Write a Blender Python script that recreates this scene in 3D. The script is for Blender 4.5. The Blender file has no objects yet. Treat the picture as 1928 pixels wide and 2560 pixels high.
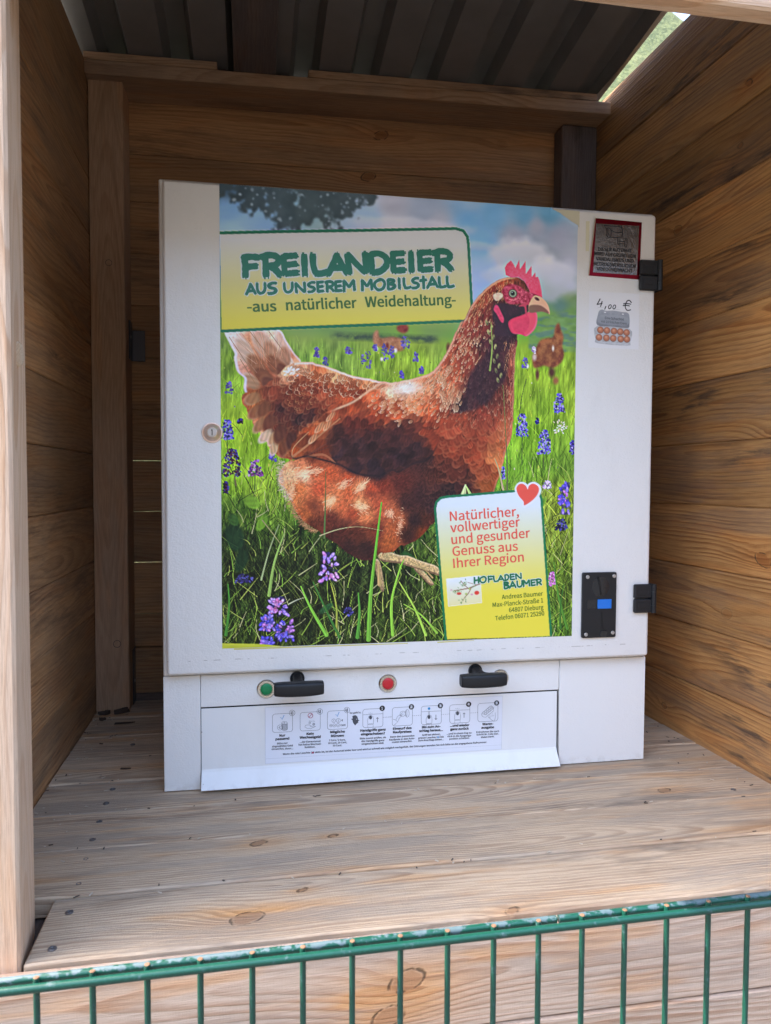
import bpy, math, random
import numpy as np
from mathutils import Vector, Matrix, Euler

# ------------------------------------------------------------------ camera, light, exposure
SC = bpy.context.scene
COL = SC.collection
cam_data = bpy.data.cameras.new("camera")
cam_data.sensor_fit = 'HORIZONTAL'
cam_data.sensor_width = 36.0
cam_data.lens = 1850.655 / 1928 * 36.0
cam_data.clip_start = 0.02
cam_data.clip_end = 500
cam_data.dof.use_dof = True
cam_data.dof.focus_distance = 1.42
cam_data.dof.aperture_fstop = 13.0
cam = bpy.data.objects.new("camera", cam_data)
cam.location = (0.14607, -1.32795, 0.55091)
cam.rotation_euler = Euler((1.52715, -0.00339, -0.17844), 'XYZ')
COL.objects.link(cam)
SC.camera = cam

SUN_EL, SUN_AZ = math.radians(50), math.radians(-82)     # behind the shelter and to the left
world = bpy.data.worlds.new("World")
SC.world = world
world.use_nodes = True
wn = world.node_tree
bg = wn.nodes["Background"]
sky = wn.nodes.new("ShaderNodeTexSky")
sky.sky_type = 'NISHITA'
sky.sun_disc = False
sky.sun_elevation = SUN_EL
sky.sun_rotation = SUN_AZ
sky.dust_density = 3.0
sky.air_density = 1.0
wn.links.new(sky.outputs[0], bg.inputs[0])
bg.inputs[1].default_value = 0.15
sun_d = bpy.data.lights.new("sun", 'SUN')
sun_d.energy = 2.6
sun_d.angle = math.radians(0.5)
sun_d.color = (1.0, 0.93, 0.83)
sun = bpy.data.objects.new("sun", sun_d)
sdir = Vector((math.sin(SUN_AZ) * math.cos(SUN_EL), math.cos(SUN_AZ) * math.cos(SUN_EL), math.sin(SUN_EL)))
sun.rotation_euler = sdir.to_track_quat('Z', 'Y').to_euler()
COL.objects.link(sun)
SC.view_settings.view_transform = 'Standard'
SC.view_settings.look = 'None'
SC.view_settings.exposure = 3.0
SC.view_settings.gamma = 1.0
SC.cycles.max_bounces = 8
SC.cycles.diffuse_bounces = 5
SC.cycles.use_denoising = True

# ------------------------------------------------------------------ small helpers
def lin(c):
    return tuple((v / 12.92 if v <= 0.04045 else ((v + 0.055) / 1.055) ** 2.4) for v in c)

def s255(r, g, b):
    return lin((r / 255.0, g / 255.0, b / 255.0))

def V(*a):
    return Vector(a)

class MB:
    """collects faces and links them as one mesh object; 'grain' keeps board coordinates for the wood"""
    def __init__(self):
        self.v, self.f, self.g, self.s, self.m = [], [], [], [], []

    def add(self, verts, faces, grain=None, seed=0.0, mi=0):
        o = len(self.v)
        self.v += [tuple(p) for p in verts]
        self.g += [tuple(p) for p in (grain if grain is not None else verts)]
        self.s += [seed] * len(verts)
        for f in faces:
            self.f.append(tuple(i + o for i in f))
            self.m.append(mi)

    def box(self, lo, hi, ch=0.0, along=0, across=1, seed=0.0, M=None, mi=0):
        lo, hi = Vector(lo), Vector(hi)
        c, h = (lo + hi) / 2, (hi - lo) / 2
        ch = min(ch, min(h) * 0.9)
        vs, idx = [], {}
        sg = [(x, y, z) for x in (-1, 1) for y in (-1, 1) for z in (-1, 1)]
        for s in sg:
            for a in range(3):
                p = [s[i] * (h[i] if i == a else h[i] - ch) for i in range(3)]
                idx[(s, a)] = len(vs)
                vs.append(Vector(p))
        fs = []
        def want(ids, n):
            a, b, d = vs[ids[0]], vs[ids[1]], vs[ids[2]]
            if (b - a).cross(d - a).dot(n) < 0:
                ids = ids[::-1]
            fs.append(tuple(ids))
        if ch <= 0:
            vs = [Vector([s[i] * h[i] for i in range(3)]) for s in sg]
            idx = {(s, a): k for k, s in enumerate(sg) for a in range(3)}
        for a in range(3):
            b, d = [i for i in range(3) if i != a]
            for sa in (-1, 1):
                ring = []
                for sb, sd in ((-1, -1), (1, -1), (1, 1), (-1, 1)):
                    s = [0, 0, 0]; s[a] = sa; s[b] = sb; s[d] = sd
                    ring.append(idx[(tuple(s), a)])
                n = Vector((0, 0, 0)); n[a] = sa
                want(ring, n)
        if ch > 0:
            for a in range(3):
                b, d = [i for i in range(3) if i != a]
                for sb in (-1, 1):
                    for sd in (-1, 1):
                        s0 = [0, 0, 0]; s0[a] = -1; s0[b] = sb; s0[d] = sd
                        s1 = list(s0); s1[a] = 1
                        n = Vector((0, 0, 0)); n[b] = sb; n[d] = sd
                        want([idx[(tuple(s0), b)], idx[(tuple(s1), b)], idx[(tuple(s1), d)], idx[(tuple(s0), d)]], n)
            for s in sg:
                want([idx[(s, 0)], idx[(s, 1)], idx[(s, 2)]], Vector(s))
        third = 3 - along - across
        gr = [(p[along] + h[along], p[across], p[third]) for p in vs]
        out = [p + c for p in vs]
        if M is not None:
            out = [M @ p for p in out]
        self.add(out, fs, gr, seed, mi)

    def tube(self, pts, r, n=12, cap=True, seed=0.0, mi=0):
        pts = [Vector(p) for p in pts]
        rs = r if isinstance(r, (list, tuple)) else [r] * len(pts)
        vs, fs = [], []
        up = None
        for i, p in enumerate(pts):
            t = (pts[min(i + 1, len(pts) - 1)] - pts[max(i - 1, 0)]).normalized()
            if up is None:
                up = Vector((0, 0, 1)) if abs(t.z) < 0.9 else Vector((1, 0, 0))
            a = t.cross(up).normalized(); b = a.cross(t).normalized(); up = b
            for k in range(n):
                w = 2 * math.pi * k / n
                vs.append(p + (a * math.cos(w) + b * math.sin(w)) * rs[i])
        for i in range(len(pts) - 1):
            for k in range(n):
                k2 = (k + 1) % n
                fs.append((i * n + k, i * n + k2, (i + 1) * n + k2, (i + 1) * n + k))
        if cap:
            fs.append(tuple(range(n - 1, -1, -1)))
            fs.append(tuple((len(pts) - 1) * n + k for k in range(n)))
        self.add(vs, fs, None, seed, mi)

    def lathe(self, prof, c, ax=(0, -1, 0), n=32, sx=1.0, mi=0):
        """prof: list of (radius, height along ax)"""
        ax = Vector(ax).normalized()
        a = ax.orthogonal().normalized(); b = ax.cross(a)
        c = Vector(c)
        vs, fs = [], []
        for r, h in prof:
            for k in range(n):
                w = 2 * math.pi * k / n
                vs.append(c + ax * h + (a * math.cos(w) + b * math.sin(w)) * max(r, 1e-5))
        for i in range(len(prof) - 1):
            for k in range(n):
                k2 = (k + 1) % n
                fs.append((i * n + k, i * n + k2, (i + 1) * n + k2, (i + 1) * n + k))
        fs.append(tuple((len(prof) - 1) * n + k for k in range(n)))
        fs.append(tuple(range(n - 1, -1, -1)))
        self.add(vs, fs, mi=mi)

    def prism(self, poly, frame, h0, h1, mi=0):
        """poly in mm on a frame (function (x,y,h)->point), extruded h0..h1 metres; fan-free ngon"""
        n = len(poly)
        vs = [frame(x, y, h1) for x, y in poly]
        fs = [tuple(range(n))]
        a = sum(poly[i][0] * poly[(i + 1) % n][1] - poly[(i + 1) % n][0] * poly[i][1] for i in range(n))
        if h0 is not None:
            vs += [frame(x, y, h0) for x, y in poly]
            fs += [(i, i + n, (i + 1) % n + n, (i + 1) % n) for i in range(n)]
        if a > 0:
            fs = [f[::-1] for f in fs]
        self.add(vs, fs, mi=mi)

    def ribbon(self, pts, w, frame, h, closed=False, mi=0):
        """flat line of width w (mm or list) on a frame"""
        P = [Vector(p) for p in pts]
        if closed:
            P = P + [P[0]]
        n = len(P)
        ws = w if isinstance(w, (list, tuple)) else [w] * n
        vs, fs = [], []
        for i, p in enumerate(P):
            if closed and i in (0, n - 1):
                t = P[1] - P[n - 2]
            else:
                t = P[min(i + 1, n - 1)] - P[max(i - 1, 0)]
            t = t.normalized() if t.length > 1e-9 else Vector((1, 0))
            nn = Vector((-t.y, t.x)) * ws[i] * 0.5
            for q in (p + nn, p - nn):
                vs.append(frame(q.x, q.y, h))
        for i in range(n - 1):
            fs.append((2 * i, 2 * i + 2, 2 * i + 3, 2 * i + 1))
        self.add(vs, fs, mi=mi)

    def build(self, name, mats, parent=None, smooth=False, auto=None):
        me = bpy.data.meshes.new(name)
        me.from_pydata(self.v, [], self.f)
        for m in (mats if isinstance(mats, (list, tuple)) else [mats]):
            me.materials.append(m)
        if any(self.m):
            me.polygons.foreach_set("material_index", self.m)
        a = me.attributes.new("grain", 'FLOAT_VECTOR', 'POINT')
        a.data.foreach_set("vector", np.array(self.g, np.float32).ravel())
        a = me.attributes.new("seed", 'FLOAT', 'POINT')
        a.data.foreach_set("value", np.array(self.s, np.float32))
        if smooth or auto:
            me.polygons.foreach_set("use_smooth", [True] * len(me.polygons))
        me.update()
        if auto:
            me.set_sharp_from_angle(angle=math.radians(auto))
        o = bpy.data.objects.new(name, me)
        COL.objects.link(o)
        if parent is not None:
            o.parent = parent
            if parent.data is None:
                o.matrix_parent_inverse = Matrix.Translation(-parent.location)
        return o

def tag(o, label=None, cat=None, group=None, kind=None):
    for k, v in (("label", label), ("category", cat), ("group", group), ("kind", kind)):
        if v:
            o[k] = v
    return o

def empty(name, loc=(0, 0, 0)):
    o = bpy.data.objects.new(name, None)
    o.location = loc
    o.empty_display_size = 0.1
    COL.objects.link(o)
    return o

# ------------------------------------------------------------------ node helper and materials
class NT:
    def __init__(self, name):
        self.mat = bpy.data.materials.new(name)
        self.mat.use_nodes = True
        self.t = self.mat.node_tree
        self.bsdf = self.t.nodes["Principled BSDF"]

    def put(self, sock, val):
        if isinstance(val, bpy.types.NodeSocket):
            self.t.links.new(val, sock)
        elif isinstance(val, (tuple, list)):
            d = sock.default_value
            try:
                if len(d) == 4 and len(val) == 3:
                    val = tuple(val) + (1.0,)
            except TypeError:
                pass
            sock.default_value = val
        else:
            sock.default_value = val

    def node(self, typ, **kw):
        n = self.t.nodes.new(typ)
        for k, v in kw.items():
            setattr(n, k, v)
        return n

    def math(self, op, a, b=0.0, c=None, clamp=False):
        n = self.node("ShaderNodeMath", operation=op, use_clamp=clamp)
        self.put(n.inputs[0], a); self.put(n.inputs[1], b)
        if c is not None:
            self.put(n.inputs[2], c)
        return n.outputs[0]

    def vec(self, x, y, z):
        n = self.node("ShaderNodeCombineXYZ")
        self.put(n.inputs[0], x); self.put(n.inputs[1], y); self.put(n.inputs[2], z)
        return n.outputs[0]

    def sep(self, v):
        n = self.node("ShaderNodeSeparateXYZ"); self.put(n.inputs[0], v)
        return n.outputs

    def noise(self, v, scale=1.0, detail=2.0, rough=0.5):
        n = self.node("ShaderNodeTexNoise")
        self.put(n.inputs["Vector"], v)
        n.inputs["Scale"].default_value = scale
        n.inputs["Detail"].default_value = detail
        n.inputs["Roughness"].default_value = rough
        return n.outputs[0]

    def step(self, x, a, b):
        n = self.node("ShaderNodeMapRange", interpolation_type='SMOOTHSTEP')
        self.put(n.inputs[0], x); self.put(n.inputs[1], a); self.put(n.inputs[2], b)
        n.inputs[3].default_value = 0.0; n.inputs[4].default_value = 1.0
        return n.outputs[0]

    def mix(self, fac, a, b, blend='MIX'):
        n = self.node("ShaderNodeMix", data_type='RGBA', blend_type=blend)
        self.put(n.inputs[0], fac); self.put(n.inputs[6], a); self.put(n.inputs[7], b)
        return n.outputs[2]

    def attr(self, name):
        return self.node("ShaderNodeAttribute", attribute_name=name)

    def bump(self, h, dist, strength=1.0):
        n = self.node("ShaderNodeBump")
        n.inputs["Strength"].default_value = strength
        n.inputs["Distance"].default_value = dist
        self.put(n.inputs["Height"], h)
        self.put(self.bsdf.inputs["Normal"], n.outputs[0])

    def set(self, **kw):
        for k, v in kw.items():
            self.put(self.bsdf.inputs[k.replace("_", " ")], v)

def simple(name, col, rough=0.5, metal=0.0, spec=0.5, bump=None):
    n = NT(name)
    n.set(Base_Color=col, Roughness=rough, Metallic=metal)
    n.bsdf.inputs["Specular IOR Level"].default_value = spec
    if bump:
        g = n.node("ShaderNodeTexCoord").outputs["Object"]
        n.bump(n.noise(g, bump[0], 2.0), bump[1], bump[2])
    return n.mat

def wood(name, early, late, period=0.006, latew=0.7, grey=0.0, greycol=(0.2, 0.19, 0.18), black=0.2,
         rough=0.62, bump=0.5, knots=0.5, tone=0.25, spec=0.25, yellow=0.3, kl=()):
    """sawn softwood in board coordinates; kl lists the knots one can point at: (seed of the board, along, across, radius)"""
    n = NT(name)
    u, v, w = n.sep(n.attr("grain").outputs["Vector"])
    sd = n.attr("seed").outputs["Fac"]
    s1 = n.math('MULTIPLY', sd, 13.7)
    us = n.math('ADD', u, s1)
    vs = n.math('ADD', v, n.math('MULTIPLY', sd, 3.1))
    nz = n.noise(n.vec(us, vs, w), 60, 2)
    wob = n.math('MULTIPLY', n.math('SUBTRACT', nz, 0.5), 0.007)
    kn = krim = lift = khalo = 0.0
    if knots > 0:
        vor = n.node("ShaderNodeTexVoronoi", voronoi_dimensions='2D')
        n.put(vor.inputs["Vector"], n.vec(n.math('DIVIDE', us, 0.34), n.math('DIVIDE', vs, 0.13), 0.0))
        vor.inputs["Scale"].default_value = 1.0
        pos = n.sep(vor.outputs["Position"])
        cr, cg, cb = n.sep(vor.outputs["Color"])
        du = n.math('ADD', n.math('SUBTRACT', us, n.math('MULTIPLY', pos[0], 0.34)), wob)
        dv = n.math('ADD', n.math('SUBTRACT', vs, n.math('MULTIPLY', pos[1], 0.13)), wob)
        exist = n.math('LESS_THAN', cr, knots)
        ksz = n.math('MULTIPLY_ADD', n.math('POWER', cg, 2.0), 0.009, 0.003)
        d = n.math('SQRT', n.math('ADD', n.math('POWER', n.math('MULTIPLY', du, 0.7), 2.0), n.math('POWER', dv, 2.0)))
        kn = n.math('MULTIPLY', n.math('MULTIPLY', exist, n.math('SUBTRACT', 1.0, n.step(d, n.math('MULTIPLY', ksz, 0.6), ksz))), n.math('MULTIPLY_ADD', cb, 0.6, 0.3))
        krim = n.math('MULTIPLY', n.math('MULTIPLY', exist, n.math('SUBTRACT', 1.0, n.step(n.math('ABSOLUTE', n.math('SUBTRACT', d, ksz)), 0.0003, 0.0018))), n.math('MULTIPLY', cb, 0.7))
        e2 = n.math('ADD', n.math('POWER', n.math('DIVIDE', du, 0.055), 2.0), n.math('POWER', n.math('DIVIDE', dv, 0.020), 2.0))
        lift = n.math('MULTIPLY', exist, n.math('EXPONENT', n.math('MULTIPLY', e2, -1.0)))
    for (ks, ku, kv, kr) in kl:
        on = n.math('LESS_THAN', n.math('ABSOLUTE', n.math('SUBTRACT', sd, ks)), 0.01)
        du = n.math('ADD', n.math('SUBTRACT', u, ku), wob)
        dv = n.math('ADD', n.math('SUBTRACT', v, kv), wob)
        du = n.math('SUBTRACT', du, n.math('MULTIPLY', dv, 0.5))
        d = n.math('SQRT', n.math('ADD', n.math('POWER', n.math('MULTIPLY', du, 0.68), 2.0), n.math('POWER', dv, 2.0)))
        kn = n.math('ADD', kn, n.math('MULTIPLY', on, n.math('SUBTRACT', 1.0, n.step(d, kr * 0.7, kr))))
        brk = n.step(n.noise(n.vec(us, vs, ks), 90, 2), 0.36, 0.56)
        krim = n.math('ADD', krim, n.math('MULTIPLY', n.math('MULTIPLY', on, brk), n.math('SUBTRACT', 1.0, n.step(n.math('ABSOLUTE', n.math('SUBTRACT', d, kr)), 0.0004, 0.0020))))
        e2 = n.math('ADD', n.math('POWER', n.math('DIVIDE', du, kr * 6.5), 2.0), n.math('POWER', n.math('DIVIDE', dv, kr * 2.0), 2.0))
        ex = n.math('MULTIPLY', on, n.math('EXPONENT', n.math('MULTIPLY', e2, -1.0)))
        lift = n.math('ADD', lift, n.math('MULTIPLY', ex, kr * 85))
        khalo = n.math('ADD', khalo, ex)
    # annual rings cut by the board face
    warp = n.math('SUBTRACT', n.noise(n.vec(n.math('MULTIPLY', us, 1.4), n.math('MULTIPLY', vs, 2.5), sd), 1.0, 2), 0.5)
    warp2 = n.math('SUBTRACT', n.noise(n.vec(n.math('MULTIPLY', us, 5.0), n.math('MULTIPLY', vs, 14.0), sd), 1.0, 3, 0.6), 0.5)
    fr = n.math('FRACT', n.math('MULTIPLY', sd, 7.31))
    q = n.math('ADD', n.math('ADD', v, n.math('MULTIPLY', n.math('SUBTRACT', fr, 0.5), 0.12)), n.math('MULTIPLY', warp, 0.10))
    q = n.math('ADD', q, n.math('MULTIPLY', warp2, 0.010))
    q = n.math('ADD', q, n.math('MULTIPLY', lift, 0.018))
    dep = n.math('ADD', n.math('MULTIPLY', n.math('SUBTRACT', n.noise(n.vec(n.math('MULTIPLY', us, 1.0), sd, 0.3), 1.0, 1), 0.42), 0.16), w)
    r = n.math('SQRT', n.math('ADD', n.math('POWER', q, 2.0), n.math('POWER', dep, 2.0)))
    r = n.math('ADD', r, n.math('MULTIPLY', n.noise(n.vec(sd, n.math('MULTIPLY', r, 55.0), 0.0), 1.0, 2, 0.5), 0.017))
    ph = n.math('FRACT', n.math('DIVIDE', r, period))
    lw = n.math('MULTIPLY', n.step(ph, 0.25, 0.86), n.math('SUBTRACT', 1.0, n.step(ph, 0.90, 1.0)))
    lvar = n.noise(n.vec(n.math('MULTIPLY', us, 3.5), n.math('MULTIPLY', vs, 20.0), sd), 1.0, 4, 0.65)
    lw = n.math('MULTIPLY', lw, n.math('MULTIPLY_ADD', lvar, 2.6, -0.65, clamp=True), clamp=True)
    fib = n.noise(n.vec(n.math('MULTIPLY', us, 24.0), n.math('MULTIPLY', vs, 620.0), n.math('MULTIPLY', w, 620.0)), 1.0, 3, 0.6)
    col = n.mix(n.math('MULTIPLY', lw, latew), early, late)
    col = n.mix(n.step(fib, 0.38, 0.70), col, n.mix(1.0, col, (0.80, 0.77, 0.74, 1), 'MULTIPLY'))
    # tone drift along the board and from board to board
    tn = n.noise(n.vec(n.math('MULTIPLY', us, 2.0), n.math('MULTIPLY', vs, 9.0), sd), 1.0, 4, 0.6)
    bt = n.math('FRACT', n.math('MULTIPLY', sd, 3.77))
    k = n.math('MULTIPLY_ADD', n.math('ADD', n.math('MULTIPLY', tn, 1.1), n.math('MULTIPLY', bt, 1.0)), tone * 1.5, 1.0 - tone * 1.6)
    col = n.mix(1.0, col, n.vec(k, k, k), 'MULTIPLY')
    yl = n.noise(n.vec(n.math('MULTIPLY', us, 4.0), n.math('MULTIPLY', vs, 26.0), s1), 1.0, 3)
    yl = n.math('MULTIPLY', n.math('ADD', n.step(yl, 0.52, 0.66), n.math('MULTIPLY', khalo, 1.6)), yellow, clamp=True)
    col = n.mix(yl, col, n.mix(1.0, col, (1.12, 0.80, 0.48, 1), 'MULTIPLY'))
    if grey > 0:        # weathering streaks
        gm = n.noise(n.vec(n.math('MULTIPLY', us, 2.4), n.math('MULTIPLY', vs, 19.0), n.math('ADD', s1, 4.0)), 1.0, 5, 0.65)
        gm = n.math('MULTIPLY', n.step(gm, 0.44, 0.62), grey)
        gm = n.math('MULTIPLY', gm, n.math('MULTIPLY_ADD', fib, 1.4, 0.2, clamp=True))
        col = n.mix(gm, col, greycol)
    if black > 0:       # mould and water stains
        bm = n.noise(n.vec(n.math('MULTIPLY', us, 6.0), n.math('MULTIPLY', vs, 40.0), n.math('ADD', s1, 9.0)), 1.0, 5, 0.68)
        reg = n.step(n.noise(n.vec(n.math('MULTIPLY', us, 1.6), n.math('MULTIPLY', vs, 8.0), n.math('ADD', s1, 2.0)), 1.0, 2), 0.46, 0.62)
        bm = n.math('MULTIPLY', n.math('MULTIPLY', n.step(bm, 0.46, 0.66), reg), black)
        col = n.mix(bm, col, (0.035, 0.031, 0.032, 1))
    col = n.mix(n.math('MULTIPLY', kn, 0.6, clamp=True), col, n.mix(1.0, late, (0.9, 0.75, 0.62, 1), 'MULTIPLY'))
    col = n.mix(n.math('MULTIPLY', krim, 0.75, clamp=True), col, (0.035, 0.022, 0.014, 1))
    n.set(Base_Color=col, Roughness=n.math('MULTIPLY_ADD', fib, 0.25, rough - 0.12))
    n.bsdf.inputs["Specular IOR Level"].default_value = spec
    saw = n.noise(n.vec(n.math('MULTIPLY', us, 420.0), n.math('MULTIPLY', vs, 90.0), w), 1.0, 2)
    h = n.math('ADD', n.math('MULTIPLY', lw, 0.6), n.math('ADD', n.math('MULTIPLY', fib, 0.9), n.math('MULTIPLY', saw, 0.4)))
    h = n.math('SUBTRACT', h, n.math('MULTIPLY', krim, 1.2))
    n.bump(h, 0.0009, bump)
    return n.mat

M = {}
M['wall'] = wood("wall_board", (0.52, 0.275, 0.102), (0.27, 0.105, 0.033), 0.0085, 0.85, grey=0.45,
                 greycol=(0.13, 0.10, 0.085), black=0.85, rough=0.5, bump=0.7, knots=0.22, tone=0.42, spec=0.35,
                 kl=((9.15, 0.353, -0.030, 0.013), (22.9, 0.30, 0.02, 0.006), (25.3, 0.42, -0.03, 0.006), (2.6, 0.30, 0.03, 0.007)))
M['side'] = wood("side_wall_board", (0.47, 0.265, 0.125), (0.25, 0.115, 0.047), 0.0085, 0.65, grey=0.3,  # duller board colours, painting in the weaker light on left and back walls
                 greycol=(0.16, 0.125, 0.10), black=0.45, rough=0.55, bump=0.6, knots=0.22, tone=0.36, spec=0.3,
                 kl=((23.85, 0.696, 0.014, 0.012), (18.45, 0.664, 0.046, 0.012)))
M['shelf'] = wood("shelf_board", (0.60, 0.45, 0.305), (0.31, 0.195, 0.12), 0.0054, 0.75, grey=0.6,
                  greycol=(0.275, 0.238, 0.195), black=0.40, rough=0.7, bump=0.9, knots=0.0, tone=0.24, yellow=0.45,
                  kl=((3.31, 0.250, -0.018, 0.0135), (3.31, 0.323, 0.034, 0.004), (17.62, 0.372, 0.0375, 0.0075), (17.62, 0.485, 0.0415, 0.0045),
                      (8.9, 1.085, -0.016, 0.008), (3.31, 0.585, -0.060, 0.006)))
M['fascia'] = wood("fascia_board", (0.64, 0.47, 0.355), (0.42, 0.235, 0.14), 0.0085, 0.8, grey=0.3,
                   greycol=(0.28, 0.245, 0.22), black=0.15, rough=0.72, bump=0.9, knots=0.0, tone=0.2, yellow=0.55,
                   kl=((6.2, 0.648, 0.010, 0.014), (6.2, 0.625, -0.032, 0.013), (6.2, 1.17, 0.0, 0.005), (27.9, 0.2, 0.02, 0.009)))
M['post'] = wood("post_timber", (0.60, 0.42, 0.29), (0.44, 0.23, 0.11), 0.008, 0.6, grey=0.12,
                 greycol=(0.3, 0.26, 0.24), black=0.05, rough=0.68, bump=0.7, knots=0.14, tone=0.2)
M['inner_post'] = wood("inner_post_timber", (0.46, 0.30, 0.19), (0.30, 0.16, 0.085), 0.007, 0.5, grey=0.08,
                       black=0.12, rough=0.68, bump=0.4, knots=0.2, tone=0.18)
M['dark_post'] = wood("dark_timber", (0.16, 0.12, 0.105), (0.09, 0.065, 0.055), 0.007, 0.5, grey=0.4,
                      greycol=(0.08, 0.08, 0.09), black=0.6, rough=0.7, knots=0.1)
M['beam'] = wood("beam_timber", (0.44, 0.28, 0.17), (0.26, 0.14, 0.07), 0.0065, 0.6, grey=0.35,
                 greycol=(0.13, 0.115, 0.11), black=0.6, rough=0.7, knots=0.15, tone=0.25)

def metal_roof():
    n = NT("galvanised_sheet")
    g = n.node("ShaderNodeTexCoord").outputs["Object"]
    a = n.noise(g, 9, 4, 0.6)
    col = n.mix(a, (0.17, 0.16, 0.155), (0.27, 0.26, 0.25))
    n.set(Base_Color=col, Metallic=0.35, Roughness=0.5)
    return n.mat
M['roof'] = metal_roof()

def painted(name, col, bumpy, speck=True):
    n = NT(name)
    g = n.node("ShaderNodeTexCoord").outputs["Object"]
    base = n.mix(n.noise(g, 6, 3), col, tuple(c * 0.965 for c in col))
    if speck:
        vor = n.node("ShaderNodeTexVoronoi")
        n.put(vor.inputs["Vector"], g); vor.inputs["Scale"].default_value = 38
        dots = n.math('LESS_THAN', vor.outputs["Distance"], n.math('MULTIPLY_ADD', n.sep(vor.outputs["Color"])[1], 0.05, 0.02))
        ex = n.math('LESS_THAN', n.sep(vor.outputs["Color"])[0], 0.34)
        reg = n.step(n.noise(g, 9, 2), 0.44, 0.60)
        base = n.mix(n.math('MULTIPLY', n.math('MULTIPLY', dots, ex), n.math('MULTIPLY', reg, 0.8)), base, (0.16, 0.15, 0.14))
    px, py, pz = n.sep(g)
    band = n.math('SUBTRACT', 1.0, n.step(n.math('ABSOLUTE', n.math('SUBTRACT', pz, n.math('MULTIPLY_ADD', n.noise(n.vec(n.math('MULTIPLY', px, 14.0), 0.0, 0.0), 1.0, 2), 0.004, 0.2345))), 0.0003, 0.0010))
    scr = n.math('MULTIPLY', band, n.step(n.noise(n.vec(n.math('MULTIPLY', px, 55.0), pz, 3.0), 1.0, 3, 0.7), 0.50, 0.58))
    foot = n.math('MULTIPLY', n.math('SUBTRACT', 1.0, n.step(pz, 0.001, 0.02)), n.step(n.noise(g, 60, 4, 0.7), 0.45, 0.62))
    smudge = n.math('MULTIPLY', n.step(n.noise(n.vec(n.math('MULTIPLY', px, 9.0), py, n.math('MULTIPLY', pz, 3.5)), 1.0, 5, 0.65), 0.5, 0.72), 0.16)
    base = n.mix(n.math('MULTIPLY', scr, 0.6), base, (0.30, 0.28, 0.25))
    base = n.mix(n.math('MULTIPLY', foot, 0.22), base, (0.36, 0.30, 0.23))
    base = n.mix(smudge, base, (0.55, 0.53, 0.48))
    n.set(Base_Color=base, Roughness=n.math('MULTIPLY_ADD', smudge, 1.2, 0.34))
    n.bsdf.inputs["Specular IOR Level"].default_value = 0.5
    h = n.math('ADD', n.noise(g, 330, 2, 0.6), n.math('MULTIPLY', n.noise(g, 120, 2), 0.7))
    n.bump(h, 0.0012, bumpy)
    return n.mat
WHITE = (0.80, 0.79, 0.765)
M['white'] = painted("white_powder_coat", WHITE, 0.55)
M['white_smooth'] = painted("white_sheet", (0.82, 0.82, 0.805), 0.12)
M['slot_dark'] = simple("slot_shadow_gap", (0.02, 0.02, 0.02), 0.8)
M['black'] = simple("black_plastic", (0.013, 0.014, 0.016), 0.45, spec=0.35, bump=(900, 0.0002, 0.4))
M['black_gloss'] = simple("black_gloss_plastic", (0.012, 0.013, 0.016), 0.22)
M['pit'] = simple("slot_black", (0.003, 0.003, 0.003), 0.7)
M['blue'] = simple("blue_button", s255(22, 112, 205), 0.35)
M['chrome'] = simple("steel_bezel", (0.62, 0.60, 0.56), 0.22, 1.0)
M['screw'] = simple("zinc_screw", (0.55, 0.55, 0.56), 0.35, 1.0)
M['rust_screw'] = simple("weathered_screw", (0.20, 0.19, 0.19), 0.5, 0.8)
M['brass'] = simple("lock_brass", (0.86, 0.70, 0.60), 0.42, 1.0)
M['lock_core'] = simple("lock_core_steel", (0.50, 0.47, 0.45), 0.4, 1.0)
M['red'] = simple("red_lens", s255(196, 32, 44), 0.3)
M['green'] = simple("green_lens", s255(0, 132, 78), 0.3)
M['ground'] = None

# ------------------------------------------------------------------ ground and what stands beyond the shelter
def ground_mat():
    n = NT("dark_gravel_ground")
    g = n.node("ShaderNodeTexCoord").outputs["Object"]
    a = n.noise(g, 60, 3); b = n.noise(g, 1.2, 3)
    n.set(Base_Color=n.mix(a, n.mix(b, (0.042, 0.041, 0.038), (0.055, 0.053, 0.048)), (0.08, 0.078, 0.072)), Roughness=0.9)
    n.bump(a, 0.01, 0.6)
    return n.mat
GZ = -0.95
mb = MB()      # one sheet: level round the shelter, with an unseen bank added in front to cut low skylight
gx = [-150, -60, -30, -18, -10, -5, 0, 5, 10, 18, 30, 60, 150]
gy = [-150, -60, -30, -16, -10, -7.5, -5.5, -4.2, -3, 0, 10, 40, 150]
for y in gy:
    for x in gx:
        d = -y + 0.03 * abs(x)
        mb.v.append((x, y, GZ + (0 if d < 3.6 else min(6.5, (d - 3.6) * 0.85 + 0.25 * math.sin(x * .7))))); mb.g.append((x, y, 0)); mb.s.append(0)
for j in range(len(gy) - 1):
    for i in range(len(gx) - 1):
        k = j * len(gx) + i
        mb.f.append((k, k + 1, k + 1 + len(gx), k + len(gx))); mb.m.append(0)
tag(mb.build("ground", ground_mat()), kind='structure')

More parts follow.
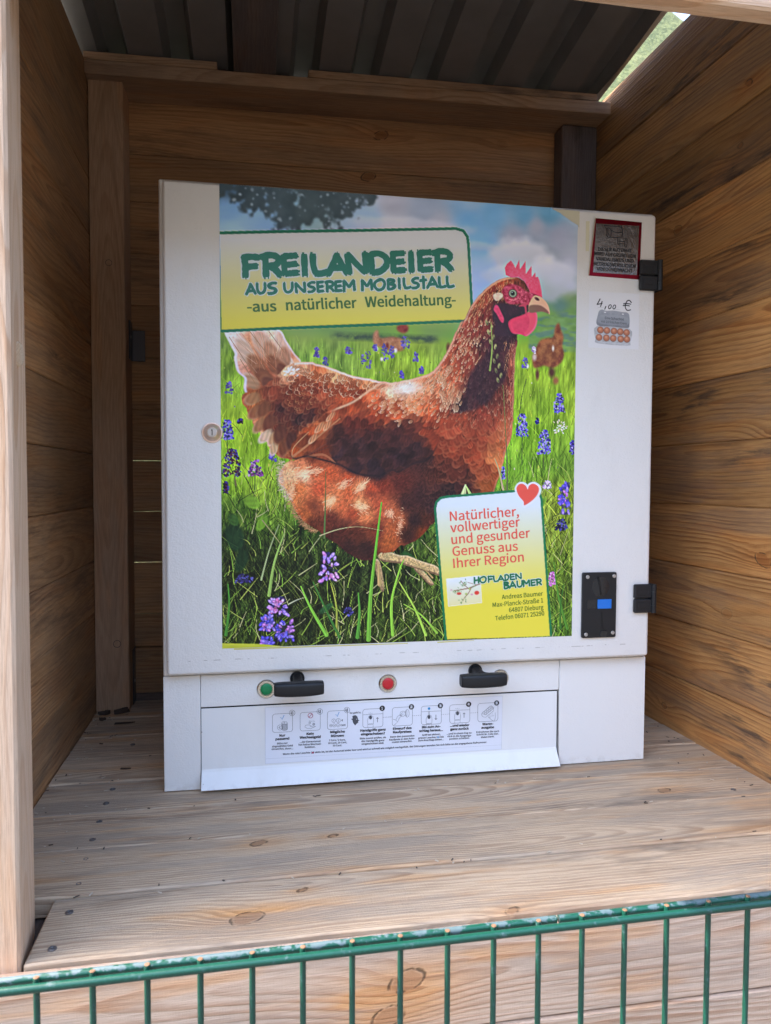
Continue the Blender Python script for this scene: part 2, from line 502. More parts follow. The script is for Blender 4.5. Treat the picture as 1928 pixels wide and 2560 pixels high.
def hill_mat():
    n = NT("sunlit_green_slope")
    g = n.node("ShaderNodeTexCoord").outputs["Object"]
    a = n.noise(g, 0.35, 4, 0.6); b = n.noise(g, 3.0, 4, 0.7)
    col = n.mix(n.step(a, 0.35, 0.65), (0.075, 0.095, 0.025), (0.125, 0.135, 0.045))
    n.set(Base_Color=n.mix(n.math('MULTIPLY', b, 0.5), col, (0.06, 0.075, 0.025)), Roughness=0.9)
    n.bump(b, 0.3, 0.5)
    return n.mat
mb = MB()  # green slope standing in for the foliage beyond the roof gap
hx = [-40 + 6 * i for i in range(22)]
hy = [7, 9, 12, 15, 19, 24, 30, 40]
for j, y in enumerate(hy):
    for x in hx:
        z = GZ - 0.05 + (0, 2.5, 6.5, 11.0, 16.5, 23.5, 31.0, 35.0)[j] * (0.9 + 0.18 * math.sin(x * .21) + .06 * math.sin(x * .9 + y)) * min(1, max(0, (x + 22) / 16))
        mb.v.append((x, y + 1.5 * math.sin(x * .13), z)); mb.g.append((x, y, z)); mb.s.append(0)
for j in range(len(hy) - 1):
    for i in range(len(hx) - 1):
        k = j * len(hx) + i
        mb.f.append((k, k + 1, k + 1 + len(hx), k + len(hx))); mb.m.append(0)
tag(mb.build("hill", hill_mat(), smooth=True), kind='structure')

# ------------------------------------------------------------------ the timber shelter
R = random.Random(11)
shelter = empty("wooden_shelter", (0.42, 0.05, GZ))
tag(shelter, "open fronted shelter of weathered boards with shelf and metal roof", "shelter")
def seed():
    return R.random() * 40

# shelf: planks running left to right
seams = [-0.453, -0.317, -0.188, -0.062, 0.065, 0.19, 0.315, 0.44, 0.57]
mb = MB()
for i in range(len(seams) - 1):
    g = 0.0006 + 0.0010 * R.random()
    x0 = -0.112 if i == 0 else -0.218
    dz = R.uniform(-0.0012, 0.0012) if i else -0.001
    mb.box((x0, seams[i] + g, -0.028 + dz), (1.082, seams[i + 1] - g, dz), 0.0022, 0, 1,
           (3.31, 17.62, 8.9, 29.3, 12.7, 33.1, 5.5, 21.4)[i])
shelf = mb.build("shelf", M['shelf'], shelter)
mb = MB()
mb.box((-0.21, -0.448, -0.12), (-0.05, 0.55, -0.030), 0.002, 1, 2, 3.3)  # added dark batten, darkens the open gap beside the front post
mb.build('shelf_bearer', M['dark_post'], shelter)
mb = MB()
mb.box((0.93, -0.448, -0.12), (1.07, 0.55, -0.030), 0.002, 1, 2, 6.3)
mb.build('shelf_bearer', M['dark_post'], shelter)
def screw_mb(p, r, ax=(0, 0, 1)):
    s = MB()
    s.lathe([(r, -0.001), (r, 0.0004), (r * .8, 0.0010), (r * .42, 0.0011), (r * .36, 0.0002), (0.0, 0.0002)], p, ax, 14)
    return s
for (x, y) in [(-0.087, -0.427), (-0.085, -0.353), (-0.088, -0.287), (-0.093, -0.219), (-0.096, -0.159), (-0.098, -0.098), (-0.100, -0.029),
               (-0.10, 0.03), (-0.10, 0.255), (0.99, -0.355), (0.985, -0.287), (0.99, -0.16)]:
    screw_mb((x, y, 0.0), 0.0050).build("screw", M['rust_screw'], shelf)

# fascia boards below the shelf edge
mb = MB()
zt = [-0.004, -0.122, -0.25, -0.378, -0.506, -0.634, -0.762, -0.89]
for i in range(len(zt) - 1):
    mb.box((-0.32, -0.480, zt[i + 1] + 0.001), (1.16, -0.4555, zt[i] - 0.0005), 0.003, 0, 2, (6.2, 27.9, 2.2, 9.9, 4, 8, 3)[i])
mb.build("front_boards", M['fascia'], shelter)

# left front post, with a slightly waney edge
mb = MB()
mb.box((-0.262, -0.4535, -0.03), (-0.119, -0.344, 1.7), 0.004, 2, 0, 4.45, None)
po = mb.build("front_post", M['post'], shelter)
# shear so that its right face turns a little to the opening, as measured
for v in po.data.vertices:
    if v.co.x > -0.2:
        t = (v.co.y + 0.4535) / 0.11
        v.co.x += 0.0055 - 0.0145 * t + (0.0035 if v.co.y < -0.42 else 0) * math.sin(v.co.z * 5)
mb = MB()
mb.lathe([(0.0145, -0.02), (0.0145, 0.0012), (0.012, 0.0022), (0, 0.0022)], (-0.1205, -0.40, 0.695), (1, -0.1, 0), 22)
mb.build("knot_plug", wood("knot_end_grain", (0.66, 0.50, 0.35), (0.50, 0.33, 0.20), 0.003, 0.6, knots=0, black=0), po)
mb = MB()
mb.box((1.085, -0.4535, GZ), (1.22, -0.344, 1.7), 0.004, 2, 0, 7.7)
mb.build("front_post", M['post'], shelter)

# left wall boards
zl = [-0.02, 0.108, 0.235, 0.357, 0.485, 0.610, 0.735, 0.860, 0.987, 1.113, 1.240, 1.365, 1.486]
mb = MB()
for i in range(len(zl) - 1):
    sk = R.uniform(-0.0015, 0.0015)
    g = 0.0002
    A = Matrix.Translation((-0.231, 0.06, (zl[i] + zl[i + 1]) / 2)) @ Euler((0 if .35 < zl[i] < .5 else sk * .6, 0, 0)).to_matrix().to_4x4()
    hz = (zl[i + 1] - zl[i]) / 2 - g
    if 0.48 < zl[i] < 0.49:
        hz -= 0.0008
    if i == len(zl) - 2:
        hz += 0.008
    mb.box((-0.011 + R.uniform(0, .0015), -0.515, -hz), (0.011, 0.56, hz), 0.0026, 1, 2, seed(), A)
mb.build("left_wall", M['side'], shelter)

# right wall boards: a touch out of square
zr = [-0.02, 0.119, 0.246, 0.370, 0.501, 0.628, 0.757, 0.884, 1.010, 1.137, 1.263, 1.39, 1.534]
ang = math.atan2(1.042 - 1.083, 0.54 + 0.47)
mb = MB()
RS = [14.2, 31.7, 22.9, 9.15, 36.4, 17.3, 2.6, 28.8, 11.1, 19.9, 25.3, 7.2]
for i in range(len(zr) - 1):
    A = Matrix.Translation((1.083, -0.47, (zr[i] + zr[i + 1]) / 2)) @ Euler((R.uniform(-.001, .001), 0, -ang)).to_matrix().to_4x4()
    hz = (zr[i + 1] - zr[i]) / 2 - 0.0002
    mb.box((R.uniform(0, .0022), 0.0, -hz), (0.022, 1.2, hz), 0.0026, 1, 2, RS[i], A)
mb.build("right_wall", M['wall'], shelter)

# back wall boards
zb = [0.018, 0.132, 0.215, 0.343, 0.47, 0.596, 0.721, 0.848, 0.975, 1.10, 1.225, 1.338, 1.50]
mb = MB()
for i in range(len(zb) - 1):
    gp = 0.0011 if zb[i] in (0.215, 0.343) else 0.0005
    yo = -0.012 if i == 0 else R.uniform(0, 0.002)
    mb.box((-0.22, 0.582 + yo, zb[i] + gp), (1.06, 0.604, zb[i + 1] - (0.0011 if zb[i + 1] in (0.215, 0.343) else 0.0005)), 0.0016, 0, 2, 23.85 if i == 11 else 18.45 if i == 10 else seed())
mb.build("back_wall", M['side'], shelter)
mb = MB()
mb.box((-0.22, 0.575, -0.03), (1.06, 0.598, 0.016), 0.001, 0, 2, 3.0)
mb.build("base_rail", M['dark_post'], shelter)

# posts in the back corners
mb = MB()
mb.box((-0.2185, 0.49, 0.0), (-0.142, 0.581, 1.474), 0.002, 2, 0, 10.05)
bp = mb.build("back_post", M['inner_post'], shelter)
for (x, z, r) in [(-0.169, 0.161, 0.009), (-0.177, 1.049, 0.0075)]:
    mb = MB()
    mb.lathe([(r, -0.004), (r, 0.0003), (r * .86, 0.0003), (r * .80, -0.0016), (0, -0.0022)], (x, 0.49, z), (0, -1, 0), 20)
    mb.build("screw", M['dark_post'], bp)
mb = MB()
mb.box((0.945, 0.525, 0.0), (1.0415, 0.581, 1.476), 0.003, 2, 0, 15.3)
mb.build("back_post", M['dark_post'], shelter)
# angle brackets on the left back post
for z0, z1 in ((0.0, 0.135), (0.838, 0.930)):
    mb = MB()
    mb.box((-0.1418, 0.535, z0), (-0.1398, 0.579, z1), 0.0006)
    mb.box((-0.1398, 0.577, z0), (-0.110, 0.579, z0 + 0.075 if z0 > .1 else 0.02), 0.0006)
    b = mb.build("angle_bracket", simple("galvanised_bracket", (0.10, 0.10, 0.115), 0.4, 0.8), shelter)
    screw_mb((-0.1398, 0.555, z0 + 0.055), 0.004, (1, 0, 0)).build("screw", M['screw'], b)

# wall plate, battens, rafter and roof sheet
tilt = Matrix.Translation((-0.22, 0, 1.458)) @ Euler((0, -0.0165, 0)).to_matrix().to_4x4()
mb = MB()
mb.box((0, 0.46, 0), (1.272, 0.581, 0.030), 0.002, 0, 1, 20.3, tilt)
mb.build("wall_plate", M['beam'], shelter)
for x0, x1, sd in ((0.0, 0.292, 5.1), (0.502, 1.229, 26.6)):
    mb = MB()
    mb.box((x0, 0.460, 0.0305), (x1, 0.50, 0.0475), 0.001, 0, 2, sd, tilt)
    mb.build("batten", M['beam'], shelter)
raft = Matrix.Translation((0.157, 0.46, 1.4965)) @ Euler((-0.124, 0, 0)).to_matrix().to_4x4()
mb = MB()
mb.box((-0.048, -1.25, 0.0), (0.048, 0.16, 0.032), 0.002, 1, 0, 9.4, raft)
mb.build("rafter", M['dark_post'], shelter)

def roof_z(x, y):
    return 1.5105 + 0.0165 * (x + 0.22) - 0.125 * (y - 0.47)
prof = []
x = -0.335
for k in range(-1, 9):
    c = -0.158 + 0.1435 * k
    for dx, up in ((-0.034, 0), (-0.021, 0.036), (0.021, 0.036), (0.034, 0)):
        if -0.34 < c + dx < 1.043:
            prof.append((c + dx, up))
prof = [(-0.335, 0.0)] + prof + [(1.046, 0.0)]
mb = MB()
ys = [-0.78, -0.3, 0.2, 0.70]  # front overhang is unseen, run forward to block light
for y in ys:
    for px, up in prof:
        ex = 0.03 * max(0.0, (y - 0.1) / 0.35) if px > 1.04 else 0.0      # the last edge is cut a little out of square
        mb.v.append((px - ex, y, roof_z(px, y) + up)); mb.g.append((px, y, 0)); mb.s.append(0)
np_ = len(prof)
for j in range(len(ys) - 1):
    for i in range(np_ - 1):
        mb.f.append((j * np_ + i, j * np_ + i + 1, (j + 1) * np_ + i + 1, (j + 1) * np_ + i)); mb.m.append(0)
ro = mb.build("roof_sheet", M['roof'], shelter)
md = ro.modifiers.new("thickness", 'SOLIDIFY'); md.thickness = 0.0008; md.offset = 1

# header across the front
mb = MB()
mb.box((-0.26, -0.487, 1.132), (1.24, -0.4575, 1.262), 0.003, 0, 2, 30.2)
mb.box((-0.26, -0.486, 1.264), (1.24, -0.4585, 1.60), 0.003, 0, 2, 12.9)  # unseen board added above to shut skylight out of the top
mb.build("header_board", M['post'], shelter)

# ------------------------------------------------------------------ double bar wire fence in front
def fence_mats():
    out = []
    for nm, fl in (("green_wire", 0.12), ("flaking_green_wire", 0.75)):
        n = NT(nm)
        g = n.node("ShaderNodeTexCoord").outputs["Object"]
        nz = n.sep(n.node("ShaderNodeNewGeometry").outputs["Normal"])[2]
        p = n.noise(g, 55, 5, 0.65)
        p2 = n.noise(g, 300, 3, 0.6)
        f = n.math('ADD', n.math('MULTIPLY', p, 0.75), n.math('MULTIPLY', p2, 0.25))
        if fl > .5:
            f = n.math('ADD', f, n.math('MULTIPLY', nz, 0.10))
            m = n.math('MULTIPLY', n.step(f, 0.555, 0.60), 0.85)
        else:
            m = n.math('MULTIPLY', n.step(f, 0.56, 0.66), 0.55)
        zinc = n.mix(n.noise(g, 160, 3), (0.035, 0.065, 0.078), (0.075, 0.11, 0.135))
        n.set(Base_Color=n.mix(m, n.mix(p2, (0.002, 0.032, 0.021), (0.004, 0.054, 0.036)), zinc), Roughness=n.math('MULTIPLY_ADD', m, 0.35, 0.3))
        n.bump(f, 0.0006, 0.5)
        out.append(n.mat)
    return out
FG, FF = fence_mats()
RUST = simple("rusty_cut_end", (0.13, 0.065, 0.035), 0.8, bump=(900, 0.0006, .8))
fence = empty("wire_fence", (0.4, -0.60, GZ))
tag(fence, "green double bar wire fence panel with flaking top rail in front of shelf", "fence")
fa = 0.0056
def fp(k, dy=0.0, z=0.0):
    return V(-0.0556 + 0.05 * k * math.cos(fa) - dy * math.sin(fa), -0.6035 + 0.05 * k * math.sin(fa) + dy, 0.0811 + 0.0019 * 0.05 * k + z)
for dy, mat, segs in ((-0.0072, FG, ((-5.5, 24.5),)), (0.0072, FF, ((-5.5, 10.46), (10.52, 24.5)))):
    for a, b in segs:
        mb = MB()
        mb.tube([fp(a + (b - a) * t / 12.0, dy, -0.0052) for t in range(13)], 0.0041, 14)
        mb.build("rail", mat, fence, auto=50)
for zz in (-0.2, -0.4, -0.6, -0.8):
    for dy in (-0.0072, 0.0072):
        mb = MB(); mb.tube([fp(-5.5, dy, zz), fp(24.5, dy, zz)], 0.0041, 10)
        mb.build("rail", FG, fence, auto=50)
for k in range(-5, 25):
    mb = MB()
    t = R.uniform(-.0008, .0008)
    mb.tube([fp(k, t, -1.0), fp(k, t, -0.001), fp(k, t, 0.0006)], [0.0031, 0.0031, 0.0029], 12)
    o = mb.build("vertical_bar", FG, fence, auto=50)
    mb = MB()
    p = fp(k, t, 0.0006)
    mb.lathe([(0.0029, 0.0), (0.0024, 0.0006), (0.0, 0.0007)], p, (R.uniform(-.1, .1), R.uniform(-.1, .1), 1), 10)
    mb.build("cut_end", RUST, o)

# ------------------------------------------------------------------ bits lying on the shelf
brown = simple("dry_leaf", (0.055, 0.035, 0.025), 0.8)
def crumb(name, pts, z, curl, label, cat, grp=None):
    mb = MB()
    n = len(pts)
    top = [(x, y, z + 0.001 + curl * abs(math.sin(i * 2.1))) for i, (x, y) in enumerate(pts)]
    bot = [(x, y, z) for x, y in pts]
    mb.add(top + bot, [tuple(range(n))] + [(i, i + n, (i + 1) % n + n, (i + 1) % n) for i in range(n)])
    return tag(mb.build(name, brown), label, cat, grp)
def blob(x, y, l, w, a, sd):
    r = random.Random(sd); out = []
    for k in range(9):
        t = 2 * math.pi * k / 9
        q = r.uniform(.75, 1.15)
        px, py = l * math.cos(t) * q, w * math.sin(t) * q
        out.append((x + px * math.cos(a) - py * math.sin(a), y + px * math.sin(a) + py * math.cos(a)))
    return out
crumb("dry_leaf", blob(-0.196, 0.468, 0.016, 0.007, .1, 1), 0.001, 0.008, "small dark curled dry leaf against the foot of the left back post", "leaf")
crumb("dry_leaf", blob(-0.157, 0.471, 0.017, 0.005, .5, 2), 0.001, 0.012, "dark twiggy dry leaf at the right foot of the left back post", "leaf")
crumb("dry_leaf", blob(-0.192, 0.425, 0.010, 0.006, -.5, 3), 0.001, 0.005, "tiny dark curled leaf crumb on the shelf near the left wall", "leaf")
crumb("bark_splinter", [(-0.160, 0.388), (-0.128, 0.392), (-0.116, 0.397), (-0.126, 0.400), (-0.159, 0.398)], 0.001, 0.001, "long dark brown bark splinter lying on the shelf by the left back post", "splinter")
crumb("bark_splinter", [(-0.102, 0.118), (-0.090, 0.116), (-0.082, 0.1185), (-0.09, 0.1215), (-0.101, 0.122)], 0.001, 0.001, "short dark bark splinter on the shelf left of the white machine", "splinter")

mb = MB()
for i in range(230):
    if R.random() < .5:
        x, y = R.uniform(-0.21, 1.05), R.choice(seams[1:8]) + R.gauss(0, .006)
    else:
        x, y = (-0.215 + abs(R.gauss(0, .05)) if R.random() < .6 else 1.045 - abs(R.gauss(0, .05))), R.uniform(-0.3, 0.5)
    if -0.01 < x < 0.91 and -0.02 < y < 0.35:
        continue
    l, w_, a = R.uniform(.0010, .0042), R.uniform(.0005, .0012), R.uniform(0, 3.1)
    c_, s_ = math.cos(a), math.sin(a)
    P_ = [(x + l * c_ - w_ * s_, y + l * s_ + w_ * c_), (x + l * c_ + w_ * s_, y + l * s_ - w_ * c_), (x - l * c_ + w_ * s_, y - l * s_ - w_ * c_), (x - l * c_ - w_ * s_, y - l * s_ + w_ * c_)]
    z0 = 0.0014
    mb.add([(px, py, z0) for px, py in P_] + [(px, py, z0 + R.uniform(.0004, .0012)) for px, py in P_], [(4, 5, 6, 7), (0, 4, 7, 3), (1, 2, 6, 5), (0, 1, 5, 4), (2, 3, 7, 6)], mi=0 if R.random() < .55 else 1)
tag(mb.build("wood_crumbs", [simple("pale_crumb", (0.5, 0.42, 0.32), 0.8), simple("dark_crumb", (0.06, 0.045, 0.035), 0.9)]), "fine pale and dark wood crumbs scattered over the shelf boards", "crumbs", kind='stuff')

# ------------------------------------------------------------------ lettering
_fc = {}
try:        # the sans that ships inside Blender is nearer to the print than the old default
    FONT = bpy.data.fonts.load(bpy.utils.resource_path('LOCAL') + "/datafiles/fonts/Noto Sans CJK Regular.woff2")
except Exception:
    FONT = None
def text_geo(s, bold=0.0):
    key = (s, bold)
    if key in _fc:
        return _fc[key]
    cu = bpy.data.curves.new("lettering_curve", 'FONT')
    if FONT is not None:
        cu.font = FONT
    cu.body = s; cu.resolution_u = 3; cu.offset = bold; cu.size = 1.0
    ob = bpy.data.objects.new("lettering_curve", cu)
    COL.objects.link(ob)
    dg = bpy.context.evaluated_depsgraph_get()
    ev = ob.evaluated_get(dg)
    me = ev.to_mesh()
    vs = np.array([v.co[:2] for v in me.vertices], float).reshape(-1, 2)
    fs = [tuple(p.vertices) for p in me.polygons]
    ev.to_mesh_clear()
    bpy.data.objects.remove(ob); bpy.data.curves.remove(cu)
    _fc[key] = (vs, fs)
    return vs, fs
CAPH = None
def put_text(mb, s, A, B, cap, fr, h, bold=0.012):
    """s set between baseline points A and B (mm on the frame, y down), capital height cap mm"""
    global CAPH
    if CAPH is None:
        hv = text_geo("H", 0.0)[0]; CAPH = hv[:, 1].max() - hv[:, 1].min()
    vs, fs = text_geo(s, 0.0)      # the fill breaks when curves are offset: thicken by laying shifted copies
    if not len(vs):
        return
    A, B = Vector(A), Vector(B)
    t = B - A; L = t.length; t /= L
    up = Vector((t.y, -t.x))
    x0, x1 = vs[:, 0].min(), vs[:, 0].max()
    sx = L / max(x1 - x0, 1e-6); sy = cap / CAPH
    sh = [(0, 0)] if bold <= 0 else [(-bold, -bold * .6), (bold, -bold * .6), (-bold, bold * .6), (bold, bold * .6)]
    for k, (ox, oy) in enumerate(sh):
        out = []
        for x, y in vs:
            q = A + t * ((x - x0 + ox) * sx) + up * ((y + oy) * sy)
            out.append(fr(q.x, q.y, h + k * 1.1e-5))
        mb.add(out, fs)

BR = {  # hand painted capitals as strokes in a unit box, y downwards
 'F': [[(.12, 0), (.2, .5), (.2, 1)], [(.05, .1), (.5, .08), (.95, .14)], [(.2, .52), (.85, .5)]],
 'R': [[(.22, .05), (.25, .5), (.27, 1)], [(.0, .16), (.35, .06), (.72, .12), (.85, .3), (.72, .48), (.3, .55)], [(.42, .52), (.7, .7), (.95, .97)]],
 'E': [[(.12, 0), (.16, .5), (.2, .98)], [(.1, .09), (.9, .08)], [(.2, .5), (.9, .46)], [(.2, .9), (.97, .88)]],
 'I': [[(.42, 0), (.46, .5), (.52, 1)]],
 'L': [[(.14, 0), (.16, .5), (.3, .9)], [(.22, .9), (.6, .92), (1, .84)]],
 'A': [[(.5, .0), (.3, .5), (.04, 1)], [(.42, .02), (.7, .5), (.96, .98)], [(.24, .68), (.76, .66)]],
 'N': [[(.1, .03), (.14, .5), (.2, 1)], [(.12, .06), (.5, .55), (.9, .96)], [(.84, 0), (.88, .5), (.9, .95)]],
 'D': [[(.1, .05), (.16, .5), (.2, 1)], [(.08, .1), (.5, .06), (.86, .28), (.88, .6), (.6, .86), (.2, .93)]],
 'U': [[(.1, 0), (.14, .6), (.34, .9), (.66, .88), (.86, .6), (.86, 0)]],
 'S': [[(.9, .1), (.5, .07), (.16, .24), (.3, .44), (.7, .54), (.86, .72), (.6, .92), (.1, .93)]],
 'M': [[(.1, 0), (.12, .5), (.12, 1)], [(.12, .06), (.5, .62)], [(.5, .62), (.84, .04)], [(.84, .02), (.88, .5), (.92, .96)]],
 'O': [[(.5, .05), (.12, .26), (.06, .6), (.36, .94), (.78, .84), (.94, .42), (.74, .1), (.45, .05)]],
 'B': [[(.14, .04), (.18, .5), (.2, .97)], [(.1, .08), (.7, .12), (.78, .3), (.3, .46)], [(.3, .47), (.85, .58), (.86, .8), (.5, .93), (.15, .93)]],
 'T': [[(.5, -.1), (.54, .5), (.58, 1.05)], [(.02, .3), (.95, .26)]],
 'H': [[(.12, 0), (.14, .5), (.14, 1)], [(.86, 0), (.88, .5), (.88, .98)], [(.12, .52), (.88, .47)]],
}
def dens(P, k=5):
    P = [Vector(p) for p in P]
    if len(P) < 3:
        return [P[0].lerp(P[1], i / (2 * k)) for i in range(2 * k + 1)]
    out = []
    n = len(P)
    for i in range(n - 1):
        a, b, c, d = P[max(i - 1, 0)], P[i], P[i + 1], P[min(i + 2, n - 1)]
        for j in range(k):
            t = j / k
            out.append(0.5 * ((2 * b) + (c - a) * t + (2 * a - 5 * b + 4 * c - d) * t * t + (3 * b - 3 * c + d - a) * t ** 3))
    out.append(P[-1])
    return out
def brush_letter(mb, ch, quad, wmm, fr, h, rnd, grow=0.0):
    tl, tr, br, bl = [Vector(p) for p in quad]
    e1, e2 = (tr - tl) * .05, (br - bl) * .05
    tl, tr, br, bl = tl - e1, tr + e1, br + e2, bl - e2
    k = 0
    for st in BR[ch]:
        P = []
        for p in dens(st):
            u, v = p
            P.append(tl.lerp(tr, u).lerp(bl.lerp(br, u), v))
        n = len(P)
        ws = []
        for i in range(n):
            e = min(i, n - 1 - i)
            ws.append((wmm * (0.80 if e == 0 else 1.0) * (1 if grow else rnd.uniform(.90, 1.09))) + grow * 2)
        if grow:
            d0 = (P[0] - P[1]).normalized() * grow; d1 = (P[-1] - P[-2]).normalized() * grow
            P = [P[0] + d0] + P + [P[-1] + d1]; ws = [ws[0]] + ws + [ws[-1]]
            mb.ribbon(P, ws, fr, h + k * 1.2e-5)
        else:
            mb.ribbon(P, ws, fr, h + k * 1.2e-5)
            for end, nx in ((P[0], P[1]), (P[-1], P[-2])):      # bristle marks at the ends
                d = (end - nx).normalized(); q = Vector((-d.y, d.x))
                for b in range(3):
                    o = q * wmm * rnd.uniform(-.34, .34)
                    l = wmm * rnd.uniform(.05, .30)
                    k += 1
                    mb.ribbon([end + o - d * wmm * .2, end + o + d * l], wmm * rnd.uniform(.12, .30), fr, h + k * 1.2e-5)
        k += 1

# ------------------------------------------------------------------ the egg vending machine
mach = empty("egg_vending_machine", (0.45, 0.16, 0.0))
tag(mach, "white metal egg vending machine with a brown hen poster on its door", "vending machine")
mb = MB()
mb.box((-0.008, 0.012, 0.0005), (0.9065, 0.34, 1.0605), 0.0025)                       # body
mb.box((-0.008, 0.0, 0.2055), (0.9062, 0.0118, 1.0604), 0.0022)                      # frame behind the door
mb.box((-0.008, 0.0, 0.0006), (0.0548, 0.0116, 0.2052), 0.0008)                      # stiles
mb.box((0.7276, 0.0, 0.0006), (0.9065, 0.0116, 0.2052), 0.0008)
cab = mb.build("cabinet", M['white'], mach, auto=40)
mb = MB(); mb.box((0.0555, -0.0002, 0.1478), (0.7262, 0.0114, 0.2052), 0.0008)
mb.build("control_panel", M['white'], mach)
mb = MB(); mb.box((0.0549, 0.0095, 0.001), (0.7275, 0.0118, 0.1477))  # near-black sheet, paints the shade seen in the gaps round the flap
mb.build("hatch_opening", M['slot_dark'], mach)
# dispenser flap: sheet with a bent out lip
mb = MB()
fl = [(0.0006, 0.1450), (0.0004, 0.036), (-0.0015, 0.0315), (-0.0200, 0.0060), (-0.0188, 0.0050), (0.0005, 0.0312), (0.0024, 0.036), (0.0024, 0.1450)]
vs = [(0.0562, y, z) for y, z in fl] + [(0.7228, y, z) for y, z in fl]
n = len(fl)
mb.add(vs, [tuple(range(n))[::-1], tuple(range(n, 2 * n))] + [(i, i + n, (i + 1) % n + n, (i + 1) % n) for i in range(n)])
flap = mb.build("dispenser_flap", M['white_smooth'], mach)
flap.data.polygons.foreach_set("use_smooth", [False] * len(flap.data.polygons))
# door
mb = MB(); mb.box((0.0, -0.022, 0.2112), (0.900, -0.0006, 1.052), 0.0042)
door = mb.build("door", M['white'], mach, auto=50)
mb_ = door.modifiers.new("round", 'BEVEL'); mb_.width = 0.0018; mb_.segments = 3; mb_.limit_method = 'ANGLE'; mb_.angle_limit = math.radians(30)
DY = -0.022

# lock
mb = MB()
mb.lathe([(0.0178, 0.0), (0.0178, 0.0012), (0.0170, 0.0024), (0.0158, 0.0026), (0.0152, 0.0014), (0.0146, 0.0026), (0.0085, 0.0085), (0.0082, 0.0085)], (0.0795, DY, 0.6305), n=40)
lk = mb.build("door_lock", M['brass'], door, auto=35)
mb = MB()
mb.lathe([(0.0079, 0.0), (0.0079, 0.0092), (0.0072, 0.0097), (0, 0.0097)], (0.0795, DY, 0.6305), n=28)
mb.build("lock_core", M['lock_core'], lk if False else door, auto=35)
mb = MB()
for a, b in ((0.0022, 0.0052), (-0.0005, 0.0026), (-0.0052, 0.0)):
    mb.box((0.0795 - 0.0010 + (0.0006 if a < 0 else 0), DY - 0.0101, 0.6305 + a), (0.0795 + 0.0010, DY - 0.0098, 0.6305 + b))
mb.build("keyhole", M['pit'], door)

# hinges
for z0, z1 in ((0.9085, 0.9650), (0.2975, 0.3525)):
    mb = MB(); zc = (z0 + z1) / 2
    mb.box((0.8645, DY - 0.0085, z0), (0.9005, DY - 0.0004, zc - 0.0006), 0.0022)
    mb.box((0.8645, DY - 0.0085, zc + 0.0006), (0.9005, DY - 0.0004, z1), 0.0022)
    mb.box((0.8990, DY - 0.0080, z0), (0.9075, 0.012, z1), 0.0018)
    for a, b in ((0.18, 0.36), (0.64, 0.82)):
        mb.box((0.8720, DY - 0.0098, z0 + (z1 - z0) * a), (0.8920, DY - 0.0084, z0 + (z1 - z0) * b), 0.0010)
    hg = mb.build("hinge", M['black'], door)
    mb = MB()
    L = z1 - z0
    for a, b in ((0, .255), (.265, .735), (.745, 1)):
        mb.tube([(0.9035, DY - 0.0085, z0 + L * a), (0.9035, DY - 0.0085, z0 + L * b)], 0.0052, 18)
    mb.build("hinge_knuckle", M['black'], hg, auto=40)

# coin acceptor
coin = empty("coin_acceptor", (0.794, DY, 0.3145)); coin.parent = mach
coin.matrix_parent_inverse = Matrix.Translation(-mach.location)
X0, X1, Z0, Z1 = 0.7595, 0.8285, 0.2522, 0.3768
def cx(u): return X0 + (X1 - X0) * u
def cz(v): return Z1 - (Z1 - Z0) * v
def fC(x, y, h): return V(x / 1000.0, DY - h, y / 1000.0)
def rrect(x0, x1, z0, z1, r, n=5):
    out = []
    for cxx, czz, a0 in ((x1 - r, z1 - r, 0), (x0 + r, z1 - r, 90), (x0 + r, z0 + r, 180), (x1 - r, z0 + r, 270)):
        for k in range(n + 1):
            a = math.radians(a0 + 90 * k / n)
            out.append((cxx + r * math.cos(a), czz + r * math.sin(a)))
    return out
def plate(mb, poly, h0, h1, inset=0.0008):
    n = len(poly)
    c = sum((Vector(p) for p in poly), Vector((0, 0))) / n
    def ins(p):
        d = c - Vector(p)
        return (p[0] + inset * (1 if d.x > 0 else -1), p[1] + inset * (1 if d.y > 0 else -1))
    top = [ins(p) for p in poly]
    vs = [(x, DY - h0, z) for x, z in poly] + [(x, DY - h1 + inset, z) for x, z in poly] + [(x, DY - h1, z) for x, z in top]
    fs = [tuple(range(2 * n, 3 * n))]
    for i in range(n):
        j = (i + 1) % n
        fs += [(i, j, j + n, i + n), (i + n, j + n, j + 2 * n, i + 2 * n)]
    mb.add(vs, fs)
mb = MB(); plate(mb, rrect(X0, X1, Z0, Z1, 0.0032), 0.0002, 0.0052)
CP = mb.build("face_plate", M['black'], coin, auto=25)
mb = MB()
ring = []
for k in range(40):
    a = 2 * math.pi * k / 40
    ring.append((a, V(cx(.53) + 0.0172 * math.cos(a), DY - 0.00525, cz(.22) + 0.0185 * math.sin(a))))
cen = V(cx(.53), DY - 0.0068, cz(.22))
mb.add([p for _, p in ring] + [cen], [(i, (i + 1) % 40, 40) for i in range(40)])
mb.build("slot_boss", M['black_gloss'], coin, smooth=True)
mb = MB()
a = Vector((cx(.445), cz(.06))); b = Vector((cx(.54), cz(.34)))
t = (b - a).normalized(); q = Vector((-t.y, t.x)) * 0.0013
mb.add([(p.x, DY - 0.0074, p.y) for p in (a + q, b + q, b - q, a - q)] + [(p.x, DY - 0.005, p.y) for p in (a + q, b + q, b - q, a - q)],
       [(0, 1, 2, 3), (0, 4, 5, 1), (2, 6, 7, 3), (1, 5, 6, 2), (3, 7, 4, 0)])
mb.build("coin_slot", M['pit'], coin)
mb = MB(); mb.box((cx(.436), DY - 0.0070, cz(.555)), (cx(.845), DY - 0.005, cz(.412)), 0.0006)
mb.build("return_button", M['blue'], coin)
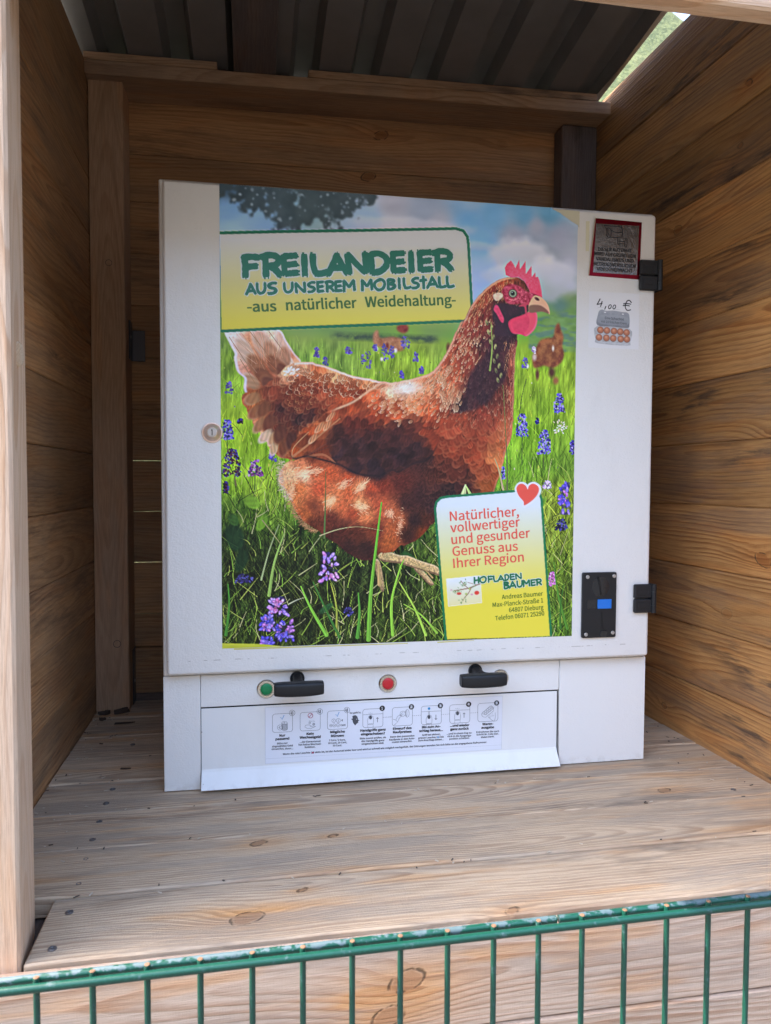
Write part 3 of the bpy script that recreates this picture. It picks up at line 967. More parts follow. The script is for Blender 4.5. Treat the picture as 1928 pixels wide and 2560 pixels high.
mb = MB(); mb.box((cx(.135), DY - 0.0056, cz(.555)), (cx(.42), DY - 0.005, cz(.412)), 0.0003)
mb.build("blank_window", M['black_gloss'], coin)
mb = MB()
pts = [(cx(.565), cz(.61)), (cx(.58), cz(.72)), (cx(.60), cz(.84)), (cx(.645), cz(.88)), (cx(.71), cz(.90))]
mb.ribbon([(p[0] * 1000, p[1] * 1000) for p in pts], [2.6, 2.8, 3.4, 2.6, 1.2], fC, 0.0058)
mb.build("return_slot", M['pit'], coin)
mb = MB(); mb.box((cx(.535), DY - 0.0062, cz(.985)), (cx(.74), DY - 0.005, cz(.895)), 0.0006)
mb.build("return_chute", M['black_gloss'], coin)
for u, v in ((.14, .066), (.92, .06), (.115, .945), (.905, .93)):
    mb = MB()
    mb.lathe([(0.0036, 0.0050), (0.0036, 0.0060), (0.0030, 0.0066), (0.0017, 0.0066), (0.0015, 0.0058), (0, 0.0058)], (cx(u), DY, cz(v)), n=20)
    mb.build("screw", M['screw'], coin, auto=40)

# lamps and pull handles on the strip
for (x, m, lb) in ((0.1700, 'green', "green indicator lamp"), (0.3910, 'red', "red indicator lamp"), (0.6075, 'green', "indicator lamp mostly hidden behind the right handle")):
    mb = MB()
    mb.lathe([(0.0172, 0.0), (0.0172, 0.0008), (0.0150, 0.0030), (0.0118, 0.0030), (0.0112, 0.0018), (0.0, 0.0018)], (x, -0.0002, 0.1755), n=40)
    lamp = tag(mb.build("indicator_lamp", M['chrome'], mach, auto=35), lb)
    mb = MB()
    mb.lathe([(0.0106, 0.0015), (0.0106, 0.0026), (0.0092, 0.0038), (0.0045, 0.0043), (0, 0.0044)], (x, -0.0002, 0.1755), n=32)
    mb.build("lens", M[m], lamp, auto=60)
for hx in (0.2250, 0.5580):
    mb = MB()
    mb.lathe([(0.0131, 0.0), (0.0131, 0.0035), (0.0124, 0.0046), (0.0, 0.0046)], (hx, -0.0002, 0.1925), n=32)
    hd = mb.build("pull_handle", M['black'], mach, auto=40)
    mb = MB()   # neck, flaring into the grip
    st = [(0.0, 0.0090, 0.0095), (0.014, 0.0080, 0.0085), (0.030, 0.0080, 0.0080), (0.040, 0.0110, 0.0085), (0.046, 0.0170, 0.0095)]
    vs, fs = [], []
    N = 24
    for d, a, b in st:
        for k in range(N):
            w = 2 * math.pi * k / N
            c_, s_ = math.cos(w), math.sin(w)
            vs.append((hx + a * math.copysign(abs(c_) ** .6, c_), -0.004 - d, 0.1922 + b * math.copysign(abs(s_) ** .6, s_)))
    for i in range(len(st) - 1):
        for k in range(N):
            k2 = (k + 1) % N
            fs.append((i * N + k, i * N + k2, (i + 1) * N + k2, (i + 1) * N + k))
    mb.add(vs, fs)
    mb.build("handle_neck", M['black'], hd, auto=40)
    mb = MB()   # grip: rounded bar, a little arched
    secs = []
    NS = 14
    for i in range(NS + 1):
        t = i / NS * 2 - 1
        e = 1 - 0.10 * (abs(t) ** 5)
        xx = hx + 0.043 * t
        ym = -0.0555 + 0.004 * t * t
        secs.append((xx, ym, 0.0105 * e, 0.0128 * e - 0.0006 * (t * t)))
    vs, fs = [], []
    for xx, ym, a, b in secs:
        for k in range(N):
            w = 2 * math.pi * k / N
            c_, s_ = math.cos(w), math.sin(w)
            vs.append((xx, ym + a * math.copysign(abs(c_) ** .55, c_), 0.1885 + b * math.copysign(abs(s_) ** .55, s_)))
    for i in range(NS):
        for k in range(N):
            k2 = (k + 1) % N
            fs.append((i * N + k, (i + 1) * N + k, (i + 1) * N + k2, i * N + k2))
    fs.append(tuple(range(N))); fs.append(tuple(NS * N + k for k in range(N))[::-1])
    mb.add(vs, fs)
    o = mb.build("handle_grip", M['black'], hd, auto=50)
    bv = o.modifiers.new("round", 'BEVEL'); bv.width = 0.002; bv.segments = 2; bv.limit_method = 'ANGLE'; bv.angle_limit = math.radians(60)

# ------------------------------------------------------------------ poster layout, millimetres from its top left corner
SH = {}
SH['tail'] = [[10.6,247.1],[14.3,264.1],[24.6,284.9],[23.6,292.6],[27.3,311.7],[32.0,319.3],[40.6,326.7],[39.6,342.2],[42.4,351.8],[50.0,353.5],[65.4,349.3],[92.5,333.1],[119.7,305.1],[137.3,295.8],[127.6,283.4],[112.1,260.6],[98.5,241.8],[52.4,244.5]]
SH['rump'] = [[92.5,325.3],[111.9,305.3],[125.6,299.0],[153.0,296.2],[168.8,299.7],[188.6,305.0],[208.5,311.3],[228.6,317.6],[258.9,322.7],[279.2,327.2],[295.5,329.3],[303.8,343.5],[258.9,356.6],[200.6,383.6],[166.8,409.9],[131.2,436.0],[123.3,466.6],[115.5,464.7],[97.9,460.0],[90.2,452.2],[82.4,444.4],[78.6,435.7],[67.0,429.0],[67.0,419.2],[55.5,405.8],[53.7,396.1],[47.9,390.4],[44.2,378.8],[36.6,367.4],[36.6,357.7],[42.4,351.8],[65.4,345.4],[80.9,333.4]]
SH['body'] = [[258.9,340.6],[279.2,327.2],[295.5,329.3],[313.2,325.3],[298.6,330.0],[323.8,323.2],[359.7,313.0],[378.8,301.2],[389.4,286.4],[400.0,269.6],[412.7,242.3],[423.3,221.3],[429.6,210.7],[416.9,239.8],[433.9,206.5],[446.7,183.3],[463.9,161.8],[483.3,144.4],[500.7,135.2],[520.5,130.1],[540.4,133.2],[551.7,145.2],[556.2,155.4],[563.0,161.3],[565.4,173.8],[552.2,191.1],[543.6,216.6],[532.7,235.4],[532.9,248.3],[528.7,269.4],[528.0,301.0],[527.2,332.5],[526.6,374.7],[525.7,395.8],[521.6,423.4],[512.9,446.8],[507.6,470.1],[502.3,487.1],[491.5,519.0],[485.0,527.4],[449.8,531.6],[391.1,535.8],[378.7,552.5],[380.8,573.6],[373.0,581.2],[359.3,598.4],[341.7,611.7],[322.2,619.1],[314.4,617.1],[300.8,630.1],[280.2,631.9],[269.9,641.9],[253.5,645.7],[237.2,641.4],[218.9,631.0],[202.7,616.7],[186.7,606.5],[168.7,592.3],[148.8,580.1],[134.9,568.1],[125.1,552.2],[119.2,538.3],[107.5,517.0],[99.7,507.1],[99.8,491.4],[107.6,475.6],[119.4,467.6],[127.2,465.6],[131.2,436.0],[150.9,410.1],[180.7,384.0],[228.6,361.2]]
SH['wing'] = [[120.4,442.0],[131.2,428.1],[150.9,410.1],[166.8,398.1],[180.7,384.0],[200.6,373.7],[228.6,361.2],[258.9,346.6],[279.2,340.1],[298.7,338.2],[328.1,345.7],[362.1,361.4],[383.6,387.8],[388.1,418.9],[377.6,450.2],[362.7,467.0],[337.2,473.4],[311.9,488.0],[300.2,484.4],[279.7,493.6],[259.3,494.7],[234.9,490.8],[208.7,476.9],[188.6,471.1],[148.9,461.5],[123.3,465.6]]
SH['wingdark'] = [[190.6,405.6],[218.7,409.1],[259.1,413.5],[313.6,423.7],[311.6,422.0],[341.2,419.6],[362.5,425.5],[373.3,437.8],[369.1,456.6],[360.6,467.0],[337.2,471.3],[311.9,486.0],[300.2,483.4],[277.7,494.2],[257.2,494.3],[234.9,489.8],[204.7,474.9],[188.6,453.2],[181.7,433.4]]
SH['neckdark'] = [[447.7,299.1],[473.6,271.3],[486.5,239.6],[490.7,220.7],[512.8,232.3],[519.5,238.3],[517.6,269.8],[513.6,307.7],[502.8,324.7],[491.9,337.6],[481.0,354.6],[457.1,371.9],[426.7,376.6],[415.8,374.8],[430.8,355.7],[439.3,326.4]]
SH['throat'] = [[490.2,179.3],[512.2,178.3],[534.3,181.4],[552.0,176.5],[554.4,191.0],[534.6,200.2],[515.9,211.4],[519.3,225.9],[526.1,235.7],[490.8,237.0],[490.6,218.7],[483.8,194.1]]
SH['comb'] = [[520.5,131.1],[509.4,126.9],[507.5,114.1],[511.4,106.7],[519.0,100.7],[524.2,107.5],[527.6,113.5],[534.5,98.8],[536.4,115.1],[546.7,100.2],[547.6,123.5],[558.3,108.5],[559.0,128.1],[566.0,119.4],[566.6,128.1],[571.0,127.1],[574.3,134.6],[578.5,152.2],[580.0,165.1],[571.9,160.9],[556.2,155.8],[553.9,150.3],[544.9,136.1],[533.7,129.4]]
SH['face'] = [[502.1,156.9],[508.5,147.3],[520.6,142.5],[536.1,145.9],[549.5,154.6],[565.1,154.9],[576.4,160.7],[567.5,165.3],[558.7,174.1],[538.7,177.5],[518.8,179.0],[508.8,173.2]]
SH['beak'] = [[554.3,178.5],[564.1,162.3],[576.4,163.8],[586.6,171.1],[592.8,180.9],[595.0,193.9],[589.2,191.2],[576.8,189.6],[556.7,192.0]]
SH['beakdark'] = [[555.4,180.5],[574.4,178.6],[588.0,185.4],[593.7,193.1],[579.0,190.0],[556.7,193.0]]
SH['wattle'] = [[515.4,212.5],[523.5,204.9],[541.2,198.3],[552.2,193.2],[563.4,190.2],[569.7,194.6],[570.3,209.2],[566.0,222.0],[557.2,231.2],[549.4,235.7],[539.4,233.1],[523.8,231.6],[517.5,222.9]]
SH['wattle2'] = [[552.2,193.2],[563.4,190.2],[569.7,194.6],[570.3,209.2],[566.0,222.0],[557.2,231.2],[549.4,235.7],[546.0,231.2],[553.7,220.4],[555.7,205.6]]
SH['wattle0'] = [[534.3,182.5],[545.4,175.7],[558.7,174.1],[557.7,180.4],[549.9,179.7],[551.2,195.3],[547.8,197.6],[545.4,183.0]]
SH['earwattle'] = [[487.1,190.8],[489.8,182.4],[495.1,182.8],[500.9,193.3],[506.8,205.6],[505.1,213.5],[499.8,210.4],[493.1,198.9]]
SH['earlobe'] = [[484.8,165.4],[490.0,161.0],[497.7,159.2],[504.3,162.4],[502.2,169.4],[491.3,174.6]]
SH['eye'] = [[522.6,159.1],[531.4,158.6]]
SH['thigh'] = [[280.1,629.9],[292.4,605.6],[300.6,585.3],[308.8,567.1],[314.2,561.0],[318.0,559.9],[314.3,588.4],[322.2,617.2],[316.4,619.0],[300.8,630.1]]
SH['leg1'] = [[276.0,633.9],[292.5,630.0],[314.5,637.2],[330.1,638.4],[353.7,648.3],[379.4,656.5],[388.3,664.4],[388.4,675.0],[373.5,670.9],[349.8,663.7],[326.3,655.6],[314.6,651.9],[280.2,646.1]]
SH['leg1b'] = [[347.8,658.8],[361.7,669.7],[377.6,689.3],[370.7,692.1],[353.8,675.3],[342.0,663.5]]
SH['leg2'] = [[267.9,650.0],[278.1,648.1],[286.5,695.2],[279.3,698.1]]
SH['banner'] = [[1.2,82.2],[105.3,73.5],[259.3,61.7],[413.8,49.0],[428.2,52.0],[435.7,62.1],[437.9,75.7],[445.1,185.6],[441.9,205.5],[431.6,212.6],[259.8,226.6],[104.9,238.5],[3.1,247.4]]
SH['panel'] = [[401.2,793.6],[379.1,552.5],[381.6,540.9],[389.4,533.3],[400.3,531.0],[532.3,520.3],[566.3,517.8],[579.2,524.6],[583.1,535.5],[605.5,794.4]]
SH['heart'] = [[550.1,547.6],[548.4,540.3],[539.6,530.5],[535.0,520.7],[534.9,513.9],[539.4,508.4],[546.6,507.6],[552.8,511.5],[556.4,517.8],[558.4,511.5],[564.1,507.6],[571.3,508.3],[577.0,512.9],[578.3,519.7],[574.7,528.6],[565.5,538.4]]
SH['pic'] = [[401.4,681.7],[465.6,676.6],[468.8,726.7],[405.7,731.8]]
SH['henR'] = [[566.9,293.5],[562.2,274.7],[570.9,253.3],[577.5,242.5],[590.9,237.8],[602.2,235.3],[606.4,216.1],[613.1,209.5],[616.7,219.9],[622.5,234.5],[620.5,251.6],[624.2,266.3],[618.7,281.3],[603.0,292.4],[584.8,288.7]]
SH['henL'] = [[265.8,259.3],[265.7,241.9],[273.7,235.8],[277.7,249.2],[299.6,246.4],[319.7,251.6],[319.7,269.1],[299.7,271.8],[279.7,266.6]]
SH['henL2'] = [[308.3,234.4],[309.5,226.6],[325.6,224.0],[328.4,233.7],[319.6,239.8]]
SH['tree'] = [[1.7,0.0],[265.1,-0.2],[255.3,17.7],[235.8,30.4],[243.6,45.1],[220.2,42.8],[204.7,62.8],[173.8,66.6],[158.5,43.1],[143.2,70.4],[86.5,74.7],[89.6,56.9],[79.1,40.8],[53.0,46.3],[34.6,32.7],[8.9,23.4]]
SH['torn'] = [[593.3,1.1],[610.2,8.3],[628.4,19.6],[642.1,27.1],[650.1,30.0]]
SH['HEN'] = [[14.9,253.3,235,225,235],[33.3,282.6,225,205,200],[55.8,266.8,205,160,130],[104.8,265.1,225,190,170],[85.9,250.6,235,215,205],[40.5,331.4,215,190,185],[51.7,353.8,150,95,60],[74.5,292.6,170,105,75],[104.7,291.6,150,90,70],[66.8,319.4,150,85,60],[116.1,306.5,235,205,180],[85.6,349.2,120,65,50],[51.6,372.8,175,115,70],[66.6,387.7,140,75,50],[59.0,403.1,200,150,110],[77.8,429.5,235,210,180],[89.1,444.7,190,140,90],[100.6,410.0,95,50,40],[111.9,452.1,120,65,40],[142.9,301.9,225,180,150],[162.1,316.7,195,120,80],[204.9,315.4,225,180,140],[252.1,325.8,225,170,125],[135.2,336.6,150,80,55],[162.1,343.6,140,70,50],[204.9,342.5,165,85,55],[240.3,349.4,150,72,45],[116.0,356.2,115,60,45],[104.5,379.3,70,40,42],[142.8,367.1,115,60,45],[158.2,386.0,60,36,40],[135.1,397.9,55,36,40],[173.7,378.0,110,55,40],[119.7,425.1,85,45,38],[127.3,448.1,150,80,45],[150.5,417.0,165,85,50],[169.8,405.1,190,120,80],[173.7,447.6,125,65,45],[158.2,459.4,110,58,42],[189.3,389.3,175,95,65],[220.6,369.3,175,88,55],[260.1,356.7,195,110,75],[300.0,344.1,235,200,175],[324.1,335.6,250,235,235],[352.5,334.9,215,150,115],[268.1,383.9,160,78,50],[308.1,371.4,180,95,60],[340.4,362.8,215,140,100],[364.9,374.2,190,105,70],[220.6,404.3,95,46,40],[260.2,403.6,85,42,38],[204.9,423.9,60,38,42],[205.0,455.1,50,38,46],[236.5,439.1,55,40,46],[268.2,430.9,62,40,44],[300.3,422.6,70,42,44],[332.6,414.3,80,45,42],[308.5,458.1,48,36,45],[340.8,445.9,52,38,44],[260.4,478.1,48,38,48],[228.6,478.3,45,36,46],[276.4,489.9,45,36,46],[361.0,405.9,130,62,45],[381.4,389.7,145,72,50],[402.1,405.3,150,75,55],[431.0,388.8,150,78,58],[464.3,372.2,125,62,52],[456.3,420.5,135,68,50],[485.6,395.9,135,70,55],[506.9,407.7,170,105,75],[494.7,460.5,190,130,85],[507.1,432.0,165,100,65],[381.7,437.5,120,58,42],[414.8,441.1,130,64,46],[448.2,452.8,135,66,46],[473.7,476.8,150,80,55],[382.0,481.4,75,42,38],[415.1,481.2,85,46,40],[436.2,509.3,60,38,40],[361.4,465.6,60,40,42],[478.2,509.2,130,78,45],[407.1,517.4,48,36,42],[397.1,282.3,165,95,70],[380.9,310.5,205,140,105],[413.8,309.5,170,95,70],[430.0,261.4,150,78,60],[405.8,341.5,190,125,95],[438.5,288.9,140,70,60],[454.6,228.8,125,60,55],[441.9,205.5,140,72,60],[471.0,196.3,110,52,52],[474.9,164.4,135,65,55],[504.0,143.2,150,75,60],[462.5,180.8,150,85,65],[447.2,332.5,70,42,48],[463.7,308.1,65,42,50],[426.7,364.9,55,38,46],[468.3,348.0,58,40,48],[484.5,287.5,70,42,50],[471.5,252.0,75,44,52],[518.0,266.4,130,72,62],[509.4,250.7,65,40,50],[518.5,306.6,120,65,58],[501.5,307.1,62,40,50],[506.2,347.2,105,58,52],[525.3,346.7,150,90,70],[526.8,286.2,160,100,80],[480.7,331.7,75,45,48],[500.4,203.1,55,38,50],[513.4,226.5,52,38,50],[525.8,202.0,60,38,48],[491.7,171.6,80,45,50],[520.7,130.4,140,75,60],[537.8,141.5,105,58,55],[108.1,475.2,225,180,140],[115.7,494.5,235,195,160],[108.0,517.7,215,170,125],[138.8,482.8,215,140,100],[142.6,490.5,245,215,195],[162.0,486.5,185,100,65],[189.3,490.3,190,100,65],[220.8,498.0,175,88,58],[134.9,517.6,200,125,80],[169.8,517.6,185,95,65],[205.0,517.6,205,130,90],[240.6,513.6,215,150,110],[220.8,525.4,190,105,70],[260.5,517.5,170,82,58],[284.5,509.6,120,58,46],[316.8,505.5,85,45,42],[123.3,540.9,190,125,80],[142.5,560.4,165,100,62],[158.1,548.7,150,85,58],[189.3,537.1,215,155,110],[212.9,548.9,190,110,75],[240.6,545.1,220,165,120],[252.6,564.9,200,130,90],[228.8,560.8,160,82,58],[276.6,541.2,165,90,65],[292.7,557.1,180,110,80],[161.9,576.1,95,55,42],[189.3,572.3,95,52,44],[205.1,592.1,80,45,40],[236.8,596.3,85,48,40],[268.7,588.7,110,60,45],[300.9,589.0,170,100,65],[313.0,573.1,165,100,70],[292.9,612.8,155,92,55],[220.9,619.9,58,38,38],[252.8,624.2,55,38,38],[197.2,603.8,70,42,38],[329.1,541.3,62,40,42],[341.5,573.3,48,34,38],[329.4,597.2,60,38,36],[358.0,597.5,110,60,35],[366.1,573.5,70,42,36],[353.5,529.4,60,40,44],[374.2,541.4,52,38,44]]
SH['BG'] = [[16.3,8.2,75,100,125],[16.1,41.3,120,165,215],[49.2,65.1,140,180,225],[30.7,73.7,145,185,225],[259.3,44.1,150,180,215],[298.7,14.7,165,170,190],[358.7,18.4,150,165,190],[298.8,49.2,185,190,205],[379.1,44.2,170,175,195],[440.1,1.2,135,170,205],[440.4,32.4,110,165,215],[481.8,21.9,105,160,205],[544.8,17.8,100,155,195],[587.3,11.0,95,150,185],[461.5,70.4,110,165,220],[482.7,116.5,150,180,225],[462.1,141.3,160,185,230],[524.1,58.7,160,168,192],[566.3,36.3,165,170,190],[609.4,53.6,158,165,188],[631.8,100.5,165,172,195],[610.4,121.8,170,178,200],[483.1,156.1,165,185,225],[632.4,140.8,165,175,200],[589.4,159.0,110,140,110],[632.6,153.0,110,140,70],[615.6,178.0,95,130,120],[633.2,197.5,110,150,65],[598.6,207.0,125,160,60],[581.7,231.9,125,165,55],[633.7,230.0,120,160,60],[14.9,260.8,110,150,80],[14.6,302.0,120,165,65],[14.4,339.7,125,175,65],[14.2,377.4,135,180,55],[47.7,395.7,145,190,55],[13.9,434.1,125,175,50],[47.6,433.7,135,185,50],[66.2,471.7,125,175,50],[143.0,248.4,125,160,90],[200.9,250.1,115,150,85],[259.8,251.8,115,150,75],[162.2,278.3,120,165,80],[220.5,276.4,120,165,75],[279.8,293.8,125,170,60],[339.8,252.8,130,165,70],[340.0,284.1,125,170,55],[372.2,239.8,120,150,80],[307.8,304.7,130,170,60],[388.7,255.0,120,160,70],[547.7,257.4,125,170,55],[569.8,305.1,130,175,50],[612.4,263.2,125,170,55],[634.8,303.3,130,175,55],[548.8,346.2,125,170,50],[592.2,365.6,120,170,50],[635.8,364.7,135,180,60],[549.8,427.4,110,165,45],[614.8,426.6,105,155,50],[541.8,476.4,95,150,45],[593.6,467.8,90,140,45],[637.3,467.5,85,130,45],[616.3,529.6,120,150,60],[604.0,591.6,120,150,60],[639.2,591.9,100,130,50],[614.0,674.9,95,135,45],[624.0,758.8,70,115,40],[636.7,717.2,90,125,50],[28.4,510.1,120,170,45],[66.1,510.0,140,185,60],[96.4,529.2,125,170,60],[28.2,548.3,75,120,40],[65.9,567.7,90,140,40],[103.9,587.3,75,120,35],[27.9,605.8,45,80,35],[84.7,625.9,45,75,30],[134.7,607.0,50,85,30],[27.6,663.6,40,65,30],[84.5,684.1,40,65,30],[142.4,646.2,35,60,30],[27.2,740.9,55,95,35],[103.5,743.2,35,55,28],[181.5,706.0,40,65,30],[221.0,667.3,32,55,28],[181.5,765.4,45,70,30],[261.0,708.0,35,60,28],[301.5,749.1,50,85,30],[321.7,689.3,45,75,30],[362.9,730.7,70,105,40],[363.2,775.4,60,100,35],[362.3,629.7,80,120,45],[341.8,621.4,60,100,40],[281.4,780.7,60,95,35],[27.0,783.6,70,105,35],[103.4,786.4,50,75,35]]
SH['FL'] = [[252.0,286.9,15.600000000000001,29.25,0],[285.7,274.2,10.14,27.3,0],[298.5,271.8,7.0200000000000005,19.5,0],[321.7,255.4,14.040000000000001,19.5,0],[11.0,415.2,21.060000000000002,32.76,1],[18.2,472.0,29.64,46.800000000000004,2],[57.9,481.3,24.18,27.3,3],[87.1,461.9,9.36,15.600000000000001,0],[7.8,513.9,9.36,19.5,2],[543.0,399.0,22.62,40.95,1],[587.4,429.0,24.96,42.9,1],[616.0,356.9,21.84,35.1,1],[642.2,438.6,10.14,24.96,1],[616.6,401.9,25.740000000000002,25.740000000000002,4],[629.5,533.7,28.080000000000002,58.5,5],[606.2,685.2,14.040000000000001,25.740000000000002,6],[594.1,509.0,15.600000000000001,14.040000000000001,7],[623.7,583.5,23.400000000000002,21.060000000000002,8],[186.2,656.8,39.0,52.65,9],[95.9,723.4,40.56,32.76,9],[78.5,752.2,31.200000000000003,25.740000000000002,5],[108.1,767.7,41.34,35.1,5],[77.2,787.4,23.400000000000002,19.5,5],[38.9,673.5,31.200000000000003,15.600000000000001,8],[507.7,486.8,5.46,21.84,1],[221.0,736.8,15.600000000000001,14.040000000000001,8],[164.1,278.3,7.0200000000000005,15.600000000000001,0],[179.6,295.0,7.0200000000000005,17.94,0],[14.4,343.4,9.36,17.16,0],[548.0,283.5,8.58,17.94,0],[220.5,272.5,7.800000000000001,10.14,0],[342.0,280.1,6.24,14.82,0],[267.8,267.0,6.24,10.14,0],[352.3,303.4,5.46,11.700000000000001,0],[315.9,312.3,5.46,11.700000000000001,0],[564.9,260.8,6.24,10.14,7],[32.7,399.7,7.800000000000001,7.800000000000001,2],[573.0,390.4,7.0200000000000005,9.36,8]]
SH['BL'] = [[[[257.2,787.9],[261.0,708.0],[270.8,620.5],[280.6,541.2]],8.6,[110,165,55]],[[[199.2,777.9],[199.2,726.2],[189.3,684.5]],4.7,[140,150,60]],[[[181.5,777.3],[154.0,728.9],[136.5,689.2]],7.0,[120,175,60]],[[[177.6,603.6],[179.5,548.8],[180.3,486.4]],3.5,[95,110,60]],[[[80.6,703.5],[90.4,645.3],[107.8,595.1]],6.2,[135,165,80]],[[[67.3,676.0],[80.9,625.8],[98.2,579.5]],3.1,[150,165,110]],[[[301.7,781.4],[299.4,720.9],[313.4,665.1],[321.5,645.2]],6.2,[130,180,60]],[[[169.7,599.6],[205.1,588.2],[240.7,584.5],[282.8,592.0]],1.6,[190,170,120]],[[[237.1,783.2],[241.0,743.3],[238.9,703.4]],7.0,[80,140,50]],[[[205.2,782.1],[181.5,733.7],[158.0,681.8]],5.5,[60,110,45]],[[[332.9,485.6],[365.7,501.4],[398.7,513.4],[423.8,527.4]],2.0,[215,190,150]],[[[508.0,517.3],[499.1,480.7],[491.3,460.5]],3.9,[185,170,120]],[[[515.8,521.3],[515.2,468.4],[512.1,419.8],[506.0,327.0]],3.5,[105,115,65]],[[[480.4,299.7],[484.2,259.5],[481.6,211.8]],3.5,[140,150,80]],[[[6.3,771.3],[12.3,721.1],[10.6,682.5]],5.5,[70,130,45]],[[[363.2,783.5],[342.4,734.2],[313.5,685.1]],5.5,[150,185,70]],[[[384.0,780.1],[354.8,746.7],[321.8,725.6]],4.7,[130,170,60]],[[[115.2,720.0],[130.7,712.6],[144.3,709.0]],2.0,[190,190,140]],[[[637.6,780.3],[619.0,716.8],[609.3,654.0]],6.2,[80,130,45]],[[[624.3,779.8],[623.7,737.8],[629.7,696.1]],4.7,[60,110,40]],[[[432.1,527.4],[436.2,509.3]],10.1,[190,200,140]],[[[444.7,525.4],[436.2,509.3]],5.5,[170,185,110]],[[[69.6,571.6],[96.2,606.6],[115.4,634.1]],2.0,[150,150,90]],[[[587.2,480.2],[585.5,447.4]],2.0,[90,110,50]],[[[543.9,472.3],[543.7,419.3]],1.6,[80,100,50]],[[[536.5,391.0],[542.4,346.3],[550.6,313.8]],1.6,[80,90,50]],[[[24.7,510.1],[21.1,487.2]],3.9,[120,120,60]],[[[56.6,517.7],[57.8,490.9]],2.0,[90,120,45]],[[[10.8,449.3],[10.2,426.6]],1.6,[80,110,50]],[[[277.0,688.4],[274.9,648.4]],7.8,[175,150,95]],[[[375.0,678.4],[358.4,661.9],[329.6,645.3]],3.1,[175,150,95]]]
SH['H1'] = [['F',[[37.8,117.9],[67.3,114.7],[67.1,152.9],[37.6,156.0]]],['R',[[69.6,113.8],[103.2,110.4],[103.0,150.1],[69.4,153.4]]],['E',[[105.1,112.6],[132.8,109.5],[132.7,146.3],[105.0,149.3]]],['I',[[136.7,109.8],[151.7,108.2],[151.6,146.5],[136.6,148.0]]],['L',[[154.8,108.0],[183.7,105.2],[183.7,143.5],[154.8,146.1]]],['A',[[183.7,106.8],[217.3,103.3],[217.4,140.7],[183.7,144.0]]],['N',[[215.9,103.4],[253.9,99.7],[254.0,137.5],[216.0,141.0]]],['D',[[256.9,100.7],[290.6,97.2],[290.7,135.6],[257.0,138.9]]],['E',[[296.7,97.2],[321.7,94.8],[321.8,131.7],[296.8,134.0]]],['I',[[325.8,94.7],[340.5,93.3],[340.7,130.5],[326.0,131.9]]],['E',[[345.3,92.8],[371.5,90.3],[371.7,127.5],[345.5,129.9]]],['R',[[372.7,89.8],[407.6,86.6],[407.9,124.8],[373.0,127.8]]]]
SH['H2'] = [['A',[[43.8,165.2],[60.0,163.2],[59.9,182.4],[43.7,184.3]]],['U',[[61.4,163.0],[77.2,161.2],[77.2,180.8],[61.3,182.5]]],['S',[[79.5,161.5],[96.5,159.7],[96.4,179.9],[79.5,181.7]]],['U',[[107.5,160.1],[123.9,158.3],[123.9,176.7],[107.4,178.4]]],['N',[[126.9,159.1],[145.4,157.2],[145.3,175.6],[126.8,177.5]]],['S',[[148.3,157.1],[162.6,155.4],[162.6,173.8],[148.3,175.5]]],['E',[[165.0,155.3],[177.1,153.9],[177.1,173.3],[164.9,174.7]]],['R',[[179.3,154.0],[194.9,152.2],[194.9,171.9],[179.3,173.6]]],['E',[[196.5,152.7],[208.8,151.3],[208.8,170.9],[196.5,172.2]]],['M',[[210.8,151.0],[231.9,148.8],[232.0,169.0],[210.8,171.2]]],['M',[[243.3,148.4],[262.8,146.2],[262.9,166.3],[243.4,168.4]]],['O',[[266.5,146.3],[285.1,144.3],[285.2,164.6],[266.5,166.5]]],['B',[[288.7,144.5],[304.0,142.8],[304.1,162.5],[288.8,164.3]]],['I',[[306.6,142.2],[316.2,141.1],[316.3,161.1],[306.7,162.2]]],['L',[[317.7,141.4],[332.4,139.9],[332.4,159.5],[317.8,161.1]]],['S',[[333.4,140.2],[347.7,138.7],[347.8,158.4],[333.5,159.9]]],['T',[[348.1,138.9],[361.2,137.4],[361.3,157.3],[348.2,158.8]]],['A',[[361.8,137.2],[381.5,135.1],[381.7,155.5],[361.9,157.5]]],['L',[[382.4,135.7],[396.4,134.2],[396.6,154.8],[382.5,156.3]]],['L',[[396.9,134.3],[411.4,132.8],[411.5,153.7],[397.0,155.2]]]]
SH['H3'] = [['H',[[453.5,678.3],[463.2,677.7],[463.3,690.0],[453.6,690.6]]],['O',[[465.0,677.5],[476.8,676.8],[476.9,689.0],[465.2,689.7]]],['F',[[479.9,676.9],[490.0,676.1],[490.2,688.1],[480.0,688.8]]],['L',[[490.4,676.5],[500.2,675.7],[500.4,687.5],[490.6,688.3]]],['A',[[499.2,675.9],[511.5,675.1],[511.6,686.6],[499.3,687.3]]],['D',[[512.5,674.6],[520.7,673.9],[520.8,685.8],[512.6,686.4]]],['E',[[522.8,673.8],[532.0,673.2],[532.2,684.8],[522.9,685.4]]],['N',[[533.1,673.0],[545.4,672.0],[545.6,683.5],[533.2,684.4]]],['B',[[510.6,688.3],[520.9,687.7],[521.0,701.2],[510.8,701.7]]],['A',[[521.9,687.6],[534.9,686.8],[535.0,700.1],[522.0,700.8]]],['U',[[536.3,686.5],[547.7,685.7],[547.8,698.8],[536.5,699.5]]],['M',[[548.7,685.5],[561.8,684.8],[561.9,697.9],[548.9,698.6]]],['E',[[563.8,685.1],[572.6,684.5],[572.7,696.8],[564.0,697.4]]],['R',[[573.6,684.1],[585.1,683.3],[585.2,695.9],[573.8,696.6]]]]
SH['T1'] = [['-aus',[46.5,212.5],[94.8,209.3],17.2],['natürlicher',[112.6,207.1],[234.8,197.5],17.6],['Weidehaltung-',[250.9,195.6],[414.8,183.9],17.8]]
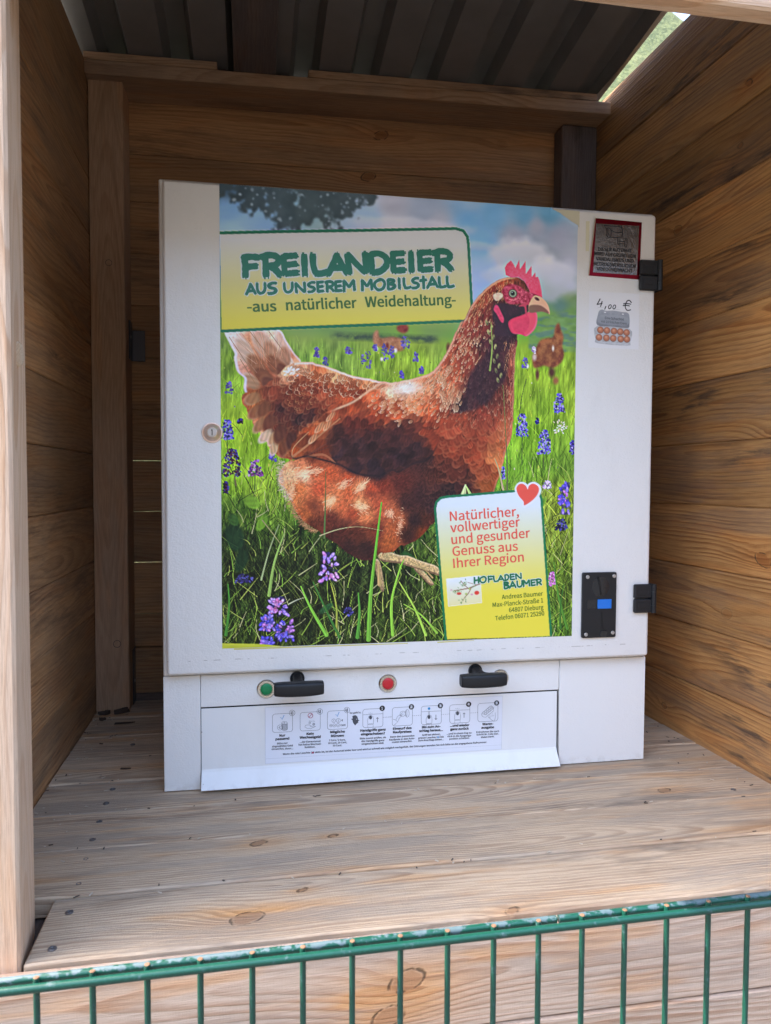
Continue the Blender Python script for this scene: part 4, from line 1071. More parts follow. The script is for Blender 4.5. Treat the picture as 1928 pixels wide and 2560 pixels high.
SH['T2'] = [['Natürlicher,',[407.6,574.4],[539.0,565.8],16.894632352941176],['vollwertiger',[408.7,595.4],[541.3,585.3],16.894632352941176],['und gesunder',[410.9,616.9],[561.2,605.9],16.894632352941176],['Genuss aus',[413.0,638.6],[537.7,630.1],16.894632352941176],['Ihrer Region',[414.8,660.6],[549.7,650.6],16.894632352941176]]
SH['T3'] = [['Andreas Baumer',[507.9,720.6],[588.0,715.8],8.156029411764706],['Max-Planck-Straße 1',[490.2,734.9],[588.8,728.6],8.156029411764706],['64807 Dieburg',[522.1,745.3],[589.6,741.4],8.156029411764706],['Telefon 06071 25290',[495.6,759.9],[591.3,753.1],8.156029411764706]]
SH['PM'] = [0.36487933,-0.0023045659,-5.5,-0.026631756,0.366855,-12.3,-5.0729449e-05,-1.2449858e-05]
SH['STK'] = [[682.6,13.0],[775.4,15.0],[772.4,121.2],[670.8,119.0]]
SH['FOIL'] = [[683.2,22.9],[770.1,22.0],[767.0,113.4],[678.6,112.6]]
SH['STKT'] = [['DIESER AUTOMAT',[688.0,72.6],[755.6,71.8],6.2],['WIRD AUFGRUND VON',[680.5,81.0],[763.5,81.9],6.2],['VANDALISMUS UND',[684.4,90.5],[759.4,90.5],6.2],['BETRUGSVERSUCHEN',[680.1,99.6],[763.3,100.4],6.2],['VIDEOÜBERWACHT',[686.2,109.2],[757.4,108.9],6.2]]
SH['STKI'] = [[[708.5,46.5],[733.9,45.9],[736.3,40.1],[736.9,33.4],[733.6,25.9],[699.0,25.8],[703.6,30.4],[706.8,31.6]],[[713.9,37.8],[713.6,40.4],[712.9,42.8],[711.8,44.8],[710.4,46.1],[708.8,46.6],[707.2,46.3],[705.7,45.1],[704.5,43.3],[703.7,41.0],[703.4,38.4],[703.6,35.8],[704.3,33.4],[705.5,31.4],[706.9,30.1],[708.5,29.6],[710.1,29.9],[711.6,31.0],[712.8,32.8],[713.5,35.2],[713.9,37.8]],[[708.8,41.2],[707.9,40.6],[707.2,39.5],[706.7,38.0],[706.6,36.2],[706.8,34.5],[707.4,33.1],[708.2,32.1],[709.1,31.7]],[[712.9,32.9],[719.9,36.6],[737.0,36.6]],[[727.4,46.7],[727.0,58.3],[729.1,59.5],[731.1,58.4],[731.2,47.1]],[[731.6,52.9],[741.8,53.1]],[[731.7,57.2],[741.6,57.4]],[[742.0,47.5],[744.2,46.7],[746.1,48.2],[744.9,63.0],[742.3,62.7],[740.8,61.2],[742.0,47.5]]]
SH['TAPE'] = [[663.4,19.8],[670.5,19.3],[670.3,74.3],[663.6,74.4]]
SH['T4'] = [['Nur', [25.54, 54.57], [35.84, 54.48], 4.2, 1], ['passend', [18.54, 60.61], [42.71, 60.66], 4.2, 1], ['Kein', [74.28, 54.34], [87.08, 54.39], 4.2, 1], ['Wechselgeld', [61.92, 60.39], [99.51, 61.07], 4.2, 1], ['Mögliche', [117.17, 53.59], [143.83, 53.86], 4.2, 1], ['Münzen', [118.86, 60.8], [141.85, 61.16], 4.2, 1], ['Handgriffe ganz', [172.66, 53.96], [219.72, 54.38], 4.2, 1], ['eingeschoben?', [174.1, 60.92], [218.3, 61.5], 4.2, 1], ['Bitte nur', [21.25, 68.36], [39.94, 68.38], 3.1, 0], ['abgezähltes Geld', [12.06, 73.14], [49.17, 73.59], 3.1, 0], ['einwerfen, denn...', [11.36, 78.01], [49.85, 78.86], 3.1, 0], ['...der Eierautomat', [61.91, 68.02], [99.64, 68.6], 3.1, 0], ['hat keine Wechsel-', [59.82, 72.84], [101.04, 73.8], 3.1, 0], ['funktion.', [70.63, 78.17], [89.85, 78.51], 3.1, 0], ['1 Euro / 2 Euro,', [115.07, 67.97], [145.26, 68.79], 3.1, 0], ['10 Cent, 20 Cent,', [113.24, 73.27], [147.81, 73.66], 3.1, 0], ['50 Cent.', [121.96, 78.36], [138.61, 78.67], 3.1, 0], ['Bitte zuerst prüfen, ob', [171.97, 68.24], [220.34, 68.69], 3.1, 0], ['die Handgriffe ganz', [174.84, 73.43], [217.47, 73.85], 3.1, 0], ['eingeschoben sind.', [175.13, 78.61], [216.77, 78.85], 3.1, 0], ["So geht's:", [152.99, 19.59], [173.59, 19.69], 3.1, 0], ['Cent', [136.18, 41.17], [145.23, 41.11], 3.1, 0], ['€', [137.87, 32.44], [140.41, 32.43], 3.1, 0], ['Einwurf des', [234.01, 54.03], [268.65, 54.28], 4.2, 1], ['Kaufpreises', [234.04, 60.53], [268.68, 61.1], 4.2, 1], ['Bis zum An-', [289.02, 54.29], [324.15, 54.54], 4.2, 1], ['schlag heraus...', [283.62, 60.95], [328.95, 61.38], 4.2, 1], ['...und wieder', [343.03, 54.44], [380.16, 55.08], 4.2, 1], ['ganz zurück', [343.52, 61.2], [379.16, 61.63], 4.2, 1], ['Waren-', [406.27, 55.08], [427.37, 55.23], 4.2, 1], ['ausgabe', [404.36, 61.6], [428.96, 61.97], 4.2, 1], ['Dann den passenden', [228.57, 68.58], [274.13, 68.67], 3.1, 0], ['Kaufpreis in den Auto-', [226.85, 73.82], [275.33, 73.83], 3.1, 0], ['maten einwerfen.', [232.22, 78.76], [270.23, 78.6], 3.1, 0], ['Griff bei aktiver,', [289.25, 68.84], [324.25, 68.71], 3.1, 0], ['grüner Leuchte (   ) bis', [281.79, 73.92], [330.52, 74.2], 3.1, 0], ['zum Anschlag ziehen...', [281.52, 78.56], [330.7, 79.03], 3.1, 0], ['...und in einem Zug zu-', [336.88, 69.01], [386.01, 69.68], 3.1, 0], ['rück in die Ausgangs-', [338.11, 73.91], [384.85, 74.91], 3.1, 0], ['position schieben.', [341.72, 78.96], [380.67, 79.38], 3.1, 0], ['Entnehmen Sie nach', [394.3, 69.13], [438.96, 69.81], 3.1, 0], ['Schritt Nr. 4 die Eier.', [394.65, 74.02], [438.4, 74.66], 3.1, 0], ['Vielen Dank.', [403.32, 79.55], [429.9, 79.35], 3.1, 0], ['Wenn die rote Leuchte (   ) aktiv ist, ist der Automat leider leer und wird so schnell wie möglich nachgefüllt. Bei Störungen wenden Sie sich bitte an die angegebene Rufnummer.', [31.49, 88.42], [415.24, 89.58], 3.1, 0]]
SH['IB'] = [[48.19,12.3],[98.13,12.41],[147.74,12.33]]
SH['NB'] = [['1',[213.38,12.48]],['2',[268.44,12.58]],['3',[323.87,13.27]],['4',[378.75,13.31]],['5',[433.79,13.76]]]
SH['K0'] = [[[[44.34,12.75],[45.78,12.98],[47.09,13.65],[48.12,14.7],[48.78,16.04],[49.01,17.51],[48.96,41.7],[48.73,43.18],[48.06,44.51],[47.02,45.57],[45.71,46.25],[44.26,46.48],[17.62,46.44],[16.18,46.2],[14.89,45.52],[13.87,44.47],[13.21,43.14],[12.99,41.66],[13.07,17.59],[13.3,16.12],[13.96,14.79],[14.99,13.74],[16.29,13.06],[17.73,12.82],[44.34,12.75]],0.55],[[[94.22,12.58],[95.69,12.81],[97.01,13.49],[98.06,14.55],[98.73,15.89],[98.97,17.38],[98.95,41.73],[98.72,43.22],[98.05,44.56],[96.99,45.62],[95.67,46.31],[94.2,46.54],[67.21,46.49],[65.75,46.26],[64.44,45.57],[63.4,44.51],[62.73,43.17],[62.5,41.69],[62.54,17.45],[62.78,15.97],[63.45,14.64],[64.49,13.58],[65.8,12.89],[67.26,12.65],[94.22,12.58]],0.55],[[[144.07,12.66],[145.55,12.89],[146.89,13.58],[147.96,14.64],[148.64,15.99],[148.88,17.49],[148.91,42.0],[148.68,43.5],[147.99,44.85],[146.93,45.92],[145.59,46.61],[144.1,46.84],[116.75,46.79],[115.28,46.56],[113.94,45.87],[112.89,44.8],[112.21,43.45],[111.98,41.96],[111.98,17.57],[112.21,16.08],[112.89,14.73],[113.94,13.66],[115.27,12.97],[116.75,12.73],[144.07,12.66]],0.55],[[[209.78,12.53],[211.29,12.77],[212.66,13.46],[213.75,14.53],[214.45,15.89],[214.69,17.4],[214.77,42.12],[214.54,43.64],[213.84,45.0],[212.76,46.08],[211.4,46.77],[209.89,47.01],[182.07,46.96],[180.57,46.72],[179.21,46.02],[178.13,44.95],[177.44,43.59],[177.2,42.08],[177.15,17.48],[177.38,15.98],[178.07,14.62],[179.14,13.54],[180.49,12.85],[181.99,12.61],[209.78,12.53]],0.55],[[[265.37,12.38],[266.91,12.61],[268.29,13.31],[269.4,14.39],[270.11,15.76],[270.36,17.28],[270.49,42.19],[270.25,43.71],[269.55,45.08],[268.46,46.17],[267.08,46.87],[265.54,47.1],[237.32,47.05],[235.79,46.81],[234.42,46.11],[233.32,45.03],[232.62,43.66],[232.37,42.14],[232.28,17.36],[232.51,15.85],[233.21,14.48],[234.29,13.4],[235.66,12.7],[237.18,12.45],[265.37,12.38]],0.55],[[[320.76,12.62],[322.31,12.86],[323.72,13.56],[324.84,14.66],[325.57,16.03],[325.83,17.56],[326.0,42.65],[325.76,44.18],[325.06,45.56],[323.95,46.66],[322.55,47.36],[320.99,47.6],[292.36,47.55],[290.82,47.3],[289.42,46.6],[288.31,45.51],[287.59,44.13],[287.34,42.6],[287.2,17.64],[287.43,16.12],[288.13,14.74],[289.23,13.65],[290.62,12.95],[292.16,12.7],[320.76,12.62]],0.55],[[[375.89,12.97],[377.47,13.21],[378.9,13.91],[380.04,15.01],[380.78,16.4],[381.04,17.94],[381.26,43.2],[381.02,44.75],[380.31,46.14],[379.19,47.24],[377.77,47.95],[376.19,48.19],[347.15,48.14],[345.59,47.89],[344.17,47.18],[343.04,46.08],[342.31,44.69],[342.05,43.16],[341.86,18.02],[342.1,16.49],[342.81,15.1],[343.92,14.0],[345.33,13.29],[346.89,13.04],[375.89,12.97]],0.55],[[[431.2,12.84],[432.8,13.08],[434.25,13.79],[435.41,14.9],[436.16,16.3],[436.43,17.85],[436.69,43.29],[436.46,44.85],[435.73,46.25],[434.6,47.36],[433.16,48.07],[431.56,48.31],[402.12,48.26],[400.52,48.01],[399.09,47.3],[397.94,46.19],[397.2,44.79],[396.93,43.24],[396.7,17.93],[396.94,16.39],[397.65,14.99],[398.78,13.88],[400.2,13.17],[401.79,12.92],[431.2,12.84]],0.55],[[[53.3,12.57],[53.04,14.16],[52.31,15.57],[51.18,16.66],[49.76,17.33],[48.18,17.5],[46.61,17.16],[45.19,16.34],[44.07,15.13],[43.35,13.64],[43.1,12.03],[43.35,10.43],[44.08,9.02],[45.21,7.93],[46.63,7.27],[48.21,7.1],[49.78,7.44],[51.2,8.25],[52.33,9.46],[53.05,10.95],[53.3,12.57]],0.55],[[[103.3,12.68],[103.05,14.29],[102.31,15.71],[101.17,16.81],[99.73,17.47],[98.13,17.64],[96.53,17.3],[95.09,16.48],[93.95,15.26],[93.22,13.77],[92.97,12.14],[93.22,10.54],[93.96,9.12],[95.1,8.02],[96.54,7.35],[98.13,7.18],[99.73,7.52],[101.17,8.34],[102.31,9.55],[103.05,11.05],[103.3,12.68]],0.55],[[[152.98,12.61],[152.73,14.22],[151.98,15.65],[150.83,16.76],[149.37,17.43],[147.75,17.6],[146.13,17.25],[144.67,16.43],[143.51,15.2],[142.77,13.7],[142.51,12.06],[142.77,10.44],[143.51,9.02],[144.66,7.91],[146.12,7.24],[147.74,7.07],[149.36,7.41],[150.82,8.23],[151.98,9.46],[152.72,10.96],[152.98,12.61]],0.55],[[[31.21,38.05],[30.98,39.51],[30.32,40.8],[29.28,41.8],[27.98,42.4],[26.54,42.55],[25.1,42.24],[23.8,41.49],[22.77,40.37],[22.12,39.0],[21.89,37.52],[22.12,36.06],[22.79,34.77],[23.82,33.77],[25.12,33.17],[26.56,33.01],[28.0,33.33],[29.3,34.08],[30.33,35.19],[30.99,36.56],[31.21,38.05]],0.5],[[[39.48,30.09],[39.24,30.81],[38.53,31.44],[37.44,31.9],[36.06,32.17],[34.53,32.2],[33.0,31.99],[31.62,31.58],[30.53,30.99],[29.83,30.29],[29.59,29.54],[29.83,28.81],[30.54,28.19],[31.63,27.72],[33.01,27.46],[34.54,27.42],[36.07,27.63],[37.44,28.04],[38.54,28.63],[39.24,29.33],[39.48,30.09]],0.5],[[[39.48,31.77],[39.23,32.37],[38.53,32.88],[37.43,33.25],[36.05,33.45],[34.52,33.46],[33.0,33.28],[31.62,32.92],[30.53,32.43],[29.83,31.84],[29.59,31.22]],0.9],[[[39.47,33.74],[39.23,34.33],[38.52,34.84],[37.43,35.22],[36.05,35.42],[34.52,35.43],[32.99,35.24],[31.61,34.89],[30.52,34.39],[29.82,33.8],[29.58,33.18]],0.9],[[[39.47,35.71],[39.22,36.3],[38.52,36.81],[37.42,37.18],[36.04,37.38],[34.51,37.39],[32.99,37.21],[31.61,36.85],[30.52,36.36],[29.82,35.77],[29.58,35.15]],0.9],[[[39.46,37.67],[39.22,38.27],[38.51,38.78],[37.42,39.15],[36.04,39.35],[34.51,39.36],[32.98,39.18],[31.6,38.82],[30.51,38.32],[29.81,37.73],[29.57,37.11]],0.9],[[[39.46,39.64],[39.21,40.24],[38.51,40.74],[37.41,41.12],[36.03,41.32],[34.5,41.33],[32.97,41.14],[31.6,40.78],[30.51,40.29],[29.81,39.7],[29.56,39.08]],0.9],[[[39.45,41.61],[39.21,42.2],[38.5,42.71],[37.41,43.08],[36.03,43.28],[34.5,43.29],[32.97,43.11],[31.59,42.75],[30.5,42.25],[29.8,41.66],[29.56,41.04]],0.9],[[[29.59,29.54],[29.83,42.18]],0.5],[[[39.48,30.09],[39.73,41.34]],0.5],[[[29.02,36.24],[25.87,35.64],[24.77,37.68],[25.86,39.85],[28.74,39.87]],0.5],[[[23.81,37.07],[27.24,37.12]],0.4],[[[23.81,38.33],[27.1,38.38]],0.4],[[[35.5,29.02],[33.71,28.78],[32.88,29.72],[33.98,30.62],[35.49,30.43]],0.6],[[[70.69,39.59],[72.77,36.18],[77.63,35.88],[83.19,37.61],[80.41,39.01],[85.98,40.03],[90.86,39.32],[81.8,42.9],[74.85,41.94],[72.07,40.09]],0.5],[[[79.03,27.49],[79.03,30.88]],0.4],[[[81.26,28.18],[81.25,31.0]],0.4],[[[83.48,28.86],[83.48,31.12]],0.4],[[[85.99,28.15],[85.99,31.26]],0.4],[[[88.08,28.55],[88.07,31.38]],0.4],[[[81.39,32.7],[81.1,33.6],[80.33,34.12],[79.39,34.07],[78.62,33.46],[78.33,32.53],[78.62,31.64],[79.39,31.11],[80.34,31.17],[81.1,31.77],[81.39,32.7]],0.6],[[[89.19,35.4],[88.79,36.63],[87.74,37.34],[86.45,37.27],[85.4,36.44],[85.01,35.17],[85.41,33.94],[86.45,33.23],[87.74,33.3],[88.79,34.13],[89.19,35.4]],0.6],[[[88.07,35.34],[87.79,36.02],[87.1,36.27],[86.41,35.95],[86.12,35.23],[86.41,34.55],[87.1,34.29],[87.79,34.62],[88.07,35.34]],0.6],[[[126.87,30.98],[126.71,32.02],[126.23,32.94],[125.48,33.66],[124.54,34.09],[123.5,34.2],[122.45,33.97],[121.51,33.44],[120.77,32.64],[120.29,31.67],[120.12,30.6],[120.29,29.56],[120.76,28.64],[121.51,27.92],[122.45,27.49],[123.49,27.38],[124.54,27.6],[125.48,28.14],[126.23,28.94],[126.71,29.91],[126.87,30.98]],0.5],[[[135.75,31.18],[135.57,32.36],[135.03,33.4],[134.18,34.2],[133.12,34.69],[131.95,34.81],[130.77,34.56],[129.71,33.95],[128.87,33.06],[128.33,31.96],[128.14,30.76],[128.32,29.59],[128.86,28.55],[129.71,27.74],[130.77,27.26],[131.94,27.13],[133.12,27.38],[134.18,27.99],[135.02,28.88],[135.56,29.98],[135.75,31.18]],0.5],[[[120.83,39.59],[120.71,40.33],[120.37,40.98],[119.84,41.49],[119.17,41.79],[118.44,41.87],[117.7,41.71],[117.03,41.33],[116.5,40.77],[116.17,40.07],[116.05,39.32],[116.17,38.58],[116.5,37.93],[117.03,37.42],[117.7,37.12],[118.44,37.04],[119.17,37.2],[119.84,37.58],[120.37,38.15],[120.71,38.84],[120.83,39.59]],0.5],[[[127.3,39.53],[127.16,40.4],[126.76,41.17],[126.14,41.76],[125.35,42.12],[124.48,42.21],[123.61,42.03],[122.83,41.58],[122.21,40.91],[121.81,40.1],[121.67,39.21],[121.81,38.34],[122.21,37.57],[122.83,36.98],[123.61,36.62],[124.48,36.53],[125.35,36.72],[126.14,37.16],[126.76,37.83],[127.16,38.64],[127.3,39.53]],0.5],[[[134.63,39.66],[134.48,40.62],[134.04,41.46],[133.35,42.12],[132.49,42.51],[131.53,42.61],[130.57,42.41],[129.7,41.91],[129.02,41.18],[128.58,40.28],[128.42,39.31],[128.58,38.35],[129.02,37.5],[129.7,36.85],[130.57,36.45],[131.52,36.35],[132.48,36.56],[133.35,37.05],[134.03,37.78],[134.48,38.68],[134.63,39.66]],0.5],[[[123.07,29.35],[123.64,32.5]],0.5],[[[130.82,29.77],[132.22,29.28],[132.79,30.73],[130.82,32.62],[133.21,32.61]],0.5],[[[117.31,39.39],[119.56,39.52]],0.9],[[[123.36,39.31],[125.61,39.43]],0.9],[[[130.4,39.42],[132.65,39.55]],0.9],[[[186.49,41.14],[186.18,32.53],[188.45,26.07],[191.88,24.25],[195.9,26.47],[197.35,33.14],[196.8,41.15]],0.5],[[[186.5,46.59],[186.49,41.43],[196.51,41.42],[196.53,46.59]],0.5],[[[187.34,40.33],[195.65,40.22]],0.4],[[[296.92,46.45],[296.57,37.71],[298.89,31.15],[302.41,29.31],[306.55,31.56],[308.07,38.34],[307.53,46.46]],0.5],[[[296.95,51.97],[296.92,46.74],[307.24,46.73],[307.27,51.98]],0.5],[[[297.79,45.62],[306.34,45.52]],0.4],[[[351.88,42.5],[351.52,33.7],[353.86,27.09],[357.42,25.24],[361.63,27.51],[363.18,34.33],[362.65,42.5]],0.5],[[[351.93,48.06],[351.89,42.79],[362.35,42.78],[362.39,48.06]],0.5],[[[352.77,41.67],[361.44,41.56]],0.4],[[[177.3,22.75],[214.56,22.59]],0.5],[[[287.37,23.13],[325.42,23.25]],0.5],[[[342.2,23.56],[380.79,23.98]],0.5],[[[301.05,23.42],[301.09,29.82]],0.5],[[[303.11,23.38],[303.15,29.93]],0.5],[[[189.53,21.26],[188.15,19.87]],0.5],[[[191.59,21.37],[191.58,19.36]],0.5],[[[193.65,21.48],[195.02,20.23]],0.5],[[[354.95,21.45],[353.5,20.03]],0.5],[[[357.1,21.56],[357.08,19.51]],0.5],[[[359.25,21.67],[360.67,20.4]],0.5],[[[204.54,38.13],[204.52,29.23]],1.0],[[[202.37,31.41],[204.52,29.23],[206.68,31.65]],1.0],[[[315.4,30.0],[315.46,39.33]],1.0],[[[313.23,36.87],[315.46,39.33],[317.67,37.12]],1.0],[[[369.96,38.65],[369.88,29.41]],1.0],[[[367.65,31.64],[369.88,29.41],[372.15,31.88]],1.0],[[[256.98,24.99],[256.75,26.49],[256.05,27.82],[254.96,28.85],[253.58,29.48],[252.05,29.63],[250.52,29.31],[249.14,28.54],[248.05,27.39],[247.34,25.99],[247.09,24.46],[247.33,22.96],[248.02,21.62],[249.11,20.6],[250.48,19.97],[252.01,19.81],[253.54,20.13],[254.92,20.91],[256.02,22.05],[256.73,23.46],[256.98,24.99]],0.5],[[[264.27,24.65],[264.09,26.88],[263.56,28.87],[262.73,30.42],[261.68,31.39],[260.51,31.68],[259.34,31.26],[258.27,30.18],[257.43,28.53],[256.88,26.49],[256.69,24.25],[256.86,22.03],[257.39,20.04],[258.22,18.49],[259.27,17.52],[260.44,17.23],[261.61,17.64],[262.67,18.72],[263.52,20.37],[264.07,22.41],[264.27,24.65]],0.5],[[[260.18,24.44],[260.04,27.17],[259.62,29.16],[259.04,29.87],[258.46,29.1],[258.02,27.07],[257.85,24.31],[257.99,21.57],[258.41,19.59],[258.99,18.88],[259.58,19.65],[260.01,21.68],[260.18,24.44]],0.5],[[[253.16,26.08],[252.37,26.61],[251.39,26.7],[250.46,26.31],[249.8,25.55],[249.56,24.59],[249.79,23.65],[250.45,22.96],[251.37,22.68],[252.35,22.87],[253.15,23.48]],0.5],[[[233.64,33.82],[238.29,35.52],[242.36,39.64],[238.32,43.46],[235.14,45.87]],0.5],[[[239.01,35.99],[242.32,29.25],[247.68,25.93],[250.16,27.65],[245.53,33.03],[242.36,39.35]],0.5],[[[246.23,26.86],[249.58,29.93]],0.5],[[[404.84,32.16],[420.62,19.43],[423.66,19.14],[427.5,23.33],[427.56,28.94],[412.49,40.23],[407.17,38.91],[404.41,35.08],[404.84,32.16]],0.5],[[[404.84,32.89],[412.44,35.51],[427.51,24.21]],0.4],[[[410.58,30.99],[410.21,32.01],[409.23,32.6],[408.02,32.53],[407.03,31.84],[406.64,30.78],[407.01,29.76],[407.98,29.17],[409.2,29.23],[410.19,29.93],[410.58,30.99]],0.4],[[[413.93,33.23],[413.57,34.25],[412.59,34.84],[411.37,34.78],[410.38,34.08],[409.99,33.02],[410.36,32.0],[411.34,31.41],[412.56,31.48],[413.55,32.17],[413.93,33.23]],0.4],[[[414.19,28.38],[413.82,29.4],[412.84,29.99],[411.63,29.93],[410.63,29.23],[410.25,28.17],[410.61,27.15],[411.59,26.56],[412.81,26.63],[413.8,27.32],[414.19,28.38]],0.4],[[[417.55,30.62],[417.18,31.64],[416.2,32.23],[414.98,32.17],[413.99,31.47],[413.6,30.41],[413.97,29.39],[414.95,28.8],[416.17,28.87],[417.16,29.56],[417.55,30.62]],0.4],[[[417.8,25.77],[417.44,26.79],[416.46,27.38],[415.24,27.32],[414.25,26.62],[413.86,25.56],[414.23,24.54],[415.2,23.95],[416.42,24.02],[417.42,24.71],[417.8,25.77]],0.4],[[[421.17,28.01],[420.8,29.03],[419.82,29.62],[418.6,29.56],[417.6,28.86],[417.22,27.8],[417.58,26.78],[418.56,26.19],[419.78,26.26],[420.78,26.95],[421.17,28.01]],0.4],[[[421.42,23.16],[421.05,24.18],[420.07,24.77],[418.85,24.71],[417.86,24.01],[417.47,22.95],[417.84,21.93],[418.82,21.34],[420.04,21.4],[421.03,22.1],[421.42,23.16]],0.4],[[[424.79,25.4],[424.42,26.42],[423.44,27.01],[422.22,26.95],[421.22,26.25],[420.83,25.19],[421.2,24.17],[422.18,23.58],[423.4,23.64],[424.4,24.34],[424.79,25.4]],0.4],[[[425.04,20.54],[424.67,21.56],[423.69,22.16],[422.47,22.09],[421.48,21.4],[421.09,20.34],[421.46,19.32],[422.44,18.73],[423.66,18.79],[424.65,19.48],[425.04,20.54]],0.4],[[[428.41,22.78],[428.04,23.81],[427.06,24.4],[425.84,24.33],[424.84,23.64],[424.45,22.58],[424.82,21.56],[425.8,20.96],[427.02,21.03],[428.02,21.72],[428.41,22.78]],0.4],[[[417.03,39.44],[421.6,41.17],[419.27,35.88],[423.87,40.26],[422.29,33.83],[426.14,39.2],[425.62,32.53],[428.11,38.57],[431.7,32.11],[431.49,40.97],[430.04,48.28]],0.5],[[[417.79,39.93],[423.93,45.73],[428.52,48.49]],0.5],[[[214.59,29.64],[216.29,29.63]],0.6],[[[217.99,29.62],[219.69,29.61]],0.6],[[[221.39,29.6],[223.09,29.59]],0.6],[[[224.8,29.59],[226.5,29.58]],0.6],[[[228.21,29.57],[229.91,29.56]],0.6],[[[218.03,29.37],[219.5,29.38]],0.6],[[[220.97,29.39],[222.44,29.4]],0.6],[[[223.91,29.41],[225.38,29.41]],0.6],[[[226.86,29.42],[228.33,29.43]],0.6],[[[229.81,29.44],[231.28,29.45]],0.6],[[[270.57,29.62],[272.32,29.6]],0.6],[[[274.08,29.58],[275.83,29.56]],0.6],[[[277.59,29.54],[279.35,29.52]],0.6],[[[281.1,29.49],[282.86,29.47]],0.6],[[[284.62,29.45],[286.38,29.43]],0.6],[[[325.62,30.11],[327.39,30.11]],0.6],[[[329.17,30.1],[330.95,30.09]],0.6],[[[332.74,30.09],[334.52,30.08]],0.6],[[[336.3,30.07],[338.09,30.07]],0.6],[[[339.87,30.06],[341.66,30.05]],0.6],[[[380.85,30.29],[382.65,30.3]],0.6],[[[384.46,30.3],[386.26,30.31]],0.6],[[[388.07,30.32],[389.88,30.33]],0.6],[[[391.68,30.34],[393.49,30.35]],0.6],[[[395.3,30.35],[397.11,30.36]],0.6]]
SH['K1'] = [[[[27.56,19.05],[30.16,23.25],[33.88,15.74]],1.1],[[[127.29,19.07],[129.83,23.46],[133.62,15.14]],1.1]]
SH['K2'] = [[[[85.44,19.22],[85.23,20.56],[84.61,21.75],[83.66,22.67],[82.45,23.23],[81.12,23.37],[79.79,23.08],[78.59,22.39],[77.64,21.37],[77.03,20.12],[76.82,18.76],[77.03,17.42],[77.64,16.23],[78.6,15.32],[79.8,14.76],[81.13,14.62],[82.46,14.9],[83.66,15.59],[84.62,16.61],[85.23,17.86],[85.44,19.22]],1.0],[[[78.34,21.95],[84.05,16.04]],1.0]]
SH['K3'] = [[[194.47,28.69],[194.32,29.84],[193.87,30.86],[193.17,31.62],[192.31,32.04],[191.37,32.08],[190.45,31.74],[189.66,31.04],[189.08,30.07],[188.78,28.94],[188.79,27.75],[189.1,26.66],[189.68,25.76],[190.48,25.17],[191.4,24.95],[192.34,25.11],[193.2,25.65],[193.89,26.5],[194.33,27.57]],[[305.09,33.81],[304.94,34.99],[304.48,36.02],[303.77,36.79],[302.88,37.22],[301.91,37.26],[300.96,36.91],[300.15,36.2],[299.55,35.22],[299.23,34.06],[299.23,32.86],[299.55,31.75],[300.15,30.84],[300.97,30.24],[301.91,30.01],[302.88,30.18],[303.77,30.73],[304.48,31.59],[304.94,32.68]],[[360.15,29.77],[360.0,30.95],[359.54,31.99],[358.81,32.77],[357.91,33.2],[356.93,33.24],[355.97,32.89],[355.14,32.18],[354.54,31.19],[354.21,30.03],[354.21,28.82],[354.53,27.7],[355.14,26.79],[355.97,26.18],[356.92,25.95],[357.91,26.12],[358.81,26.67],[359.53,27.54],[360.0,28.63]]]
SH['ROO'] = [[155.13,29.4],[158.82,28.46],[157.68,24.54],[160.8,22.86],[164.06,22.75],[166.48,24.88],[167.91,27.95],[168.49,31.27],[170.77,32.83],[168.49,34.13],[168.78,37.29],[166.93,37.47],[162.96,41.82],[159.11,36.47],[157.97,31.27]]
SH['BD'] = [[302.04,17.66],[319.83,72.83],[85.24,87.58]]

